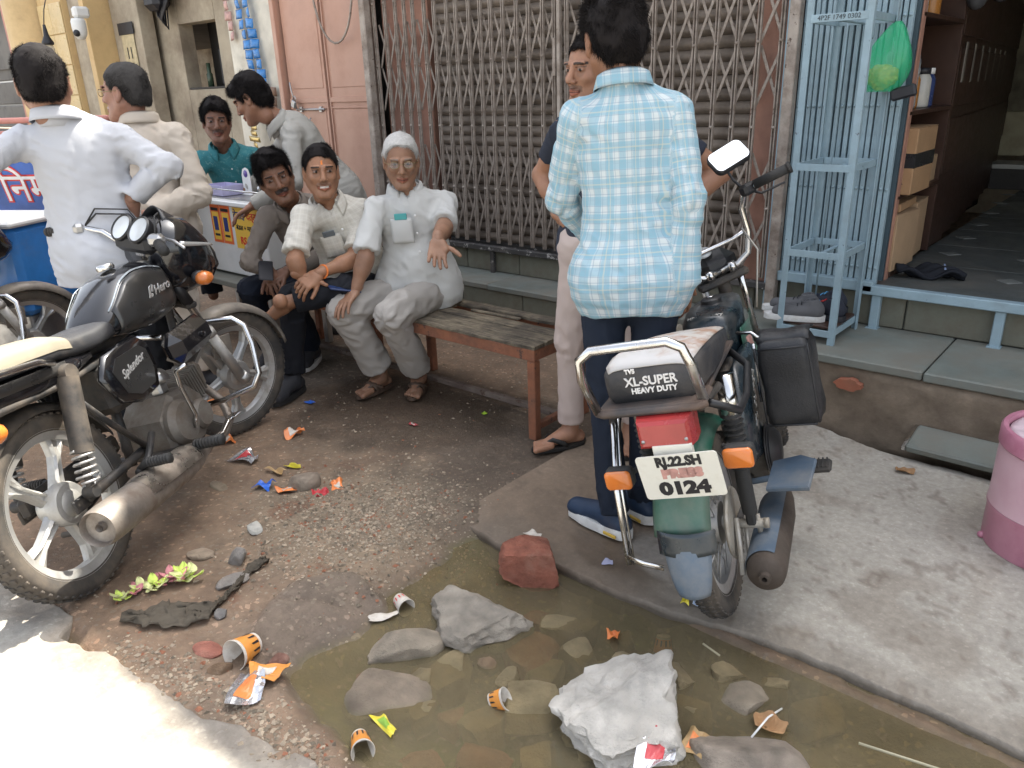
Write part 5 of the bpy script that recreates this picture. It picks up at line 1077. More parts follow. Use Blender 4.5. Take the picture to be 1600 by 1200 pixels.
def head_colour(v, c, r, f, u, hs, skin, stubble=0., mous=0., brow=(.015,.012,.012), gaze=(0,0), tilak=False, smile=0., mcol=None):
    q = (v-c)/hs; x, y, z = q@r, q@f, q@u; ax_ = np.abs(x); col = np.tile(np.array(skin, np.float64), (len(v),1)); col *= (1+.10*vnoise(v, 18, 5))[:,None]
    def mx(m, cc, s_=1.): m = np.clip(m, 0, 1)[:,None]*s_; nonlocal col; col = col*(1-m)+m*np.array(cc)
    fr = y > .03
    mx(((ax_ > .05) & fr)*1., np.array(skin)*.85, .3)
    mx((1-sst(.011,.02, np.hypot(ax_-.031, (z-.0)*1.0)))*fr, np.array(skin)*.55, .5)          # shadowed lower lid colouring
    eye = (((ax_-.031)/.0120)**2+((z-.0110)/.0040)**2 < 1) & (y > .07); mx(eye*1., (.27,.22,.20))
    for s_ in (-1,1):
        mx(((np.hypot(x-s_*.031-gaze[0]*.005, z-.0110-gaze[1]*.002) < .0058) & (y > .07))*1., (.012,.008,.006))
    mx(((ax_ > .014) & (ax_ < .050) & (np.abs(z-(.0315-.10*np.maximum(0,ax_-.035))) < .0042) & fr)*1., brow, .92)
    mx(((np.abs(z-.0195) < .0024) & (ax_ > .016) & (ax_ < .047) & (y > .06))*1., (.02,.013,.012), .75)
    lip = (ax_ < .026+.006*smile) & (np.abs(z+.0615) < .0125-.25*ax_) & (y > .07); mx(lip*1., np.array(skin)*np.array((.95,.55,.55)), .8)
    if smile > .3: mx(((ax_ < .020) & (np.abs(z+.0605-.002) < .0042) & (y > .07))*1., (.66,.62,.56), .95)
    else: mx(((ax_ < .026) & (np.abs(z+.0612) < .0020) & (y > .07))*1., (.06,.02,.02), .8)
    if mous: mx(((ax_ < .033) & (z < -.036-.15*ax_) & (z > -.0535-.25*ax_) & (y > .065))*1., mcol or brow, mous)
    if stubble: mx(sst(-.025,-.06,z+.9*0)*(y > -.01)*(1-lip)*(.6+.4*vnoise(v, 200, 3)), np.array(skin)*.45, stubble)
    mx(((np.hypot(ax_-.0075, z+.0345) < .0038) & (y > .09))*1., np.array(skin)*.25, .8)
    if tilak: mx(((ax_ < .004) & (np.abs(z-.050) < .009) & (y > .05))*1., (.75,.22,.03))
    return col
def hair_build(c, r, f, u, hs, mat, parent, style, seed=1, res=.0045):
    st = dict(short=dict(top=.009, side=.0035, fz=.076, ez=.012, bz=-.055, ns=.004), full=dict(top=.022, side=.008, fz=.070, ez=.0, bz=-.085, ns=.007), tall=dict(top=.024, side=.0045, fz=.072, ez=.012, bz=-.055, ns=.007),
              old=dict(top=.008, side=.006, fz=.088, ez=.02, bz=-.055, ns=.003), thin=dict(top=.006, side=.010, fz=.09, ez=.01, bz=-.06, ns=.002))[style]
    Mx = np.stack([r, f, u], 1); W = lambda x, y, z: c+(r*x+f*y+u*z)*hs
    lo = c-.16*hs; hi = c+.17*hs; g = SDF(lo, hi, res)
    g.el(W(0,-.014,.040+st['top']*.35), ((.076+st['side'])*hs,(.097+st['side'])*hs,(.080+st['top'])*hs), Mx, .005)
    g.el(W(0,-.045,-.005), ((.066+st['side'])*hs,(.066+st['side'])*hs,.075*hs), Mx, .02*hs)
    if style in ('full','tall'): g.el(W(0,.045,.088), (.052*hs,.038*hs,.028*hs), Mx, .02*hs)
    def clip(P):
        q = (P-c)/hs; y = q@f; z = q@u; x = np.abs(q@r)
        zl = np.interp(y, [-.11,-.05,-.028,.0,.022,.045,.062,.10], [st['bz'],st['bz']+.01,-.01,st['ez']+.01,st['ez']+.0,st['fz']*.55+.012,st['fz'],st['fz']+.01])
        return zl
    m = np.abs(g.D) < .06; i = np.nonzero(m); P = np.stack([g.ax[0][i[0]],g.ax[1][i[1]],g.ax[2][i[2]]],-1).astype(np.float64); q = (P-c)/hs; zl = clip(P)
    d = np.maximum(g.D[i], (zl-(q@u))*hs*.8); n = vnoise(P, 60, seed)*st['ns']*.5+vnoise(P, 22, seed+1)*st['ns']*.6; g.D[i] = d-n; g.D[~m & (g.D > 0)] = .05
    # drop the inside far below the hair line
    v, qd = g.mesh(); 
    # short strands so that the outline reads as hair
    rs = np.random.RandomState(seed); k = rs.randint(0, len(v), 26000); base = v[k]; out = base-(c+u*.03*hs); out /= np.linalg.norm(out, axis=1)[:,None]; L = (.012+.022*rs.rand(len(k)))*(1.0 if style in ('full','tall') else .6)
    ok = ((base-c)@u/hs) > -.09
    fl_ = np.stack([vnoise(base, 22, seed+k2) for k2 in (5,6,7)], 1); comb_ = (f*(.5 if style in ('full','tall') else .2)-u*.6); dr = out*(.45 if style in ('full','tall') else .38)+comb_+fl_*.8+rs.normal(size=out.shape)*.14; dr /= np.linalg.norm(dr, axis=1)[:,None]; sd_ = np.cross(dr, rs.normal(size=out.shape)); sd_ /= np.linalg.norm(sd_, axis=1)[:,None]
    b0 = base-out*.003; A = b0+sd_*.0008; B_ = b0-sd_*.0008; Cc = b0+dr*L[:,None]; A, B_, Cc = A[ok], B_[ok], Cc[ok]; n0 = len(v); nn = len(A)
    v = np.concatenate([v, A, B_, Cc]); tr = np.stack([n0+np.arange(nn), n0+nn+np.arange(nn), n0+2*nn+np.arange(nn)], 1)
    return part('hair', np_mesh('hair', v, qd, mat, True, tr), None, parent)

def hand_sdf(g, w_, d, n, side, curl=.3, hs=1., thumb=.6, spread=.12, curls=None):
    """w_: wrist, d: towards the fingers, n: palm normal (facing direction of the palm), side: +1/-1 thumb side"""
    d = nrm_(d); n = nrm_(n-d*np.dot(n,d)); s_ = np.cross(d, n)*side; S = hs
    g.rc(w_-d*.03*S, w_+d*.02*S, .026*S, .028*S, .01, n, .75)
    for k in range(4):
        o = (-.030+.020*k); g.rc(w_+(d*.02+s_*o*.7)*S, w_+(d*.085+s_*o)*S, .015*S, .0125*S, .012, n, .85)
    g.rc(w_+(d*.02+s_*.022+n*.006)*S, w_+(d*.055+s_*.036+n*.012)*S, .017*S, .013*S, .012)
    for k in range(4):
        o = -.031+.0205*k; L = [.058,.074,.080,.072][k]*S; c_ = curls[k] if curls else curl; p = w_+(d*(.088+[-.008,0,.003,-.001][k])+s_*o)*S; dd = nrm_(d+s_*(o/.03)*spread)
        for j, (fr, an) in enumerate(((.45,.7),(.32,1.0),(.25,.8))):
            a_ = c_*an; dd = nrm_(dd*math.cos(a_)+n*math.sin(a_)); q = p+dd*L*fr; g.rc(p, q, (.0092-.0008*j)*S, (.0086-.0009*j)*S, .003); p = q
    p = w_+(d*.035+s_*.036+n*.008)*S; dd = nrm_(d*.75+s_*thumb*1.3+n*.35)
    for j, fr in enumerate((.032,.026,.02)):
        q = p+dd*fr*S; g.rc(p, q, (.0115-.001*j)*S, (.0105-.0012*j)*S, .004); p = q; dd = nrm_(dd+d*.25)

def add_mesh(parts):
    vs = []; qs = []; n = 0
    for v, q in parts: vs.append(v); qs.append(q+n); n += len(v)
    return np.concatenate(vs), np.concatenate(qs)
def bnds(pts, m):
    p = np.array(pts); return p.min(0)-m, p.max(0)+m

def person(spec):
    J = {k: np.array(v, np.float64) for k, v in spec['J'].items()}; sc = spec.get('sc', 1.); root = np.array(spec['root'], np.float64); t0 = time.time()
    t = thing('person', spec['label'], 'person', tuple(root)); 
    for k in J: J[k] = J[k]-root
    hf, hu = nrm_(spec['hf']), np.array(spec.get('hu', (0,0,1)), np.float64); hs = spec.get('hs', 1.)
    r_, f_, u_ = basis(hf, hu); hc = J['head']; skin = spec['skin']
    bf = nrm_(spec['bf']); br = nrm_(J['shR']-J['shL']); bu = nrm_(J['neck']-J['pel']); bf = nrm_(bf-bu*(bf@bu)); lat = nrm_(np.cross(bf, bu))
    seated = spec.get('seated', False); hasleg = 'knR' in J; bare = spec.get('bare', False)
    # ---- body: one continuous skin surface
    pts = [J[k] for k in J if k not in ('head',)]; lo, hi = bnds(pts, .17); parts = []
    g = SDF(lo, hi, .0085)
    chest = J['neck']-bu*.14*sc; belly = J['pel']+bu*.12*sc
    g.rc(J['pel'], belly, .11*sc, .10*sc, .03, bf, .66); g.rc(belly, chest, .10*sc, .12*sc, .03, bf, .66); g.rc(J['shL']*.85+J['shR']*.15-bu*.03, J['shR']*.85+J['shL']*.15-bu*.03, .034*sc, .034*sc, .05); g.rc(J['neck']-bu*.03, hc-u_*.06*hs, .052*sc, .048*hs, .03)
    for s_ in 'LR':
        lg_ = spec['sleeve'] == 'long'; q_ = .80 if lg_ else 1.
        g.rc(J['sh'+s_], J['el'+s_], (.034 if lg_ else .036)*sc, (.030 if lg_ else .037)*sc, .02); 
        if 'wr'+s_ in J: g.rc(J['el'+s_], J['wr'+s_], .039*q_*sc, .026*sc, .015); m_ = J['el'+s_]*.7+J['wr'+s_]*.3; g.rc(J['el'+s_], m_, .037*q_*sc, .040*q_*sc, .02)
    if hasleg:
        for s_ in 'LR': g.rc(J['hip'+s_], J['kn'+s_], .060*sc, .038*sc, .03); g.rc(J['kn'+s_], J['an'+s_], .038*sc, .032*sc, .02)
    parts.append(g.mesh())
    for s_ in 'LR':
        H = spec.get('hand'+s_)
        if H is None or 'wr'+s_ not in J: continue
        w_ = J['wr'+s_]; d = nrm_(H['d']); lo, hi = bnds([w_, w_+d*.12*sc], .10*sc); gh = SDF(lo, hi, .0032); hand_sdf(gh, w_, d, np.array(H['n'], float), H.get('side', 1), H.get('curl', .35), sc*H.get('hs', 1.), H.get('thumb', .6), H.get('spread', .12), H.get('curls')); parts.append(gh.mesh())
    feet = spec.get('feet', {})
    for s_, F in feet.items():
        if F['type'] in ('shoe',): continue
        a = J['an'+s_]; d = nrm_(F['d']); up = np.array((0,0,1.)) if 'up' not in F else nrm_(F['up']); l_ = np.cross(up, d); so = a-up*.075*sc; L = .165*sc
        gf = SDF(*bnds([a-d*.06, a+d*.20*sc, so], .06), .0045); gf.rc(a+up*.03, a-up*.02, .036*sc, .034*sc, .015); gf.rc(so-d*.035*sc+up*.018, so+d*.02+up*.02, .030*sc, .028*sc, .02); gf.rc(a-up*.03+d*.015, so+d*L*.75+up*.012, .032*sc, .020*sc, .02, l_, 1.25)
        for k in range(5):
            o = (-.032+.0155*k)*sc*F.get('side', 1); LL = (.195-.0085*k-(.0 if k else .004))*sc*.98; rr = (.0125 if k == 0 else .0088)*sc; b = so+d*L*.68+l_*-o*.9+up*.012; gf.rc(b, so+d*LL+l_*-o*1.12+up*.010, rr*1.2, rr, .004)
        parts.append(gf.mesh())
    gh = SDF(*bnds([hc-u_*.04*hs], .165*hs), .0031); head_sdf(gh, hc, r_, f_, u_, hs, **spec.get('hp', {})); hv, hq = gh.mesh(); nh0 = sum(len(p[0]) for p in parts); parts.append((hv, hq))
    v, q = add_mesh(parts); me = np_mesh('body', v, q, m_skin); col = np.tile(np.array(skin, np.float64), (len(v),1))*(1+.12*vnoise(v, 14, 3))[:,None]; col[nh0:] = head_colour(hv, hc, r_, f_, u_, hs, skin, **spec.get('hcol', {})); vattr(me, 'col', col)
    part('body', me, None, t); hair_build(hc, r_, f_, u_, hs, spec['hairmat'], t, spec['hair'], spec.get('seed', 1))
    pN = hc+(-f_*.024-u_*.12)*hs-J['neck']; NK = J['neck']+(pN-bu*(pN@bu))*.7
    # ---- shirt
    segs = [(J['pel']-bu*.1, J['neck'], .15, bf)]
    arms = []
    for s_ in 'LR':
        segs.append((J['sh'+s_], J['el'+s_], .055, bf)); 
        if 'wr'+s_ in J and spec['sleeve'] == 'long': segs.append((J['el'+s_], J['wr'+s_], .045, bf))
    S_ = spec['shirt']; amp = S_.get('amp', .007)*1.25; loose = S_.get('loose', .018)
    hem = S_.get('hem', .14)
    pts = [J['pel']-bu*(hem+.02), J['neck']+bu*.03, J['shL'], J['shR'], J['elL'], J['elR']]+[J['wr'+s_] for s_ in 'LR' if 'wr'+s_ in J and spec['sleeve'] == 'long']; g = SDF(*bnds(pts, .20), .0078)
    bel = S_.get('belly', 0.)
    cuts = []
    for s_ in 'LR':
        sh, e = J['sh'+s_], J['el'+s_]
        if spec['sleeve'] == 'long':
            g.rc(sh-bu*.012, e, (.042+loose*.45)*sc, (.041+loose*.5)*sc, .05)
            if 'wr'+s_ in J:
                w_ = J['wr'+s_]; g.rc(e, w_, (.041+loose*.5)*sc, (.034+loose*.35)*sc, .02); g.rc(e*.12+w_*.88, w_*1.0, (.037+loose*.35)*sc, (.036+loose*.35)*sc, .004); cuts.append((w_-nrm_(w_-e)*.012, w_-e, .10))
        else:
            fr = S_.get('sl', .78); g.rc(sh-bu*.012, sh+(e-sh)*fr*1.0, (.042+loose*.4)*sc, (.044+loose*.8)*sc, .05); cuts.append((sh+(e-sh)*fr, e-sh, .11))
    for p_, n_, rad in cuts: g.cut(p_, n_, .003, p_-rad, p_+rad)
    g.rc(J['pel']-bu*(hem+.04), J['pel']+bu*.02, (.146+loose)*sc, (.138+loose)*sc, .03, bf, .72); g.rc(J['pel']+bu*.0, belly, (.140+loose+bel)*sc, (.135+loose+bel)*sc, .04, bf, .76); g.rc(belly, chest, (.126+loose)*sc, (.146+loose)*sc, .04, bf, .68)
    if hasleg:
        g.rc(J['hipL']-bf*(.0 if seated else .036), J['hipR']-bf*(.0 if seated else .036), (.085+loose*.6+(.024 if seated else 0))*sc, (.085+loose*.6+(.024 if seated else 0))*sc, .10)
    if bel: g.el(belly+bf*.03*sc, (.13*sc,.12*sc,.14*sc), None, .04)
    g.rc(J['shL']*.88+J['shR']*.12-bu*.02, J['shR']*.88+J['shL']*.12-bu*.02, .052*sc, .052*sc, .05); g.rc(J['neck']-bu*.06, NK+bu*.012, .092*sc, .066*sc, .03)
    foldpts = [(J['el'+s_], .09, 1.2) for s_ in 'LR']+[(J['sh'+s_], .09, .5) for s_ in 'LR']+[(J['pel'], .16, .8)]
    g.disp(folds(segs, amp, foldpts, spec.get('seed', 1)*3, vert=S_.get('vert', .003), fa=22 if spec['sleeve']=='long' else 15, fr=11.))
    hemn = -bu; hp_ = J['pel']-bu*hem
    g.disp(lambda P: -np.clip(((hp_-P)@bu)+.012*np.sin((P@lat)*16+1)+.010*vnoise(P, 8, 3), -.2, .2)*((((hp_-P)@bu)+.012*np.sin((P@lat)*16+1)+.010*vnoise(P, 8, 3)) > -.03)*0, .001)
    hd = lambda P: ((hp_-P)@bu)+.010*np.sin((P@lat)*18+1)+.010*vnoise(P, 7, 3)
    B = g.blk(hp_-.30, hp_+.30); sl, X, Y, Z = B; G = np.stack(np.broadcast_arrays(X, Y, Z), -1).reshape(-1,3); dd = hd(G).reshape(g.D[sl].shape); g.D[sl] = np.maximum(g.D[sl], dd.astype(np.float32))
    # neck opening
    no = NK+bu*.02; g.rc(no+bu*.006+bf*.016, no+bu*.12, .050*sc, .072*sc, .006, op='sub')
    if S_.get('vneck', 1): g.rc(no+bf*.085*sc-bu*.035, no+bf*.05*sc+bu*.03, .003, .030, .006, op='sub')
    v, q = g.mesh(); me = np_mesh('shirt', v, q, S_['mat']); al, ar, si = seg_coords(v, segs); vattr(me, 'cuv', np.stack([ar*(1.0), al, si*.1], 1)); sh_ob = part('shirt', me, None, t)
    if S_.get('collar', 1):
        # folded collar: a ring that stands up and falls outwards
        mb = MB(); cN = NK+bu*.012*sc
        def cfn(u, v):
            th = R(28+304*u); rr = (.068+.016*(v > .45)*(v-.45)/.55)*sc + .008*(v > .45); h = (-.045+.081*min(v/.45, 1) - .054*max(0, v-.45)/.55)*sc; fr = math.cos(th); tip = max(0, (abs(u-.5)*2-.8)/.2)
            p = cN + bf*(math.cos(th)*rr*1.02+.006) + lat*math.sin(th)*rr*1.05 + bu*(h+.020*(1-fr)*.5-.018*max(0,fr)) - bu*tip*.020*(v > .5); return p
        mb.sheet(cfn, 36, 7, .003); o = part('collar', mb, S_['mat'], sh_ob); vv = np.array(mb.v); vattr(o.data, 'cuv', np.stack([vv@lat, vv@bu, vv[:,0]*0], 1))
    if S_.get('pocket'):
        mb = MB(); pc = chest+bf*(.118+loose*.7)*sc+(-lat if S_['pocket'] < 0 else lat)*.068*sc-bu*.015; 
        n_ = nrm_(bf*.95+(-lat if S_['pocket'] < 0 else lat)*.30); l2 = nrm_(np.cross(n_, bu)); 
        mb.sheet(lambda u, v: pc+l2*(u-.5)*.105*sc+bu*(v-.5)*.12*sc+n_*(.004+.010*math.sin(math.pi*u)*math.sin(math.pi*v)), 8, 8, .003); pk = part('pocket', mb, S_['mat'], sh_ob); vv = np.array(mb.v); vattr(pk.data, 'cuv', np.stack([vv@lat, vv@bu, vv[:,0]*0], 1))
        if S_.get('pen'):
            mb = MB(); cb = pc+bu*.068*sc+n_*.005; mb.box((0,0,0),(.060*sc,.008,.030),.002,X=Matrix([list(np.append(np.array([l2[i],n_[i],bu[i]]),cb[i])) for i in range(3)]+[[0,0,0,1]])); part('phone' if S_['pen']=='phone' else 'notebook', mb, M('teal_cover',(.05,.33,.33),.4) if S_['pen']!='phone' else M('grey_phone',(.13,.15,.16),.3), sh_ob)
    if S_.get('buttons'):
        for k in range(5):
            z_ = J['neck']-bu*(.09+.085*k)*sc; p_ = z_+bf*(.115+loose*.7+(.02 if k>1 else 0)+bel*.6)*sc; mb = MB(); mb.ell(tuple(p_), (.006,.006,.006), 8, 6); part('button', mb, m_paper, sh_ob)
    # ---- trousers
    if hasleg and 'pants' in spec:
        Pn = spec['pants']; lz = Pn.get('loose', .02); pts = [J['pel']+bu*.06]+[J[k+s_] for k in ('hip','kn','an') for s_ in 'LR']; g = SDF(*bnds(pts, .20), .0088)
        g.rc(J['hipL'], J['hipR'], (.088+lz*.5)*sc, (.088+lz*.5)*sc, .04); g.rc(J['pel']-bu*.03, J['pel']+bu*.10, (.138+lz*.3)*sc, (.128+lz*.3)*sc, .05, bf, .74)
        if not seated: g.rc(J['hipL']-bf*.045, J['hipR']-bf*.045, .075*sc, .075*sc, .06)
        cuts = []; segl = []
        for s_ in 'LR':
            h_, k_, a_ = J['hip'+s_], J['kn'+s_], J['an'+s_]; g.rc(h_, k_, (.082+lz*.5)*sc, (.056+lz*.5)*sc, .03); g.rc(k_+(a_-k_)*.04, a_, (.050+lz*.5)*sc, (.042+lz*Pn.get('flare', 1.))*sc, .02); segl += [(h_, k_, .08, bf), (k_, a_, .06, bf)]; e_ = a_+nrm_(k_-a_)*Pn.get('hem', {}).get(s_, .02); cuts.append((e_, a_-k_))
        g.disp(folds(segl, Pn.get('amp', .008)*1.15, [(J['kn'+s_], .10, 1.2) for s_ in 'LR']+[(J['hip'+s_], .10, 1.1) for s_ in 'LR']+[(J['an'+s_]+np.array((0,0,.06)), .09, Pn.get('bunch', .6)) for s_ in 'LR'], spec.get('seed', 1)*5+2, vert=.002, fa=11, fr=15.))
        for p_, n_ in cuts: g.cut(p_, n_, .003, p_-.13, p_+.13)
        for (p_, n_), s_ in zip(cuts, 'LR'): g.rc(p_+nrm_(n_)*.02, p_-nrm_(n_)*.03, (.036+lz*Pn.get('flare', 1.)*.8)*sc, (.030+lz*.8)*sc, .006, op='sub')
        v, q = g.mesh(); me = np_mesh('trousers', v, q, Pn['mat']); al, ar, si = seg_coords(v, segl); vattr(me, 'cuv', np.stack([ar, al, si*.1], 1)); part('trousers', me, None, t)
    # ---- shoes and sandals
    for s_, F in feet.items():
        a = J['an'+s_]; d = nrm_(F['d']); up = np.array((0,0,1.)) if 'up' not in F else nrm_(F['up']); l_ = np.cross(up, d); so = a-up*(.092 if F['type']=='shoe' else .086)*sc; X_ = lambda p: tuple(p)
        if F['type'] == 'bare': continue
        if F['type'] == 'shoe':
            L = F.get('len', .27)*sc; rk = F.get('rock', 0.)
            def sole(th0, th1, wm): 
                rings = []
                for k in range(15):
                    u = k/14; w0 = (.030+.016*math.sin(math.pi*min(1,u*1.25))**.8+.008*math.sin(math.pi*max(0,(u-.45)/.55)))*wm*sc*(1-.75*max(0,(u-.90)/.1)**2)*(1-.6*max(0,(.08-u)/.08)**2); c_ = so+d*(u-.27)*L+up*(.030*rk*max(0,u-.6)/.4); rings.append([c_+l_*w0*a_+up*b_ for a_, b_ in ((-1,th0),(-1.05,(th0+th1)/2),(-1,th1),(1,th1),(1.05,(th0+th1)/2),(1,th0))])
                return rings
            mb = MB(); mb.loft([[tuple(p) for p in rg] for rg in sole(0, .028*sc*F.get('thick', 1), 1.0)]); sh2 = part('shoe', mb, F['sole'], t, sharp=50)
            g = SDF(*bnds([so-d*.1, so+d*.22, a+up*.05], .06), .0045); g.rc(a+up*.0, a-up*.03, .043*sc, .044*sc, .015); g.rc(so-d*.042*sc+up*.045, so+d*.02+up*.045, .036*sc, .036*sc, .02); g.rc(a-up*.02+d*.02, so+d*(L*.60)+up*.038, .040*sc, .030*sc, .02, l_, 1.2); g.rc(so+d*L*.45+up*.035, so+d*(L*.63)+up*.034, .030*sc, .026*sc, .02, l_, 1.3); g.cut(so+up*.022*sc, -up, .003); g.cut(a+up*.022, up, .004); v, q = g.mesh(); part('upper', np_mesh('upper', v, q, F['mat']), None, sh2)
            mb = MB()
            for k in range(4): c_ = a+d*(.045+.020*k)*sc-up*(.012+.0135*k)*sc+up*.006; mb.tube([tuple(c_-l_*.022), tuple(c_+up*.008), tuple(c_+l_*.022)], .0028, 6)
            part('laces', mb, m_paper, sh2)
            if F.get('accent'):
                mb = MB(); 
                for sg in (1,): c_ = so+d*(-.02)*sc+l_*sg*.049*sc+up*.014; mb.box((0,0,0),(.055,.006,.012),.002,X=Matrix([[d[i],l_[i],up[i],c_[i]] for i in range(3)]+[[0,0,0,1]]))
                part('sole_accent', mb, F['accent'], sh2)
        else:
            so = a-up*.088*sc; L = .255*sc; rings = []
            for k in range(13):
                u = k/12; w0 = (.028+.020*math.sin(math.pi*min(1,u*1.1))**.7)*sc*(1-.7*max(0,(u-.9)/.1)**2)*(1-.5*max(0,(.1-u)/.1)**2); c_ = so+d*(u-.26)*L; rings.append([tuple(c_+l_*w0*a_+up*b_) for a_, b_ in ((-1,0),(-1.03,.008),(-1,.017),(1,.017),(1.03,.008),(1,0))])
            mb = MB(); mb.loft(rings); s2 = part('sandal', mb, F['mat'], t, sharp=50); mb = MB(); tip = so+d*L*.56+up*.022
            for sg in (-1,1):
                mb.tube([tuple(tip), tuple(so+d*L*.40+l_*sg*.026*sc+up*.050), tuple(so+d*L*.22+l_*sg*.045*sc+up*.030), tuple(so+d*L*.16+l_*sg*.047*sc+up*.012)], [.005,.011,.011,.009], 8, flat=.35)
            if F['type'] == 'sandal': mb.tube([tuple(so+d*L*.30-l_*.048*sc+up*.015), tuple(so+d*L*.34-l_*.03+up*.052), tuple(so+d*L*.36+up*.060), tuple(so+d*L*.34+l_*.03+up*.052), tuple(so+d*L*.30+l_*.048*sc+up*.015)], .014, 8, flat=.25, up=d)
            part('strap', mb, F['mat'], s2)
    if spec.get('glasses'):
        mb = MB(); W = lambda x, y, z: tuple(hc+(r_*x+f_*y+u_*z)*hs)
        for s_ in (-1,1):
            pts = [W(s_*.033+.0215*math.cos(a_), .100-.004*abs(math.cos(a_)), .009+.0155*math.sin(a_)) for a_ in np.linspace(0, 2*math.pi, 19)]; mb.tube(pts, .0015, 6, cap=False); mb.tube([W(s_*.054,.096,.013), W(s_*.074,.06,.012), W(s_*.083,-.01,.012)], .0014, 6)
        mb.tube([W(-.0115,.101,.012), W(0,.106,.015), W(.0115,.101,.012)], .0014, 6); gl_ = part('glasses', mb, M('spectacle_frame',(.28,.22,.12),.3,.8), t)
        t_ = MATS.get('lens') 
        if t_ is None:
            q_ = NT('lens'); q_.set(Base_Color=(.95,.97,.97,1), Roughness=.03, Alpha=.06); q_.b.inputs['Specular IOR Level'].default_value = .3; MATS['lens'] = t_ = q_.m
        for s_ in (-1,1): mb = MB(); Fm = Matrix([[r_[i],u_[i],f_[i],(hc+(r_*s_*.033+f_*.099+u_*.009)*hs)[i]] for i in range(3)]+[[0,0,0,1]]); mb.prism([(.0205*hs*math.cos(a_),.0148*hs*math.sin(a_)) for a_ in np.linspace(0,2*math.pi,18,endpoint=False)], -.0005, .0005, X=Fm); part('lens', mb, t_, gl_)
    print('person', round(time.time()-t0, 2)); return t

c_white = cloth('white_cotton', (.47,.48,.51), .04); c_white2 = cloth('white_shirt', (.51,.51,.49), .05)
c_beige = cloth('beige_kurta', (.50,.44,.37), .07); c_brown = cloth('grey_brown_shirt', (.20,.17,.145), .08); c_grey = cloth('pale_grey_shirt', (.38,.365,.33), .07)
c_teal = cloth('teal_printed_shirt', (.05,.20,.22), .2); c_navy = cloth('navy_trousers', (.012,.016,.027), .15); c_black = cloth('black_trousers', (.012,.013,.017), .15)
c_jean = cloth('dark_jeans', (.014,.020,.034), .2, bump=.4); c_stone = cloth('stone_trousers', (.37,.345,.315), .06); c_pink = cloth('pinkish_trousers', (.50,.41,.37), .06); c_navyt = cloth('navy_tshirt', (.03,.035,.05), .1)
t_ = NT('teal_print'); uvn = t_.add('ShaderNodeTexCoord').outputs['Object']; nn_ = t_.ramp(t_.noise(uvn, 45, 8, .75, 1.), .55, .66); t_.set(Base_Color=t_.mix(nn_, (.035,.19,.21), (.17,.33,.31)), Roughness=.85); c_tealp = t_.m
c_plaid = checked('blue_plaid', (.54,.60,.61), [(.052,.026,0,(.16,.37,.48),.52),(.052,.0022,.003,(.16,.25,.36),.5),(.052,.0022,.021,(.16,.25,.36),.5),(.052,.0016,.036,(.30,.40,.48),.55),(.104,.004,.044,(.62,.57,.42),.4)])
c_check = checked('cream_check', (.55,.52,.455), [(.032,.0014,0,(.36,.33,.30),.45),(.032,.005,.014,(.62,.60,.54),.5)])
m_shoeb = M('shoe_blue', (.010,.028,.065), .6, bs=300, dirt=.15); m_sole = M('white_rubber', (.68,.68,.66), .6, dirt=.3, dcol=(.35,.3,.24), ds=20); m_shoed = M('shoe_dark', (.03,.03,.035), .7, dirt=.2); m_sandal = M('sandal_brown', (.085,.055,.038), .55); m_flip = M('flipflop_black', (.02,.02,.02), .5); m_yel = M('yellow_rubber', (.62,.40,.06), .5)
B1, B2, B3 = (.30,.155,.09), (.22,.11,.065), (.27,.135,.08)
PEOPLE = {}
camd = lambda p: nrm_(V3(0,0,1.45)-V3(*p))
PEOPLE['old'] = dict(label='elderly white-haired man in glasses seated on the bench holding out his open palm', root=(-2.87,2.45,0), sc=1.0, seated=True, seed=1,
    J=dict(pel=(-2.87,2.62,.53), neck=(-2.885,2.60,.995), head=(-2.885,2.56,1.15), shR=(-2.96,2.43,.955), shL=(-2.80,2.77,.955), elR=(-2.90,2.30,.72), wrR=(-2.92,2.235,.575), elL=(-2.66,2.60,.845), wrL=(-2.53,2.43,.825), hipR=(-2.95,2.54,.515), hipL=(-2.80,2.65,.515), knR=(-2.96,2.19,.485), knL=(-2.70,2.26,.485), anR=(-2.99,2.40,.10), anL=(-2.83,2.52,.10)),
    hf=(.75,-.66,-.20), hs=1.02, bf=(.80,-.60,0), skin=(.27,.15,.095), hairmat=m_hairg, hair='old', hp=dict(age=1.), hcol=dict(gaze=(0,-1), brow=(.22,.17,.14)), glasses=True, sleeve='short',
    shirt=dict(mat=c_white2, loose=.020, belly=.012, sl=.85, hem=.10, pocket=1, pen='note', buttons=1, amp=.007), pants=dict(mat=c_stone, loose=.036, flare=1.15, amp=.010, hem=dict(R=.05, L=.045)),
    handL=dict(d=(.45,-.55,-.62), n=(.62,-.35,.55), side=-1, curl=.25, thumb=1.0, hs=1.05), handR=dict(d=(.15,-.72,-.35), n=(.1,.2,-.95), side=-1, curl=.35), feet=dict(R=dict(type='sandal', d=(.15,-.98,0), mat=m_sandal), L=dict(type='sandal', d=(.55,-.83,0), mat=m_sandal)))
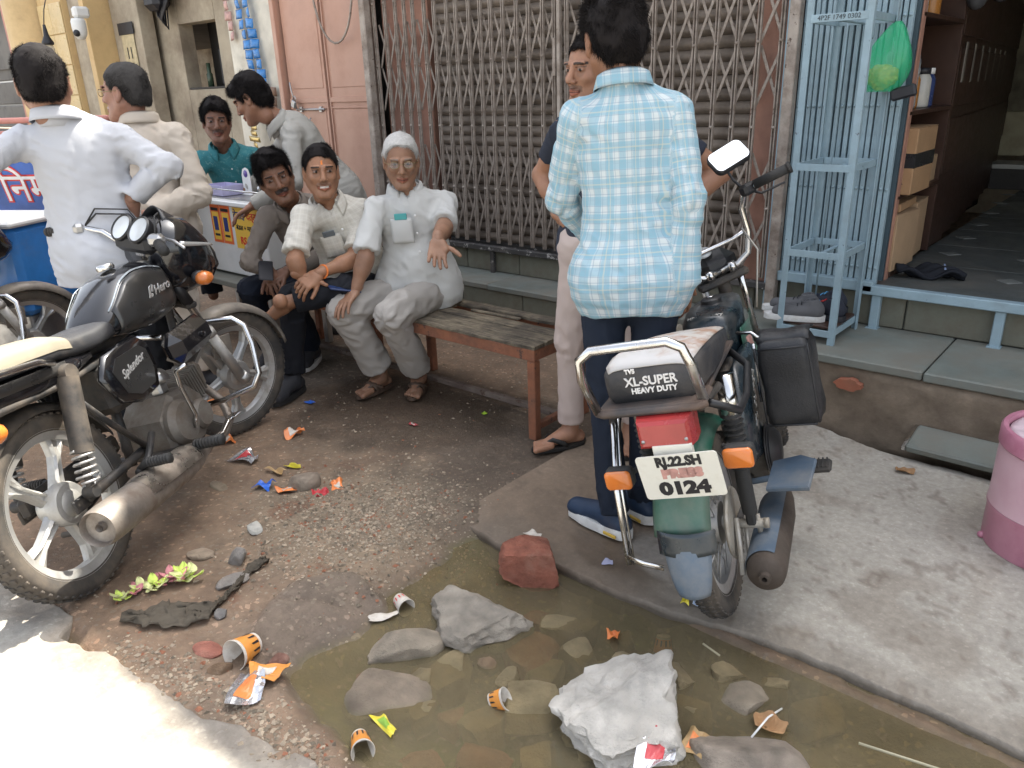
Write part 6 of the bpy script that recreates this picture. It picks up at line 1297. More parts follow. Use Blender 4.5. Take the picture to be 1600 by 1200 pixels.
PEOPLE['cream'] = dict(label='smiling man in a cream checked shirt seated between two others with his fingers clasped', root=(-3.2,2.2,0), seated=True, seed=2, sc=1.0,
    J=dict(pel=(-3.23,2.52,.53), neck=(-3.205,2.36,.955), head=(-3.17,2.30,1.11), shR=(-3.20,2.18,.925), shL=(-3.13,2.51,.915), elR=(-3.12,2.06,.73), wrR=(-3.10,2.07,.655), elL=(-3.02,2.32,.70), wrL=(-3.05,2.13,.665), hipR=(-3.27,2.46,.51), hipL=(-3.17,2.56,.51), knR=(-3.32,2.15,.50), knL=(-2.99,2.24,.58), anR=(-3.31,2.08,.10), anL=(-3.18,2.00,.53)),
    hf=(.84,-.52,.0), hs=1.02, bf=(.85,-.52,0), skin=(.30,.155,.09), hairmat=m_hairb, hair='short', hp=dict(smile=1., jaw=1.05), hcol=dict(smile=1., tilak=True, gaze=(-.6,0), mous=.35, stubble=.15), sleeve='short',
    shirt=dict(mat=c_check, loose=.020, belly=.010, sl=.82, hem=.09, pocket=1, pen='phone', buttons=1), pants=dict(mat=c_black, loose=.020, hem=dict(R=.02, L=.06)),
    handL=dict(d=(-.1,-.85,-.4), n=(-.5,.1,-.8), side=1, curl=.75, thumb=.3), handR=dict(d=(.25,.75,-.45), n=(.5,-.1,-.85), side=-1, curl=.75, thumb=.3), feet=dict(R=dict(type='shoe', d=(.40,-.92,0), mat=m_shoed, sole=m_flip), L=dict(type='bare', d=(-.55,-.82,-.05), up=(.25,.1,.95), mat=m_flip)))
PEOPLE['cream']['feet']['L'] = dict(type='bare', d=(-.50,-.62,-.45), up=(.45,-.65,.45))
PEOPLE['brown'] = dict(label='man with a moustache in a grey-brown shirt leaning forward on the bench', root=(-3.6,2.3,0), seated=True, seed=3, sc=1.0,
    J=dict(pel=(-3.62,2.60,.52), neck=(-3.56,2.40,.935), head=(-3.50,2.26,1.075), shR=(-3.60,2.24,.89), shL=(-3.50,2.55,.89), elR=(-3.62,2.12,.66), wrR=(-3.56,2.19,.60), elL=(-3.38,2.50,.68), wrL=(-3.50,2.25,.60), hipR=(-3.67,2.53,.50), hipL=(-3.57,2.64,.50), knR=(-3.68,2.13,.50), knL=(-3.50,2.24,.47), anR=(-3.80,2.28,.10), anL=(-3.66,2.45,.10)),
    hf=(.86,-.46,-.10), hu=(-.10,-.30,1), hs=1.04, bf=(.85,-.52,0), skin=(.20,.10,.062), hairmat=m_hairb, hair='full', hcol=dict(mous=.95, stubble=.35, gaze=(.5,0)), hp=dict(jaw=.95), sleeve='long',
    shirt=dict(mat=c_brown, loose=.018, hem=.08, amp=.007), pants=dict(mat=c_navy, loose=.024), handR=dict(d=(.65,-.2,-.4), n=(.3,.1,-.8), side=-1, curl=.6), handL=dict(d=(-.2,-.8,-.3), n=(-.2,.1,-.9), side=1, curl=.7), feet=dict(R=dict(type='shoe', d=(.5,-.85,0), mat=m_shoed, sole=m_sole), L=dict(type='shoe', d=(.6,-.8,0), mat=m_shoed, sole=m_sole)))
PEOPLE['blue'] = dict(label='young man seen from behind in a light blue plaid shirt and dark jeans', root=(-1.28,2.05,0), seed=4, sc=.93,
    J=dict(pel=(-1.30,2.10,.90), neck=(-1.345,2.12,1.440), head=(-1.395,2.12,1.580), shL=(-1.465,2.02,1.375), shR=(-1.215,2.19,1.385), elL=(-1.550,2.06,1.115), wrL=(-1.49,2.21,.93), elR=(-1.135,2.14,1.13), wrR=(-1.14,2.13,.89), hipL=(-1.375,2.04,.87), hipR=(-1.215,2.15,.87), knL=(-1.33,2.00,.48), knR=(-1.22,2.08,.48), anL=(-1.255,1.955,.10), anR=(-1.235,2.10,.10)),
    hf=(-.75,.60,-.22), hu=(-.10,-.02,1), hs=1.08, bf=(-.62,.78,0), skin=(.24,.12,.07), hairmat=m_hairb, hair='full', sleeve='long',
    shirt=dict(mat=c_plaid, loose=.020, hem=.135, amp=.006, vert=.005, vneck=0), pants=dict(mat=c_jean, loose=.006, amp=.006, flare=1.2, hem=dict(L=-.01, R=-.01), bunch=1.4),
    handR=dict(d=(.05,.15,-.95), n=(-.9,.3,0), side=1, curl=.4), feet=dict(L=dict(type='shoe', d=(-.97,.10,0), mat=m_shoeb, sole=m_sole, thick=1.3, accent=m_yel, len=.30), R=dict(type='shoe', d=(-.96,.25,0), mat=m_shoeb, sole=m_sole, thick=1.3, accent=m_yel, len=.29)))
PEOPLE['pink'] = dict(label='man in pinkish trousers and flip-flops mostly hidden behind the plaid shirt', root=(-1.72,2.52,0), seed=5, sc=1.0,
    J=dict(pel=(-1.69,2.53,.90), neck=(-1.69,2.55,1.37), head=(-1.72,2.47,1.505), shR=(-1.83,2.43,1.31), shL=(-1.55,2.69,1.31), elR=(-1.975,2.50,1.13), wrR=(-1.84,2.45,.97), elL=(-1.385,2.87,1.13), wrL=(-1.50,2.66,.97), hipR=(-1.755,2.47,.87), hipL=(-1.62,2.58,.87), knR=(-1.80,2.44,.48), knL=(-1.62,2.55,.48), anR=(-1.80,2.45,.095), anL=(-1.60,2.62,.095)),
    hf=(-.20,-.95,-.05), hs=1.02, bf=(.35,-.9,0), skin=(.33,.175,.11), hairmat=m_hairb, hair='short', hcol=dict(mous=.5, stubble=.3, gaze=(-.8,0)), sleeve='short',
    shirt=dict(mat=c_navyt, loose=.010, sl=.62, hem=.10, collar=0, vneck=0), pants=dict(mat=c_pink, loose=.010, amp=.006, hem=dict(R=.02, L=.02)), feet=dict(R=dict(type='flipflop', d=(-.42,-.9,0), mat=m_flip), L=dict(type='flipflop', d=(.4,-.9,0), mat=m_flip)), handR=dict(d=(.7,.3,-.6), n=(.6,.2,.6), side=1, curl=.5))
PEOPLE['white'] = dict(label='man seen from behind in a loose white shirt with one hand behind his hip', root=(-3.35,1.32,0), seed=6, sc=.99,
    J=dict(pel=(-3.37,1.30,.88), neck=(-3.385,1.31,1.385), head=(-3.40,1.24,1.525), shL=(-3.46,1.13,1.335), shR=(-3.29,1.44,1.335), elL=(-3.38,.88,1.22), wrL=(-3.44,.66,1.15), elR=(-3.155,1.54,1.205), wrR=(-3.25,1.42,1.085), hipL=(-3.35,1.29,.86), hipR=(-3.25,1.42,.86), knL=(-3.36,1.28,.48), knR=(-3.27,1.42,.48), anL=(-3.36,1.25,.095), anR=(-3.28,1.42,.095)),
    hf=(-.82,.42,.0), hs=1.10, bf=(-.85,.50,0), skin=(.28,.15,.10), hairmat=m_hairb, hair='short', sleeve='long',
    shirt=dict(mat=c_white, loose=.026, hem=.12, amp=.006, vert=.009, vneck=0), pants=dict(mat=c_black, loose=.02), handR=dict(d=(-.35,-.2,-.85), n=(-.8,.4,.1), side=-1, curl=.9), feet=dict(L=dict(type='shoe', d=(-.85,.5,0), mat=m_shoed, sole=m_flip), R=dict(type='shoe', d=(-.85,.5,0), mat=m_shoed, sole=m_flip)))
PEOPLE['beige'] = dict(label='grey-haired man in glasses and a beige kurta turned sideways, behind the white-shirted man', root=(-3.86,1.80,0), seed=7, sc=1.03,
    J=dict(pel=(-3.86,1.78,.88), neck=(-3.85,1.83,1.345), head=(-3.87,1.76,1.49), shL=(-4.00,1.84,1.30), shR=(-3.72,1.90,1.30), elL=(-4.05,1.80,1.02), wrL=(-4.02,1.62,.95), elR=(-3.62,1.90,1.03), wrR=(-3.68,1.68,.95), hipL=(-3.93,1.74,.86), hipR=(-3.79,1.83,.86), knL=(-3.95,1.72,.48), knR=(-3.80,1.82,.48), anL=(-3.95,1.76,.095), anR=(-3.80,1.86,.095)),
    hf=(-.80,-.52,-.03), hs=1.05, bf=(-.85,-.40,0), skin=(.32,.17,.12), hairmat=hairmat('hair_greying', (.045,.042,.040)), hair='short', hcol=dict(mous=.6, mcol=(.35,.33,.32)), glasses=True, sleeve='long',
    shirt=dict(mat=c_beige, loose=.030, belly=.02, hem=.30, amp=.007), pants=dict(mat=c_beige, loose=.02), handR=dict(d=(-.3,-.8,-.3), n=(-.8,.3,0), side=1, curl=.5), feet=dict(L=dict(type='shoe', d=(-.85,-.4,0), mat=m_shoed, sole=m_flip), R=dict(type='shoe', d=(-.85,-.4,0), mat=m_shoed, sole=m_flip)))
PEOPLE['teal'] = dict(label='young stallholder in a teal printed shirt sitting behind the paan counter', root=(-4.75,2.75,0), seated=True, seed=8, sc=1.0,
    J=dict(pel=(-4.72,2.80,.72), neck=(-4.64,2.68,1.165), head=(-4.58,2.60,1.325), shR=(-4.70,2.51,1.115), shL=(-4.52,2.80,1.115), elR=(-4.66,2.40,.87), wrR=(-4.45,2.45,.80), elL=(-4.33,2.82,.86), wrL=(-4.25,2.66,.80), hipR=(-4.78,2.72,.70), hipL=(-4.66,2.85,.70), knR=(-4.62,2.40,.66), knL=(-4.42,2.62,.66), anR=(-4.60,2.40,.28), anL=(-4.42,2.62,.28)),
    hf=(.86,-.50,-.06), hs=1.0, bf=(.82,-.56,0), skin=(.20,.10,.065), hairmat=m_hairb, hair='tall', hp=dict(jaw=.92), hcol=dict(mous=.6), sleeve='short',
    shirt=dict(mat=c_tealp, loose=.014, sl=.85, hem=.08, buttons=1), pants=dict(mat=c_navy, loose=.02), handR=dict(d=(.9,-.2,-.1), n=(0,0,-1), side=-1, curl=.4), handL=dict(d=(.7,-.6,-.1), n=(0,0,-1), side=1, curl=.4))
PEOPLE['lean'] = dict(label='dark-haired young man in a pale grey shirt bending his head over the paan counter', root=(-4.05,2.95,0), seed=9, sc=1.0,
    J=dict(pel=(-4.03,3.02,.92), neck=(-4.09,2.77,1.335), head=(-4.19,2.62,1.445), shL=(-4.22,2.86,1.27), shR=(-3.96,2.70,1.27), elL=(-4.36,2.80,1.03), wrL=(-4.48,2.68,.92), elR=(-3.86,2.60,1.00), wrR=(-4.02,2.42,.88), hipL=(-4.08,3.06,.88), hipR=(-3.95,2.96,.88), knL=(-4.08,3.05,.48), knR=(-3.95,2.94,.48), anL=(-4.08,3.12,.095), anR=(-3.95,3.02,.095)),
    hf=(-.72,-.50,-.48), hu=(-.3,-.2,.9), hs=1.04, bf=(-.55,-.8,0), skin=(.26,.13,.08), hairmat=m_hairb, hair='full', sleeve='long',
    shirt=dict(mat=c_grey, loose=.024, hem=.14), pants=dict(mat=c_navy, loose=.02), handR=dict(d=(-.5,-.6,-.4), n=(0,0,-1), side=-1, curl=.4), feet=dict(L=dict(type='shoe', d=(-.5,-.8,0), mat=m_shoed, sole=m_flip), R=dict(type='shoe', d=(-.5,-.8,0), mat=m_shoed, sole=m_flip)))
def push(n, k):
    P_ = PEOPLE[n]; c0 = V3(0,0,1.45)
    for j in P_['J']: P_['J'][j] = tuple(c0+(V3(*P_['J'][j])-c0)*k)
    P_['sc'] *= k; P_['hs'] *= k; rt = P_['J']['pel']; P_['root'] = (rt[0], rt[1], 0)
push('teal', 1.08)
for k_, sp_ in PEOPLE.items(): person(sp_)
# ================================================================== BENCH
m_rust = M('rust_orange', (.27,.105,.055), .75, dirt=.45, dcol=(.10,.06,.045), vs=12, ds=8, chips=.42, chipcol=(.085,.05,.04), cs=18, bump=.3)
t = NT('bench_wood'); tc = t.add('ShaderNodeTexCoord').outputs['Object']; mp_ = t.add('ShaderNodeMapping', {'Scale': (2.2,26,10)}); t.l.new(tc, mp_.inputs[0]); g1 = t.noise(mp_.outputs[0], 4, 10, .72, .3); g2 = t.noise(tc, 5, 6, .6)
bc = t.mix(t.ramp(g1, .34, .66), (.045,.036,.028), (.30,.245,.165)); bc = t.mix(t.ramp(g2, .42, .58), bc, t.mix(1., bc, (.42,.42,.44), 'MULTIPLY'))
bn = t.add('ShaderNodeBump', {'Strength': .8, 'Distance': .006, 'Height': g1}); t.l.new(bn.outputs[0], t.b.inputs['Normal']); t.set(Base_Color=bc, Roughness=.85); m_bwood = t.m
bx0, bx1, by0, by1, bz = -4.05, -1.945, 2.385, 2.80, .425
be = thing('bench', 'long rusty orange iron bench with a weathered dark plank seat, three men sitting on it', 'bench', ((bx0+bx1)/2, (by0+by1)/2, 0)); bo = Vector(be.location)
def bbox_(name, x0, x1, y0, y1, z0, z1, mat, par, bev=.003):
    mb = MB(); mb.box(((x0+x1)/2-bo.x, (y0+y1)/2-bo.y, (z0+z1)/2), (x1-x0, y1-y0, z1-z0), bev); return part(name, mb, mat, par)
bbox_('front_rail', bx0, bx1, by0, by0+.035, bz-.055, bz-.004, m_rust, be); bbox_('rear_rail', bx0, bx1, by1-.035, by1, bz-.055, bz-.004, m_rust, be)
for x in (bx0, bx1-.036, (bx0+bx1)/2): bbox_('cross_rail', x, x+.036, by0+.036, by1-.036, bz-.053, bz-.006, m_rust, be)
mb = MB(); mb.box((0,0,0), (.042,.042,.368), .004); lg = mb.mesh('leg', m_rust)
for x in (bx0+.03, bx1-.022, (bx0+bx1)/2):
    for y in (by0+.022, by1-.022): inst('leg', lg, be, (x-bo.x, y-bo.y, .184))
for x in (bx0+.03, bx1-.022): bbox_('foot_brace', x-.015, x+.015, by0+.044, by1-.044, .04, .07, m_rust, be)
bbox_('long_stretcher', bx0+.05, bx1-.04, 2.585, 2.615, .035, .062, M('limed_iron', (.22,.18,.15), .9, dirt=.6, dcol=(.09,.06,.05), cs=15, chips=.45, chipcol=(.10,.06,.04)), be)
random.seed(4); y = by0-.004
for k, wd in enumerate((.085,.09,.085,.075,.075)):
    if k == 3:    # broken board: stops short and leaves a slot
        xs_ = [(bx0, -2.72), ]
    else: xs_ = [(bx0, bx1)]
    for x0, x1 in xs_:
        nx = int((x1-x0)/.05); zt = bz+.014+random.uniform(-.002,.002)
        secs = []
        for i in range(nx+1):
            xx = x0+(x1-x0)*i/nx; e0 = .003*math.sin(xx*31+k)+random.uniform(-.002,.002); e1 = random.uniform(-.003,.003); dz = random.uniform(-.0012,.0012)
            secs.append([(xx-bo.x, y+.003+e0-bo.y, bz-.003), (xx-bo.x, y+.003+e0-bo.y, zt-.004+dz), (xx-bo.x, y+.007+e0-bo.y, zt+dz), (xx-bo.x, y+wd*.5-bo.y, zt+.001+dz), (xx-bo.x, y+wd-.007+e1-bo.y, zt+dz), (xx-bo.x, y+wd-.003+e1-bo.y, zt-.004), (xx-bo.x, y+wd-.003-bo.y, bz-.003)])
        mb = MB(); mb.loft(secs, smooth=False); part('seat_plank', mb, m_bwood, be)
    y += wd+.002
mb = MB(); mb.box((0,0,0), (.30,.022,.010), .002, X=TR(-2.40-bo.x, 2.655-bo.y, bz+.020) @ rot(0,0,2)); part('split_plank', mb, m_bwood, be)

# ================================================================== PAAN COUNTER AND STALL
ct = thing('paan_counter', 'low white counter with orange and yellow posters on its front and a chrome rail', 'counter', (0,0,0)); cX0, cX1, cY0, cY1, cZ0, cZ1 = -4.86, -3.98, 2.45, 2.80, .43, .885
mb = MB(); mb.box(((cX0+cX1)/2, (cY0+cY1)/2, (cZ0+cZ1)/2-.012), (cX1-cX0-.04, cY1-cY0-.04, cZ1-cZ0-.03), .006); part('cabinet', mb, m_white, ct)
mb = MB(); mb.box(((cX0+cX1)/2, (cY0+cY1)/2, cZ1-.016), (cX1-cX0+.02, cY1-cY0+.02, .030), .006); part('counter_top', mb, m_white, ct)
mb = MB(); mb.box(((cX0+cX1)/2+.05, (cY0+cY1)/2, cZ1+.002), (.50, .26, .004)); part('steel_sheet', mb, m_steel, ct)
mb = MB()
for x in (cX0+.02, cX1-.03): mb.lathe([(.012,0),(.013,.01),(.007,.02),(.006,.07),(.010,.08),(.007,.095),(0,.10)], 12, X=TR(x, cY0+.02, cZ1))
mb.tube([(cX0+.02,cY0+.02,cZ1+.06),(cX1-.03,cY0+.02,cZ1+.06)], .005, 8); part('chrome_rail', mb, m_chrome, ct)
m_or = M('poster_orange', (.78,.16,.04), .5, var=.04, bump=0); m_ye = M('poster_yellow', (.80,.50,.07), .5, var=.04, bump=0); m_nav = M('poster_navy', (.02,.035,.16), .5, bump=0); m_redp = M('poster_red', (.62,.03,.025), .5, bump=0); m_blk = M('poster_black', (.015,.015,.02), .5, bump=0)
FYc = cY0+.018
def poster(x, z, w_, h_, mat): mb = MB(); mb.box((x, FYc, z), (w_, .002, h_)); return part('poster', mb, mat, ct)
for k in range(2):
    px_ = -4.535+k*.115; po = poster(px_, .735, .108, .235, m_or); mb = MB(); mb.box((px_, FYc-.002, .72), (.075, .0015, .17)); part('print', mb, m_ye, po); mb = MB(); mb.box((px_, FYc-.0035, .735), (.046,.0015,.085)); part('pack_print', mb, m_nav, po); mb = MB(); mb.box((px_, FYc-.0035, .822), (.082,.0015,.018)); mb.box((px_, FYc-.0035, .665), (.055,.0015,.014)); tag(part('lettering_bar', mb, m_blk, po), kind='stuff')
po = poster(-4.195, .725, .27, .245, m_ye)
text('lettering', 'देसाई', .062, m_nav, po, TR(-4.265, FYc-.002, .80) @ TX, bold=.0012, ext=.0006); text('lettering', 'दत्त', .062, m_redp, po, TR(-4.13, FYc-.002, .80) @ TX, bold=.0012, ext=.0006)
text('lettering', 'बंडल + माचिस', .040, m_blk, po, TR(-4.20, FYc-.002, .728) @ TX, bold=.0008, ext=.0006); text('lettering', 'RS. 30', .062, m_redp, po, TR(-4.20, FYc-.002, .650) @ TX, bold=.0018, ext=.0006)
pf = thing('low_platform', 'grey plank platform under the white counter', 'platform', (0,0,0))
for k in range(3): mb = MB(); mb.box((-4.42, 2.43+k*.155, .40), (1.12, .150, .035), .004); part('plank', mb, m_slate, pf)
mb = MB(); mb.box((0,0,0), (.04,.04,.38), .003); lg = mb.mesh('leg', m_steel)
for x in (-4.92, -3.92):
    for y in (2.40, 2.76): inst('leg', lg, pf, (x, y, .19))
m_lav = M('lavender_plastic', (.42,.40,.58), .4)
mb = MB(); X_ = TR(-4.62, 2.60, cZ1+.006)
mb.box((0,0,.004), (.22,.15,.006), X=X_)
for a_, b_, sx, sy in ((-.11,0,.005,.15),(.11,0,.005,.15),(0,-.075,.22,.005),(0,.075,.22,.005)): mb.box((a_,b_,.032), (sx,sy,.060), .001, X=X_)
single('plastic_tray', mb, m_lav, 'lavender plastic tray at the left end of the white counter', 'tray')
qs = thing('payment_stand', 'small white payment card standing behind the lavender tray', 'stand', (-4.44, 2.66, cZ1+.005)); mb = MB(); mb.prism([(-.045,0),(.045,0),(.045,.12),(.03,.155),(0,.165),(-.03,.155),(-.045,.12)], -.002, .002, X=rot(90)); mb.box((0,.01,.003),(.10,.05,.006),.002); part('card', mb, m_paper, qs); mb = MB(); mb.lathe([(0,0),(.022,0),(.022,.001),(0,.001)], 20, X=TR(0,-.0025,.128) @ rot(90)); part('emblem', mb, M('emblem_violet',(.12,.07,.30),.4), qs)
mb = MB()
random.seed(2)
for k in range(7): mb.sheet(lambda u,v: ((u-.5)*.10,(v-.5)*.07,.003*math.sin(6*u+k)), 3, 3, .001, X=TR(-4.2+random.uniform(-.12,.12), 2.62+random.uniform(-.07,.07), cZ1+.008+k*.002) @ rot(0,0,random.uniform(0,180)))
tag(single('sachet_heap', mb, M('sachet_red',(.38,.12,.10),.4), 'flat reddish sachets spread on the counter beside the tray', 'sachets'), kind='stuff')
# hanging strips of blue sachets on the pilaster
m_blu = M('sachet_blue', (.03,.20,.52), .25, var=.3, vs=30, coat=.4); m_pinks = M('sachet_pink', (.50,.30,.26), .4, var=.3, vs=30); m_gold = M('gold_foil', (.55,.42,.18), .3, .7, var=.3, vs=30)
def pillow(w_, h_): mb = MB(); mb.sheet(lambda u,v: ((u-.5)*w_, -.014*math.sin(math.pi*u)*math.sin(math.pi*v)**.5, (v-.5)*h_), 5, 5, .004); return mb
def strip(label, x, y, z, n, mat, w_=.085, h_=.075, dx=.0, seed=0, nm='sachet_strip'):
    random.seed(seed); s_ = thing(nm, label, 'sachet strip', (x, y, z)); me = pillow(w_, h_*.92).mesh('sachet', mat)
    for k in range(n): inst('sachet', me, s_, (dx*k+random.uniform(-.006,.006), random.uniform(-.01,0), -k*h_), (R(random.uniform(-12,12)), R(random.uniform(-6,6)), R(random.uniform(-25,25))))
    return s_
strip('long strip of blue sachets hanging on the cream pilaster, left one of the pair', -6.12, FY-.01, 2.46, 12, m_blu, dx=.012, seed=1)
strip('long strip of blue sachets hanging on the cream pilaster, right one of the pair', -5.98, FY-.02, 2.46, 13, m_blu, dx=.011, seed=2)
strip('short strip of faded pink sachets left of the blue sachets', -6.26, FY-.01, 2.46, 8, m_pinks, .07, .075, dx=.006, seed=3)
strip('blue sachets hanging low behind the bending young man', -5.92, FY-.02, 1.52, 3, m_blu, .16, .075, seed=4)
strip('brown sachets hanging by the door edge beside the blue ones', -5.74, FY-.02, 1.50, 3, M('sachet_brown',(.20,.12,.08),.4,var=.3,vs=30), .10, .075, seed=5)
strip('long strip of golden foil packets hanging behind the counter', -5.98, FY-.08, 1.45, 14, m_gold, .15, .045, seed=6)
# pillar fittings
cc = thing('security_camera', 'white dome security camera on a bracket on the yellow pillar', 'camera', (-8.40, 3.50, 2.13)); mb = MB(); mb.lathe([(0,-.10),(.035,-.095),(.06,-.05),(.066,0),(.066,.06),(.055,.085),(0,.09)], 22); mb.box((0,.04,.14),(.10,.14,.10),.02); part('housing', mb, m_white, cc); mb = MB(); mb.ell((.03,-.045,-.045),(.032,.032,.032),14,10); part('lens', mb, m_blk, cc)
bl = thing('light_bulb', 'unlit glass bulb hanging from a black holder in front of the yellow column', 'bulb', (-8.75, 3.32, 2.02)); mb = MB(); mb.ell((0,0,-.06),(.05,.05,.055),16,12); t_ = NT('bulb_glass'); t_.set(Base_Color=(.55,.50,.40,1), Roughness=.1, Alpha=.6); part('glass', mb, t_.m, bl); mb = MB(); mb.lathe([(0,.16),(.012,.16),(.02,.10),(.025,.06),(.055,.0),(.05,-.02),(0,-.02)], 16); mb.tube([(0,0,.16),(-.05,.05,.30),(-.12,.2,.62)], .005, 6); part('holder', mb, m_blk, bl)
cl = thing('wall_calendar', 'small yellowed calendar with a dark header on the stall wall', 'calendar', (-8.38, 3.94, 1.93)); mb = MB(); mb.box((0,0,0),(.26,.008,.34),.002); part('sheet', mb, M('calendar_paper',(.50,.42,.26),.7,var=.2,vs=20), cl); mb = MB(); mb.box((0,-.007,.21),(.32,.008,.11),.002); part('header', mb, m_blk, cl)
text('date', '11', .15, m_blk, cl, TR(0,-.006,-.02) @ TX, bold=.002)
mb = MB(); mb.box((0,0,0),(.30,.03,.32),.01); single('framed_picture', mb, m_blk, 'dark framed picture standing in the wall niche', 'picture', (-7.24, 4.34, 1.75)); mb = MB(); mb.lathe([(0,0),(.03,0),(.03,.12),(.02,.13),(.02,.22),(0,.22)], 14); single('bottle', mb, M('green_glass',(.05,.08,.05),.2), 'slim bottle standing in the wall niche left of the dark picture', 'bottle', (-7.60, 4.32, 1.572))
mb = MB()
for k in range(5): mb.tube([(-7.95+k*.05, 4.1, 2.55), (-7.9+.04*k, 4.05, 2.22-.03*k), (-7.75, 4.0, 2.18), (-7.7+.05*k, 4.05, 2.5)], .012, 6)
mb.box((-7.82, 4.02, 2.40), (.26,.18,.28), .05); single('wall_fan', mb, m_blk, 'dark sooty fan and tangled cables high on the stall wall', 'fan')
mb = MB(); mb.sheet(lambda u,v: (-.25+.34*u, .02*math.sin(4*v), .46*v), 6, 8, .006); single('sack_cloth', mb, M('tan_cloth',(.42,.32,.19),.9), 'tan cloth hanging against the left end of the white counter', 'cloth', (-4.95, 2.55, .43), 60)

# ================================================================== CART WITH BANNER at the left
kt = thing('drinks_cart', 'blue drinks cart with a hand-lettered banner behind the white-shirted man', 'cart', (0,0,0)); m_bl = M('cart_blue', (.02,.16,.46), .35, dirt=.15, coat=.2); m_bnd = M('banner_blue', (.03,.10,.36), .5, var=.4, vs=5, bump=0); m_rail = M('pink_rail', (.42,.17,.14), .5)
F = frame((-4.90, 1.78, .92), Vector((.86,.50,0)), Vector((.1,-.2,1)))   # banner plane: local x along, z up
BX = F
mb = MB(); mb.box((-.1,0,0), (1.15,.012,.66), .002, X=BX); bn_ = part('banner', mb, m_bnd, kt)
TXb = BX @ TR(0,-.008,0) @ TX
text('lettering', 'िनम्बेश्वर', .23, m_redp, bn_, TXb @ TR(.02,.085,0), bold=.010, ext=.001); text('lettering', 'िनम्बेश्वर', .23, m_paper, bn_, TXb @ TR(.02,.085,.0025), bold=.0005, ext=.001)
mb = MB(); mb.lathe([(0,0),(.085,0),(.085,.002),(0,.002)], 26, X=TXb @ TR(.10,.27,0)); part('price_roundel', mb, m_redp, bn_); text('lettering', '13 रु/-', .062, m_paper, bn_, TXb @ TR(.10,.27,.0035), bold=.0008)
text('lettering', 'जल', .16, m_redp, bn_, TXb @ TR(.30,-.14,.001), bold=.006); text('lettering', 'जल', .16, m_paper, bn_, TXb @ TR(.30,-.14,.0035)); mb = MB(); mb.box((-.1,-.009,-.24), (1.15,.004,.035), X=BX); part('white_line', mb, m_paper, bn_)
mb = MB(); mb.box((-.1,.28,-.30),(1.15,.52,.60),.02,X=BX); part('cart_body', mb, m_steel, kt)
mb = MB()
for z in (.40,.47): mb.tube([(-.9,-.01,z),(.45,-.01,z)], .016, 8, X=BX)
part('rail', mb, m_rail, kt)
ib = thing('ice_box', 'bright blue insulated box with a pale rim beside the cart banner', 'ice box', (-4.74,1.36,.20)); ib.rotation_euler = (0,0,R(30)); mb = MB(); mb.box((0,0,.45),(.48,.40,.46),.03); part('box', mb, m_bl, ib); mb = MB(); mb.box((0,0,.695),(.51,.43,.035),.012); part('rim', mb, m_paper, ib); mb = MB(); mb.tube([(.08,-.205,.52),(.08,-.23,.50),(.08,-.23,.46),(.08,-.205,.44)],.012,8); part('handle', mb, m_blk, ib)
mb = MB(); mb.box((0,0,.01),(.40,.34,.42),.01); part('stand', mb, m_steel, ib)
sb = thing('sign_board', 'narrow blue and white board leaning beside the counter behind the beige kurta', 'board', (-4.62, 2.02, 0)); sb.rotation_euler = (0, R(-8), R(38)); mb = MB(); mb.box((0,0,.50),(.10,.02,.78),.003); part('panel', mb, m_bl, sb); mb = MB(); mb.box((.058,0,.50),(.016,.022,.78),.003); part('edge', mb, m_paper, sb)
mb = MB(); mb.tube([(0,0,.62),(.03,0,.5),(.02,0,.35),(-.06,0,.25),(-.1,0,.12),(-.05,0,.01)], .012, 8); single('red_hose', mb, M('hose_red',(.30,.07,.04),.6), 'thin red hose hanging down beside the blue board', 'hose', (-4.48, 2.12, 0))

# ================================================================== OPEN SHOP
shp = thing('shop_interior', 'deep dim interior of the open shop with slate floor and pale back wall', 'shop room', (0,0,0))
def sbox(name, x0, x1, y0, y1, z0, z1, mat, par=shp, bev=.003): mb = MB(); mb.box(((x0+x1)/2,(y0+y1)/2,(z0+z1)/2),(x1-x0,y1-y0,z1-z0),bev); return part(name, mb, mat, par)
m_floor = M('slate_floor', (.085,.098,.098), .35, dirt=.4, dcol=(.14,.125,.10), vs=3, ds=2, bump=.08)
me_f = {}
for i_ in range(3):
    for j_ in range(8): sbox('floor_slab', -1.06+i_*.93, -.14+i_*.93, 3.87+j_*.60, 4.463+j_*.60, .30, .53, m_floor, bev=.002)
mb = MB(); mb.prism([(.055,0),(0,.055),(-.055,0),(0,-.055)], 0, .003); dm = mb.mesh('marble_inlay', M('marble', (.22,.23,.22), .3))
for i_ in range(3):
    for j_ in range(8): inst('marble_inlay', dm, shp, (-.88+i_*.34 - j_*.035*(i_==0), 4.25+j_*.55, .5305), (0,0,0))
sbox('side_wall', -1.60, -1.48, 3.95, 8.6, .3, 2.56, m_dark); sbox('back_wall', -1.6, 2.2, 8.30, 8.45, 1.15, 2.6, M('back_wall_dirty', (.17,.155,.105), .9, dirt=.5, dcol=(.05,.045,.035), vs=3)); sbox('back_wall_dado', -1.6, 2.2, 8.28, 8.40, .78, 1.148, M('dado_cream', (.36,.33,.22), .8, dirt=.3)); sbox('back_bench', -1.6, 2.2, 7.9, 8.27, .53, .70, m_dark); sbox('bench_top', -1.6, 2.2, 7.88, 8.275, .702, .74, M('pale_stone', (.42,.42,.38), .5))
sbox('far_wall', 1.9, 2.05, 3.9, 8.4, .3, 2.56, m_plast)
sh_ = thing('shelf_cabinet', 'dark brown wall cabinets with open shelves at the front of the open shop', 'cabinet', (0,0,0)); Ls = -1.44
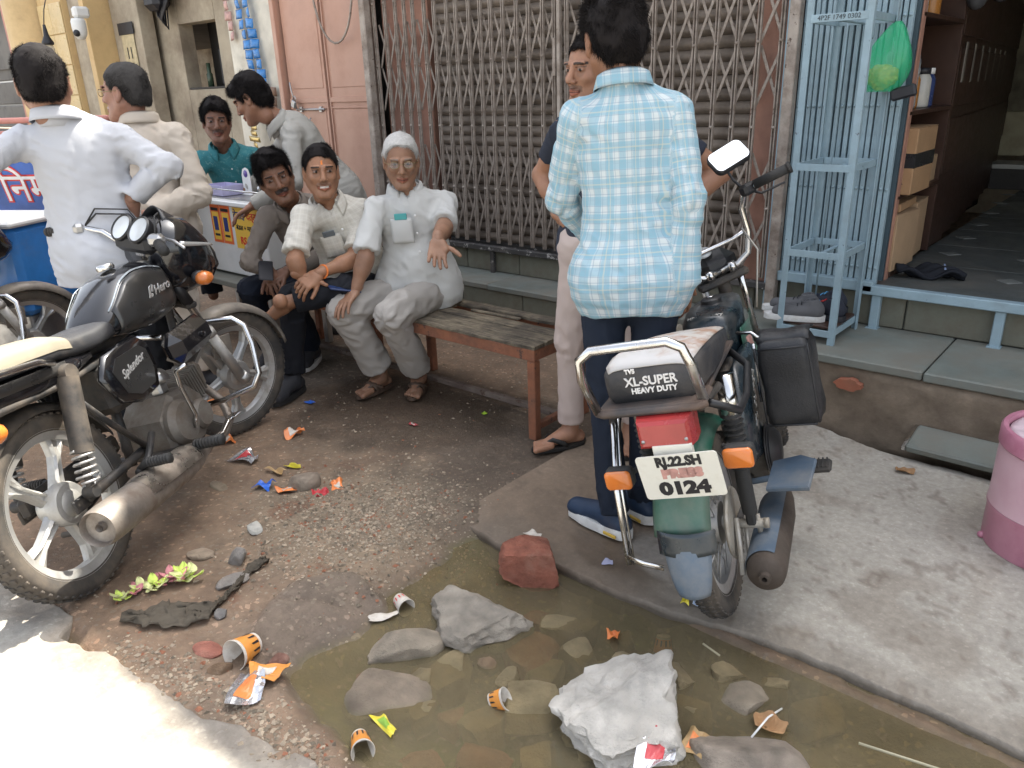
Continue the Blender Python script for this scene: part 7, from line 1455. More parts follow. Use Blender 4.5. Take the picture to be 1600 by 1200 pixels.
sbox('side_panel', -1.45, -1.03, 4.78, 4.81, .54, 2.5, m_wood_d, sh_); sbox('back_panel', -1.46, -1.44, 3.98, 4.78, .54, 2.5, m_wood_d, sh_); sbox('side_panel', -1.44, -1.05, 3.97, 3.99, .54, 2.5, m_wood_d, sh_)
for z in (.93, 1.31, 1.72, 2.1):
    sbox('shelf', -1.44, -1.02, 3.99, 4.78, z-.02, z, m_wood_d, sh_); sbox('shelf_label', -1.28, -1.12, 3.958, 3.968, z-.035, z-.005, m_paper, sh_, .001)
for k in range(9):
    y0 = 4.83+k*.38; xo = -1.05-k*.035; sbox('cabinet_front', -1.45, xo, y0, y0+.365, .54, 2.5, m_wood_d, sh_)
    for z in (.95, 1.30, 1.65, 2.0): sbox('drawer_edge', xo, xo+.012, y0+.03, y0+.34, z, z+.29, m_wood_d, sh_)
    if k < 7: sbox('label_strip', xo+.012, xo+.016, y0+.12, y0+.16, 1.42, 1.62, M('faded_label', (.22,.20,.17), .6), sh_, .001)
m_card = M('cardboard', (.34,.205,.105), .8, var=.1, dirt=.2, dcol=(.22,.13,.07)); m_card2 = M('cardboard_pale', (.40,.27,.16), .8, var=.1, dirt=.2, dcol=(.25,.16,.09)); m_tape = M('black_tape', (.02,.02,.022), .3)
def carton(label, x, y, z, w_, d_, h_, rz, mat, tape=False, grp=None):
    c = thing('carton', label, 'carton', (x,y,z), R(rz), grp); mb = MB()
    mb.box((0,0,h_/2),(w_,d_,h_),.004); part('box', mb, mat, c); mb = MB(); mb.box((-.002,-d_/4,h_+.002),(w_*.99,d_/2-.004,.003),.001); mb.box((.002,d_/4,h_+.0015),(w_*.99,d_/2-.004,.003),.001); tag(part('flap', mb, mat, c), kind='stuff')
    if tape: mb = MB(); mb.box((0,0,h_*.52),(w_+.002,d_+.002,h_*.22)); part('tape', mb, m_tape, c)
    return c
c1 = carton('brown carton with a black band on the middle shelf of the open shop', -1.12, 4.20, .932, .28, .34, .30, 0, m_card, True)
text('print', '▲', .04, m_blk, c1, TR(.085,-.1725,.06) @ TX); 
c2 = carton('brown helmet carton with red print, lower one at the foot of the shelves', -1.14, 4.17, .565, .28, .32, .27, -3, m_card2)
text('print', 'PHY', .055, m_redp, c2, TR(-.0,-.1625,.14) @ TX, shear=.2, bold=.0006); text('print', '®', .02, m_redp, c2, TR(.085,-.1625,.165) @ TX); mb = MB(); mb.box((.06,-.1625,.215),(.10,.0012,.055)); part('red_label', mb, m_redp, c2); text('print', 'INDUSTRIES HELMET', .014, m_redp, c2, TR(0,-.1625,.10) @ TX); mb = MB()
for k in range(4): mb.box((.02+k*.026,-.1625,.035),(.018,.0012,.020))
part('handling_marks', mb, m_blk, c2); mb = MB(); mb.box((0,0,-.018),(.26,.26,.03),.003); part('base', mb, m_wood_d, c2)
carton('plain brown carton behind the helmet carton', -1.17, 4.52, .56, .28, .28, .29, 4, m_card2, False, None); carton('flattened carton lying on top of the helmet carton', -1.16, 4.22, .846, .27, .34, .035, 3, m_card)
bt = thing('bottle', 'red-capped clear bottle on the upper shelf, left one of the pair', 'bottle', (-1.17, 4.10, 1.312)); 
t_ = NT('clear_plastic'); t_.set(Base_Color=(.35,.37,.38,1), Roughness=.15, Alpha=.55); mb = MB(); mb.lathe([(0,0),(.036,0),(.040,.02),(.038,.10),(.040,.20),(.030,.25),(.014,.27),(.014,.285),(0,.285)], 18); part('bottle_body', mb, t_.m, bt); mb = MB(); mb.lathe([(0,.285),(.020,.285),(.020,.32),(0,.322)], 16); part('cap', mb, m_redp, bt)
b2 = copy_tree(bt); b2.location = (-1.08, 4.13, 1.312); b2['label'] = 'red-capped clear bottle on the upper shelf, right one of the pair'
for o_ in (bt, b2): o_['group'] = 'bottles on the upper shelf'
m_jar = {c: M('jar_'+c, v, .25, var=.2) for c, v in (('amber',(.40,.17,.04)),('pale',(.45,.44,.40)),('navy',(.04,.06,.16)),('red',(.42,.04,.03)))}
for k, (c, x, y, z, lb) in enumerate([('amber',-1.12,4.30,1.312,'amber jar on the upper shelf behind the red-capped bottles'),('pale',-1.10,4.42,1.312,'white jar on the upper shelf behind the amber jar'),('navy',-1.11,4.54,1.312,'navy tin at the back of the upper shelf'),('red',-1.10,4.10,1.722,'red tin at the front of the topmost shelf in view'),('pale',-1.12,4.24,1.722,'white tin second on the topmost shelf in view'),('amber',-1.10,4.38,1.722,'amber jar third on the topmost shelf in view'),('navy',-1.09,4.10,.932+.302,'navy tin standing on the black-banded carton'),('pale',-1.09,4.26,.932+.302,'pale tin standing on the black-banded carton')]):
    if z == .932+.302: continue
    j_ = thing('jar', lb, 'jar', (x,y,z), 0, 'jars and tins on the shelves'); mb = MB(); mb.lathe([(0,0),(.043,0),(.046,.01),(.046,.13),(.036,.15),(.034,.155)], 16); part('jar_body', mb, m_jar[c], j_); mb = MB(); mb.lathe([(0,.154),(.038,.154),(.038,.182),(0,.184)], 16); part('lid', mb, m_blk if k%2 else m_paper, j_)
for k in range(4): tag(single('goods_box', (lambda m: (m.box((0,0,.05),(.22,.10,.10+.02*k),.004), m)[1])(MB()), m_card2 if k%2 else m_jar['red'], ['small brown box on the second shelf below the bottles','small red box on the second shelf below the bottles','small brown box behind the others on the second shelf','small red box at the rear of the second shelf'][k], 'box', (-1.16, 4.50+.0*k, 1.0) if False else (-1.16, 4.42+.10*k, .935)), group='boxes on the second shelf')
random.seed(6); mb = MB()
for k in range(14): mb.ell((random.uniform(-.1,.1), random.uniform(-.2,.2), random.uniform(-.1,.25)), (.05,.07,.06), 10, 7)
tag(single('hanging_goods', mb, M('grey_polythene', (.08,.08,.085), .25), 'bundle of shiny wrapped goods hanging along the dark cabinets', 'goods', (-.98, 4.95, 1.85)), kind='stuff')
mb = MB(); mb.sheet(lambda u,v: (.26*(u-.5)*(1+.2*math.sin(5*v)), .13*(v-.5)*(1-.3*u), .035+.022*math.sin(9*u+4*v)+.012*math.sin(17*v+3)), 22, 12, .012); o = single('folded_cloth', mb, cloth('black_cloth', (.018,.02,.026)), 'black cloth with a white-blue stripe lying on the open shop floor', 'cloth', (-.86, 4.13, .53), R(14)); mb = MB(); mb.box((.06,0,.062),(.008,.12,.004),.001); part('stripe', mb, M('pale_blue_stripe',(.35,.45,.7),.7), o)
# green polythene bag on the blue gate
gb = thing('polythene_bag', 'green polythene bag of yellow snacks hanging on the blue gate', 'bag', (-1.035, 3.68, 1.53)); t_ = NT('green_polythene'); t_.set(Base_Color=(.02,.50,.22,1), Roughness=.2, Alpha=.34); t_.b.inputs['Specular IOR Level'].default_value = .7
def gbag(u, v):
    a_ = 2*math.pi*u; r_ = .012+.075*math.sin(math.pi*min(1,(1-v)*.80+.0))**.8*(1+.12*math.sin(3*a_+5*v)+.06*math.sin(7*a_)); return (r_*math.cos(a_)*(1.0)-.04*(1-v), r_*.75*math.sin(a_), -.13+.27*v)
mb = MB(); mb.sheet(gbag, 28, 18, .0015); part('bag', mb, t_.m, gb)
g = SDF((-.13,-.08,-.16),(.07,.08,.03),.004); g.el((-.035,0,-.072),(.062,.050,.048)); g.disp(lambda P: .010*vnoise(P, 70, 4), .03); v, q = g.mesh(); part('snacks', np_mesh('snacks', v, q, M('yellow_snack',(.66,.40,.03),.7,var=.3,vs=60)), None, gb); mb = MB(); mb.box((0,-.02,-.14),(.10,.03,.05),.008,X=TR(.02,.02,0) @ rot(0,-15,0)); part('dark_packet', mb, m_blk, gb)
# ---- blue shoe rack
rk = thing('shoe_rack', 'tall pale blue angle-iron rack with open shelves and shoes on its base', 'rack', (-1.185, 3.58, .335)); RW, RD = .235, .33
mb = MB(); mb.box((-.0,0,.98),(.028,.006,1.96),.001); mb.box((-.011,.013,.98),(.006,.022,1.96),.001); pst = mb.mesh('post', m_blue)
for sx in (-1,1):
    for sy in (-1,1): inst('post', pst, rk, (sx*RW/2, sy*RD/2, 0), (0, R(-.6*0), 0), (1 if sx < 0 else -1, 1 if sy < 0 else -1, 1))
for z in (.05, .40, .77, 1.35, 1.9):
    for sy in (-1,1): mb = MB(); mb.box((0,sy*RD/2,z),(RW-.01,.010,.030),.001); part('shelf_bar', mb, m_blue, rk)
    for sx in (-1,1): mb = MB(); mb.box((sx*RW/2,0,z),(.010,RD-.02,.030),.001); part('shelf_bar', mb, m_blue, rk)
    if z > .1: mb = MB(); mb.box((0,0,z-.012),(.02,RD-.02,.006),.001); part('shelf_stay', mb, m_blue, rk)
text('painted_number', '4P2F 1749 0302', .026, m_blk, rk, TR(0,-RD/2-.006,1.35) @ TX, bold=-.0002)
mb = MB(); mb.tube([(-.06,.10,.05),(-.05,.10,1.9)], .004, 6); part('rod', mb, m_blue, rk)
mb = MB(); mb.box((0,0,.072),(RW,RD-.04,.012),.002); part('base_board', mb, m_wood_d, rk)
def trainer(label, x, y, z, rz, mat, sole, acc=None):
    t = thing('shoe', label, 'shoe', (x,y,z), R(rz), 'shoes on the rack base'); L = .27; rings = []
    for k in range(15):
        u = k/14; w0 = (.032+.014*math.sin(math.pi*min(1,u*1.2))**.8)*(1-.7*max(0,(u-.9)/.1)**2)*(1-.5*max(0,(.08-u)/.08)); rings.append([((u-.4)*L, w0*a_, b_+.008*max(0,u-.8)) for a_, b_ in ((-1,0),(-1.08,.012),(-1,.026),(1,.026),(1.08,.012),(1,0))])
    mb = MB(); mb.loft(rings); part('sole', mb, sole, t, sharp=50)
    g = SDF((-.14,-.07,0),(.20,.07,.14),.0045); g.rc(V3(-.065,0,.05),V3(-.045,0,.085),.034,.032,.02); g.rc(V3(-.06,0,.045),V3(.10,0,.036),.038,.028,.02,V3(0,1,0),1.15); g.cut(V3(0,0,.022),V3(0,0,-1),.003); g.rc(V3(-.05,0,.085),V3(-.03,0,.13),.022,.03,.004,op='sub'); v, q = g.mesh(); part('upper', np_mesh('upper', v, q, mat), None, t)
    mb = MB()
    for k in range(4): mb.tube([(.0+.018*k,-.022,.078-.008*k),(.0+.018*k,0,.085-.009*k),(.0+.018*k,.022,.078-.008*k)], .0028, 6)
    part('laces', mb, acc or m_blk, t); 
    if acc: mb = MB(); mb.box((.03,-.040,.045),(.05,.006,.014),.002); mb.box((.03,.040,.045),(.05,.006,.014),.002); part('stripe', mb, acc, t)
    return t
m_gsh = M('grey_knit', (.11,.11,.115), .8, bs=300); m_nsh = M('navy_knit', (.015,.018,.03), .8, bs=300)
trainer('grey trainer with a white sole at the front of the rack base', -1.235, 3.48, .415, 200, m_gsh, m_sole); trainer('grey trainer with a white sole behind its fellow on the rack', -1.29, 3.58, .415, 190, m_gsh, m_sole)
trainer('navy trainer with a red flash, right end of the rack base', -1.16, 3.58, .415, 160, m_nsh, m_blk, m_redp); trainer('navy trainer with pale blue laces tucked at the back of the rack', -1.20, 3.70, .42, 170, m_nsh, m_blk, M('sky_lace',(.1,.35,.6),.6))

# ================================================================== PINK DRUM
dr = thing('pink_drum', 'faded pink round drum with a whitish lid at the right edge', 'drum', (-.085, 2.755, .004)); m_pk = M('pink_enamel', (.60,.37,.42), .4, var=.08, dirt=.45, dcol=(.66,.50,.52), vs=3, ds=3, coat=.2); m_pkd = M('pink_dark', (.48,.18,.26), .35, dirt=.5, dcol=(.55,.3,.36), ds=3, coat=.3)
mb = MB(); mb.lathe([(.0,.0),(.196,.0),(.200,.012),(.200,.125),(.204,.135),(.204,.145)], 56, a0=0); part('lower_band', mb, m_pkd, dr, sharp=40)
mb = MB(); mb.lathe([(.2035,.1455),(.201,.155),(.201,.33),(.199,.345)], 56); part('body_shell', mb, m_pk, dr, sharp=40); mb = MB(); mb.lathe([(.199,.3455),(.206,.352),(.206,.40),(.200,.408),(.188,.408),(.184,.400),(.184,.385)], 56); part('rim', mb, m_pkd, dr, sharp=40)
mb = MB()
def lid(u, v): r_ = .180*v; a_ = 2*math.pi*u; return (r_*math.cos(a_), r_*math.sin(a_), .392+.018*(1-v*v)+.006*math.sin(9*u*6.28)*v*(1-v)+.004*math.sin(31*u+9*v))
mb.sheet(lid, 40, 10, .004); part('lid', mb, M('frosted_lid', (.66,.52,.56), .8, var=.15, vs=25, bump=.6, bs=90), dr); mb = MB()
for k in range(3): mb.ell((.20*math.cos(R(200+k*60)), .20*math.sin(R(200+k*60)), .012), (.014,.014,.012), 10, 8)
part('feet', mb, m_pkd, dr)

# phones in hands, wrist thread
m_phb = M('phone_navy', (.012,.03,.10), .3)
mb = MB(); mb.box((0,0,0),(.075,.15,.010),.004); o = single('phone', mb, m_phb, 'navy blue phone lying under the hand of the white-haired man', 'phone', (-2.955,2.20,.590)); o.rotation_euler = (R(-14),R(4),R(-25))
mb = MB(); mb.box((0,0,0),(.072,.148,.009),.004); o = single('phone', mb, m_blk, 'black phone held by the man with the moustache', 'phone', (-3.50,2.13,.625)); o.rotation_euler = (R(30),R(10),R(60))
mb = MB(); mb.tube([(.031*math.cos(a_),.031*math.sin(a_),0) for a_ in np.linspace(0,6.283,17)], .005, 6, cap=False); o = single('wrist_thread', mb, M('thread_orange',(.75,.20,.04),.7), 'orange thread around the wrist of the smiling man', 'bracelet', (-3.045,2.155,.670)); o.rotation_euler = (R(80),0,R(8))
# ================================================================== ROCKS, RUBBLE, LITTER
def terr(x, y): return float(dirt_h(np.array([float(x)]), np.array([float(y)]))[0])
m_rk = M('rock_grey', (.5,.5,.5), .9, var=.25, vs=18, attr=True, bump=1., bs=38, bd=.016, dirt=.25, dcol=(.20,.17,.13), ds=9)
def rcol(base, top=None, wl=None):
    def f(v, seed):
        n = fbm(v, 9, seed, 5)[:,None]; n2 = fbm(v, 30, seed+1, 3)[:,None]; c = np.array(base)[None]*(1+.45*n+.35*n2); 
        if wl is not None: k = (1-sst(wl-.008, wl+.006, v[:,2]+.006*n[:,0]))[:,None]; c = c*(1-k*.75)+k*.75*np.array((.10,.10,.04))[None]
        return np.clip(c, .01, .9)
    return f
def rock(label, x, y, size, seed, base=(.30,.28,.25), z=None, rz=0, tilt=(0,0), cuts=9, rough=.05, wl=None, nm='rock', cat='rock', sub=4, group=None, box=0.):
    zz = terr(x, y)+size[2]*.22 if z is None else z; me = rock_mesh(seed, size, m_rk, cuts, sub, rough, nm, rcol(base, wl=None if wl is None else WATER_Z-zz), box)
    o = bpy.data.objects.new(nm, me); link(o); o.location = (x, y, zz); o.rotation_euler = (R(tilt[0]), R(tilt[1]), R(rz)); tag(o, label, cat, group); return o
rock('large pale broken concrete lump standing out of the puddle', -.80, 1.27, (.29,.27,.16), 12, (.56,.53,.48), z=.0, rz=35, tilt=(8,-5), cuts=5, rough=.10, wl=0, nm='concrete_lump', sub=5, box=.62)
rock('pointed grey-topped stone with a mossy foot left of the puddle centre', -1.335, 1.345, (.27,.22,.16), 21, (.27,.24,.20), z=-.035, rz=20, cuts=8, rough=.08, wl=0, sub=5)
rock('brown lichened stone half sunk at the left shore of the puddle', -1.42, 1.12, (.21,.10,.085), 33, (.26,.22,.17), z=-.03, rz=55, wl=0)
rock('reddish broken brick lump at the slab corner above the puddle', -1.385, 1.635, (.17,.15,.12), 47, (.27,.095,.06), z=.02, rz=35, cuts=3, rough=.05, box=.55, sub=5, nm='brick_lump', cat='brick')
rock('flat grey stone chip beside the red brick lump', -1.545, 1.665, (.15,.06,.03), 48, (.20,.17,.15), rz=-10)
rock('low stone breaking the water right of the large pale lump', -.585, 1.555, (.12,.10,.075), 51, (.24,.20,.15), z=-.045, wl=0)
rock('rough low rock at the bottom edge right of the pale lump', -.50, 1.36, (.24,.18,.10), 52, (.25,.21,.17), z=-.045, rz=20, wl=0)
rock('flat muddy rock awash at the lower left of the puddle', -1.33, .985, (.24,.20,.075), 53, (.20,.16,.12), z=-.055, wl=0)
rock('small brown brick end awash under the pointed stone', -1.21, 1.235, (.07,.05,.05), 54, (.22,.15,.09), z=-.045, wl=0)
subs = [(-1.172,1.368,.16,.13),(-.99,1.20,.17,.13),(-1.26,1.17,.13,.10),(-1.06,1.33,.11,.09),(-1.43,1.02,.10,.09),(-.87,1.46,.13,.10),(-1.14,1.50,.11,.09),(-1.07,1.10,.13,.10),(-1.17,1.06,.08,.07),(-.76,1.52,.08,.07),(-.68,1.45,.10,.07),(-.42,1.64,.13,.09),(-1.30,1.20,.10,.08),(-1.37,1.24,.09,.07),(-1.02,1.44,.10,.08),(-.93,1.33,.09,.08),(-1.24,1.50,.09,.06),(-1.10,1.22,.07,.06),(-1.32,1.08,.09,.08),(-.97,1.58,.07,.06),(-1.00,1.02,.12,.09),(-.66,1.62,.09,.06),(-1.45,1.32,.08,.06),(-.90,1.08,.10,.07),(-1.12,.90,.12,.09),(-.55,1.66,.07,.05),(-1.22,1.02,.08,.06),(-1.08,1.55,.08,.05)]
SUBL = ['sunk brown slab between the pointed stone and the water centre','sunk flat stone left of the large pale lump','sunk stone below the pointed grey stone','sunk stone just above the pale lump','sunk stone beside the lichened shore stone','sunk broad stone right of the puddle centre','sunk small stone under the brick lump','sunk pentagonal stone nearest the torn orange cup','sunk little brick piece left of the torn orange cup','sunk small stone near the slab, behind the rock awash','sunk stone between the pale lump and the rock awash','sunk flat stone far right of the puddle','sunk reddish stone left of the middle slab','sunk stone touching the foot of the pointed stone','sunk stone below the floating orange scrap','sunk small stone touching the back of the pale lump','sunk small stone right of the pointed stone','sunk tiny stone between the slab stone and the orange cup','sunk stone near the rock awash at the left','sunk tiny stone by the slab edge under the half sunk cup','sunk stone below and left of the large pale lump','sunk stone by the slab edge beyond the half sunk cup','sunk small stone near the floating white cup','sunk stone at the near left corner of the large pale lump','sunk broad stone at the bottom of the frame','sunk little stone against the slab right of the twig','sunk small stone right of the yellow sachet','sunk little stone below the brick lump corner']
for k, (x, y, a_, b_) in enumerate(subs): rock(SUBL[k], x, y, (a_,b_,.09), 70+k, (.21,.165,.09) if k%4 else (.22,.11,.07), z=-.100+.012*((k*7)%4), rz=k*37, cuts=6, rough=.07, sub=3, box=.6, group='stones sunk in the puddle')
for k, (lb, x, y, s_, c_) in enumerate([('tan flat stone on the dirt right of the exhaust', -2.689,1.29,(.085,.045,.03),(.30,.24,.17)),('squat tan stone beside the orange wrapper', -2.415,1.498,(.11,.095,.085),(.27,.22,.17)),('rounded grey stone near the dark rag', -2.146,1.046,(.06,.055,.06),(.24,.22,.20)),('pale flat marble chip on the dirt', -2.26,1.184,(.10,.04,.015),(.45,.44,.40)),('low brown stone behind the fallen petals', -2.29,.985,(.09,.05,.03),(.28,.22,.16)),('grey stone by the rag end', -2.05,.97,(.09,.06,.03),(.22,.20,.18)),('small grey pebble above the broken chunk', -1.93,.86,(.04,.035,.03),(.20,.19,.18)),('reddish tile shard near the road lip', -1.819,.753,(.085,.05,.02),(.36,.14,.10)),('brown crushed stub at the road lip', -1.715,.731,(.055,.04,.035),(.20,.13,.08)),('small reddish stone by the tipped cup', -1.64,.86,(.075,.05,.03),(.24,.12,.09))]):
    rock(lb, x, y, s_, 120+k, c_, rz=k*53, cuts=6, rough=.04, sub=3, nm='stone', cat='stone')
# gravel and grit: nobody could count it
rs = np.random.RandomState(5)
def grit(name, label, n, fn, smin, smax, mat, seed):
    rs = np.random.RandomState(seed); bv = np.array([(1,0,0),(-1,0,0),(0,1,0),(0,-1,0),(0,0,1),(0,0,-1)], np.float32); bf_ = np.array([(0,2,4),(2,1,4),(1,3,4),(3,0,4),(2,0,5),(1,2,5),(3,1,5),(0,3,5)])
    x, y = fn(rs, n); n = len(x); z = dirt_h(x, y); s_ = smin+(smax-smin)*rs.rand(n)**3; sc = (.6+.8*rs.rand(n,3))*s_[:,None]; an = rs.rand(n)*6.28; ca, sa = np.cos(an), np.sin(an)
    v = bv[None]*sc[:,None,:]+rs.normal(size=(n,6,3))*s_[:,None,None]*.15; X_ = v[...,0]*ca[:,None]-v[...,1]*sa[:,None]; Y_ = v[...,0]*sa[:,None]+v[...,1]*ca[:,None]; v = np.stack([X_+x[:,None], Y_+y[:,None], v[...,2]*.7+z[:,None]+s_[:,None]*.15], -1).reshape(-1,3)
    f = (bf_[None]+6*np.arange(n)[:,None,None]).reshape(-1,3); me = np_mesh(name, v, np.zeros((0,4)), mat, False, f); c = np.array([.30,.245,.18])[None]*(.45+.95*rs.rand(n,1)); red = rs.rand(n) < .08; c[red] = (.28,.12,.07); vattr(me, 'col', np.repeat(c, 6, 0)); o = bpy.data.objects.new(name, me); link(o); tag(o, label, 'gravel', kind='stuff')
m_grit = M('grit', (.5,.5,.5), .95, attr=True, var=.1, bump=0)
def heap(rs, n):
    x = -1.98+rs.normal(size=n)*.20; y = 1.46+rs.normal(size=n)*.20; return x, y
def spread(rs, n):
    x = rs.uniform(-3.6, -1.2, n); y = rs.uniform(.55, 3.2, n); k = (vnoise(P2(x, y), 3, 77) > rs.uniform(-.6, .9, n)); return x[k], y[k]
grit('gravel_heap', 'low spread of tan gravel on the dirt beside the puddle', 7000, heap, .0018, .0085, m_grit, 1); grit('scattered_grit', 'loose grit and crumbs scattered over the trodden dirt', 9000, spread, .0012, .007, m_grit, 2)
def shore(rs, n):
    t_ = rs.rand(n); x = np.interp(t_, [0,.3,.6,1], [-2.05,-1.78,-1.5,-1.25])+rs.normal(size=n)*.05; y = np.interp(t_, [0,.3,.6,1], [.60,.66,.70,.72])+rs.normal(size=n)*.035; return x, y
grit('shore_rubble', 'crumbled rubble between the road lip and the water', 1500, shore, .0015, .009, m_grit, 3)

m_cupo = M('cup_orange', (.66,.26,.04), .6, var=.2, vs=30, bump=0, dirt=.35, dcol=(.25,.17,.11), ds=30); m_cupw = M('cup_white', (.56,.52,.46), .7, var=.08, bump=0, dirt=.35, dcol=(.30,.23,.16), ds=30)
def cup(label, x, y, z, rx, rz, sc=1., crush=0., white=False):
    c = thing('paper_cup', label, 'paper cup', (x,y,z), 0, 'paper cups'); c.rotation_euler = (R(rx), R(crush*15), R(rz)); r0, r1, h = .0195*sc, .027*sc, .050*sc
    def prof_(r, t_, k=0): return [((r)*math.cos(a_)*(1-crush*.55), r*math.sin(a_)*(1+crush*.25), t_) for a_ in [2*math.pi*q/24 for q in range(24)]]
    mb = MB(); mb.loft([prof_(r0, 0), prof_(r1, h), prof_(r1-.001, h), prof_(r0-.001, .002)], cap=False); mb.raw(prof_(r0-.001, .003)[::-1], [tuple(range(24))]); part('cup_shell', mb, m_cupw, c)
    mb = MB(); z0, z1 = h*.12, h*.88; mb.loft([prof_(r0+(r1-r0)*.12+.0004, z0), prof_(r0+(r1-r0)*.88+.0004, z1)], cap=False); part('print', mb, m_cupw if white else m_cupo, c)
    mb = MB()
    for q in range(11):
        a_ = q*.571; ra = (r0+(r1-r0)*.2+.0008); rb = (r0+(r1-r0)*.5+.0008); P_ = lambda r_, a, zz: (r_*math.cos(a)*(1-crush*.55), r_*math.sin(a)*(1+crush*.25), zz)
        mb.raw([P_(ra,a_,h*.16),P_(ra,a_+.22,h*.16),P_(rb,a_+.20,h*.5),P_(rb,a_+.05,h*.46)], [(0,1,2,3)])
    tag(part('stripes', mb, m_redp if white else m_blk, c), kind='stuff')
    mb = MB(); mb.tube([( (r1+.0005)*math.cos(a_)*(1-crush*.55), (r1+.0005)*math.sin(a_)*(1+crush*.25), h) for a_ in np.linspace(0,2*math.pi,25)], .0013, 5, cap=False); part('rolled_rim', mb, m_cupw, c); return c
W = WATER_Z
cup('white paper cup with red marks floating at the puddle tip', -1.596, 1.266, W+.012, 92, 75, 1.05, .1, True)
cup('large orange striped cup tipped over beside the road lip', -1.720, .842, .022, 78, 15, 1.55, .1)
cup('orange striped cup standing half sunk near the slab edge', -.880, 1.649, W-.012, 158, 30, 1.05, .0)

cup('yellow-orange cup floating at the bottom of the puddle', -1.258, .835, W+.012, 82, 60, 1.15, .2)
cup('small torn orange cup poking from the puddle centre', -1.091, 1.135, W+.0, 60, 100, 1.0, .5)

def scrap(label, x, y, z, w_, h_, mat, rz=0, seed=0, amp=.012, nm='wrapper', cat='wrapper', two=None):
    ph = seed*1.7; mb = MB(); fn = lambda u,v: ((u-.5)*w_*(1-.18*math.sin(3*v+ph)), (v-.5)*h_*(1-.25*math.sin(4*u+ph)), amp*(math.sin(5*u+ph)*math.cos(4*v+ph*.7)+.5*math.sin(11*u*v+ph)+.8)); mb.sheet(fn, 8, 6, .0012, smooth=False); o = single(nm, mb, mat, label, cat, (x,y,z), R(rz))
    if two: mb = MB(); mb.sheet(lambda u,v: (lambda p: (p[0],p[1],p[2]+.0016))(fn(.25+.45*u,.2+.6*v)), 4, 4, .001, smooth=False); part('print', mb, two, o)
    return o
m_wy = M('wrapper_yellow', (.68,.58,.05), .3, bump=0); m_foil = M('foil', (.62,.62,.64), .25, .8, bump=.3); m_wb = M('wrapper_blue', (.03,.13,.55), .3, bump=0); m_wo = M('wrapper_orange', (.72,.22,.06), .4, bump=0); m_wr = M('wrapper_red', (.50,.05,.06), .35, bump=0); m_tn = M('wrapper_tan', (.45,.30,.14), .6, bump=.2)
scrap('torn white paper flap floating beside the white cup', -1.577, 1.177, W+.004, .035, .085, m_cupw, 140, 1, .006, 'paper_scrap', 'paper')
scrap('shiny foil and paper wrapper lying against the crushed cup', -1.585, .735, .01, .075, .11, m_foil, 40, 2, .014, two=m_wo); scrap('yellow-green sachet floating above the orange cup', -1.245, .905, W+.004, .085, .028, m_wy, -10, 3, .006, two=M('wrapper_green',(.25,.45,.06),.4,bump=0))
scrap('clear and orange sachet in the water near the road lip', -1.399, .758, W+.006, .035, .09, m_foil, 75, 4, .006, two=m_tn); scrap('thin blue scrap floating left of the clear sachet', -1.465, .745, W+.003, .06, .018, M('wrapper_teal',(.12,.35,.48),.4,bump=0), 20, 5, .004)
scrap('crumpled silver and red foil beside the large pale lump', -.655, 1.225, .015, .075, .11, m_foil, 20, 6, .022, two=m_wr); scrap('orange-edged card sunk upright right of the foil', -.616, 1.335, W+.004, .055, .085, m_tn, 10, 7, .008, two=m_wo)
scrap('orange scrap poking from the water near the sunk stones', -.982, 1.536, W+.004, .035, .04, m_wo, 30, 8, .010); scrap('dry brown leaf floating with a white straw', -.497, 1.497, W+.006, .07, .05, M('dry_leaf',(.33,.19,.09),.8), 15, 9, .012, 'dead_leaf', 'leaf')
mb = MB(); mb.tube([(-.01,-.07,.012),(0,0,.026),(.008,.07,.006)], .0025, 6); single('straw', mb, m_paper, 'short white straw lying across the floating brown leaf', 'straw', (-.505,1.50,W)); mb = MB(); mb.tube([(-.11,0,.002),(.12,.01,.002)], .0045, 6, flat=.5); single('stick', mb, M('pale_stick',(.42,.38,.26),.8), 'long pale stick floating near the bottom right of the puddle', 'stick', (-.205,1.60,W), R(10)); mb = MB(); mb.tube([(-.03,0,.002),(.03,.01,.002)], .003, 6); single('stick', mb, M('pale_stick',(.42,.38,.26),.8), 'short twig floating right of the half sunk cup', 'stick', (-.74,1.66,W), R(-25))
scrap('red and silver torn packet left of the sand heap', -2.83, 1.497, .008, .12, .085, m_foil, 10, 10, .012, two=m_wr); scrap('crumpled bright blue wrapper on the dirt', -2.538, 1.398, .006, .075, .06, m_wb, 30, 11, .014); scrap('orange and white torn wrapper beside the squat stone', -2.43, 1.435, .006, .08, .05, m_wo, 60, 12, .012, two=m_cupw)
scrap('yellow wrapper strip near the red packet', -2.60, 1.58, .004, .07, .022, m_wy, 20, 14, .008); scrap('pale tan twist of paper below the yellow strip', -2.62, 1.50, .006, .10, .025, m_tn, 15, 15, .01); scrap('dark red cup lid beside the squat stone', -2.297, 1.49, .008, .06, .05, m_wr, 0, 16, .014)
scrap('small orange wrapper beyond the front wheel', -3.55, 1.75, .006, .07, .05, m_wo, 40, 17, .01); scrap('small blue scrap near the bench', -3.145, 2.056, .004, .05, .03, m_wb, 10, 18, .004); scrap('tiny red and white scrap on the dirt before the bench', -2.515, 2.177, .004, .045, .02, m_wr, 0, 19, .004, two=m_cupw); scrap('tiny lime scrap left of the bench leg', -2.331, 2.473, .004, .025, .02, M('lime',(.4,.6,.03),.4), 30, 20, .004)
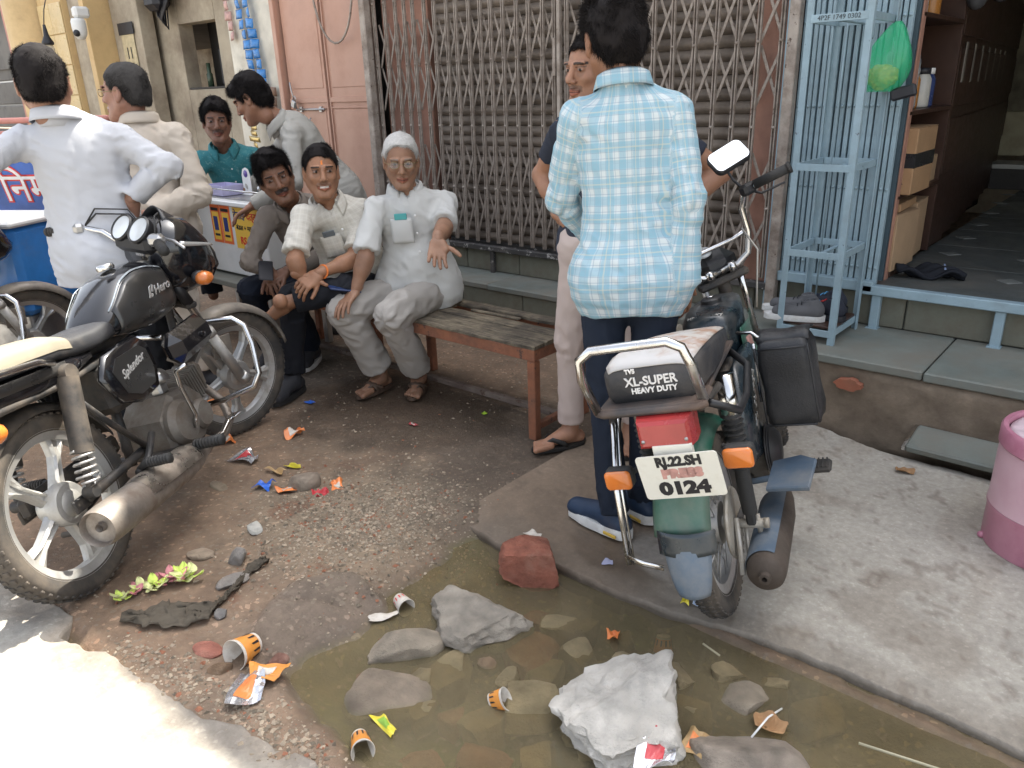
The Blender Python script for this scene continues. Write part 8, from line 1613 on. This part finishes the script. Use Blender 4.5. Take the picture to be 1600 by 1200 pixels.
scrap('small lilac card on the slab by the blue shoes', -1.171, 1.795, .010, .030, .030, M('lilac_card',(.35,.36,.50),.5), 20, 21, .001); scrap('small yellow scrap at the moped tyre', -.875, 1.765, .010, .025, .035, m_wy, 20, 22, .006); scrap('small pale blue scrap right of the yellow one', -.845, 1.775, .010, .022, .022, M('pale_blue',(.4,.5,.65),.5), 5, 23, .002)
scrap('dry leaf lying on the slab in front of the plinth', -.60, 3.02, .012, .06, .035, M('dry_leaf',(.33,.19,.09),.8), 15, 24, .008, 'dead_leaf', 'leaf')
tag(scrap('crumbs of white powder on the slab by the brick lump', -1.467, 1.78, .008, .06, .03, m_cupw, 0, 25, .004, 'white_crumbs', 'crumbs'), kind='stuff')
scrap('flattened orange cup under the front wheel', -3.06, 1.53, .006, .085, .05, m_wo, 10, 31, .014, 'crushed_cup', 'paper cup', m_cupw); scrap('flattened orange cup with a white rim right of the front wheel', -2.88, 1.775, .006, .08, .055, m_wo, 70, 32, .018, 'crushed_cup', 'paper cup', m_cupw); scrap('flattened orange cup above the squat stone', -2.30, 1.575, .006, .09, .05, m_wo, 150, 33, .012, 'crushed_cup', 'paper cup', m_cupw)
scrap('flattened striped orange cup at the water edge below the tipped cup', -1.60, .80, .010, .095, .065, m_cupo, 35, 34, .009, 'crushed_cup', 'paper cup', m_cupw)
# petals and rag
def flower(label, x, y, cols, n, r, seed):
    random.seed(seed); f = thing('fallen_flower', label, 'flower', (x,y,terr(x,y)+.006), 0, 'fallen flowers by the rear wheel')
    mes = []
    for c in cols: mb = MB(); mb.sheet(lambda u,v: ((.15+.85*u)*r*(1), (v-.5)*r*.85*math.sin(math.pi*(.18+.8*u))**.7, .45*r*u*u+.10*r*math.sin(8*v)*u), 5, 5, .0012); mes.append(mb.mesh('petal', c))
    for k in range(n): o = inst('petal', mes[k%len(mes)], f, (random.uniform(-.5,.5)*r, random.uniform(-.5,.5)*r, .002+.0016*k), (R(random.uniform(-15,15)), R(random.uniform(-12,8)), k*2.4), (random.uniform(.7,1.1),)*3)
m_pg = M('petal_green', (.50,.62,.12), .6, var=.3, vs=40); m_pp = M('petal_pink', (.55,.22,.24), .6, var=.3, vs=40); m_py = M('petal_cream', (.58,.60,.28), .6, var=.3, vs=40)
flower('bright lime green petals, the largest heap at the right end', -2.185, .885, [m_pg,m_py], 16, .042, 1); flower('dusty pink petals between the two green heaps', -2.212, .845, [m_pp], 12, .036, 2); flower('cream and green petals next to the pink heap', -2.215, .80, [m_py,m_pg], 10, .034, 3); flower('dull pink petals nearer the rear wheel', -2.235, .755, [m_pp,m_py], 10, .032, 4); flower('pale green petals closest to the rear wheel', -2.255, .715, [m_pg,m_py], 8, .028, 5)
random.seed(11); m_rag = cloth('muddy_rag', (.085,.072,.055), .3, weave=300)
rpts = [(-2.14,.66),(-2.08,.70),(-2.04,.75),(-1.99,.79),(-1.95,.84),(-1.99,.91),(-2.02,.97),(-2.05,1.03),(-2.04,1.09)]; rw = [.015,.03,.05,.045,.04,.022,.015,.012,.005]
def ragf(u, v):
    t_ = u*(len(rpts)-1); i = min(int(t_), len(rpts)-2); f = t_-i; x = rpts[i][0]*(1-f)+rpts[i+1][0]*f; y = rpts[i][1]*(1-f)+rpts[i+1][1]*f; w_ = rw[i]*(1-f)+rw[i+1]*f; n = float(vnoise(np.array([[u*9,v*2.5,1.]]), 1., 3)[0]); n2 = float(vnoise(np.array([[u*26,v*6,1.]]), 1., 4)[0])
    xx = x+(v-.5)*w_*2*.75+.01*n; yy = y-(v-.5)*w_*2*.65+.012*n2; return (xx, yy, terr(xx, yy)+.003+.016*abs(n)+.022*max(0,.5-abs(n2)*1.6)+.010*abs(math.sin(v*19+u*7)))
mb = MB(); mb.sheet(ragf, 90, 16, .003); single('muddy_rag', mb, m_rag, 'twisted muddy grey rag trodden into the dirt below the petals', 'rag')
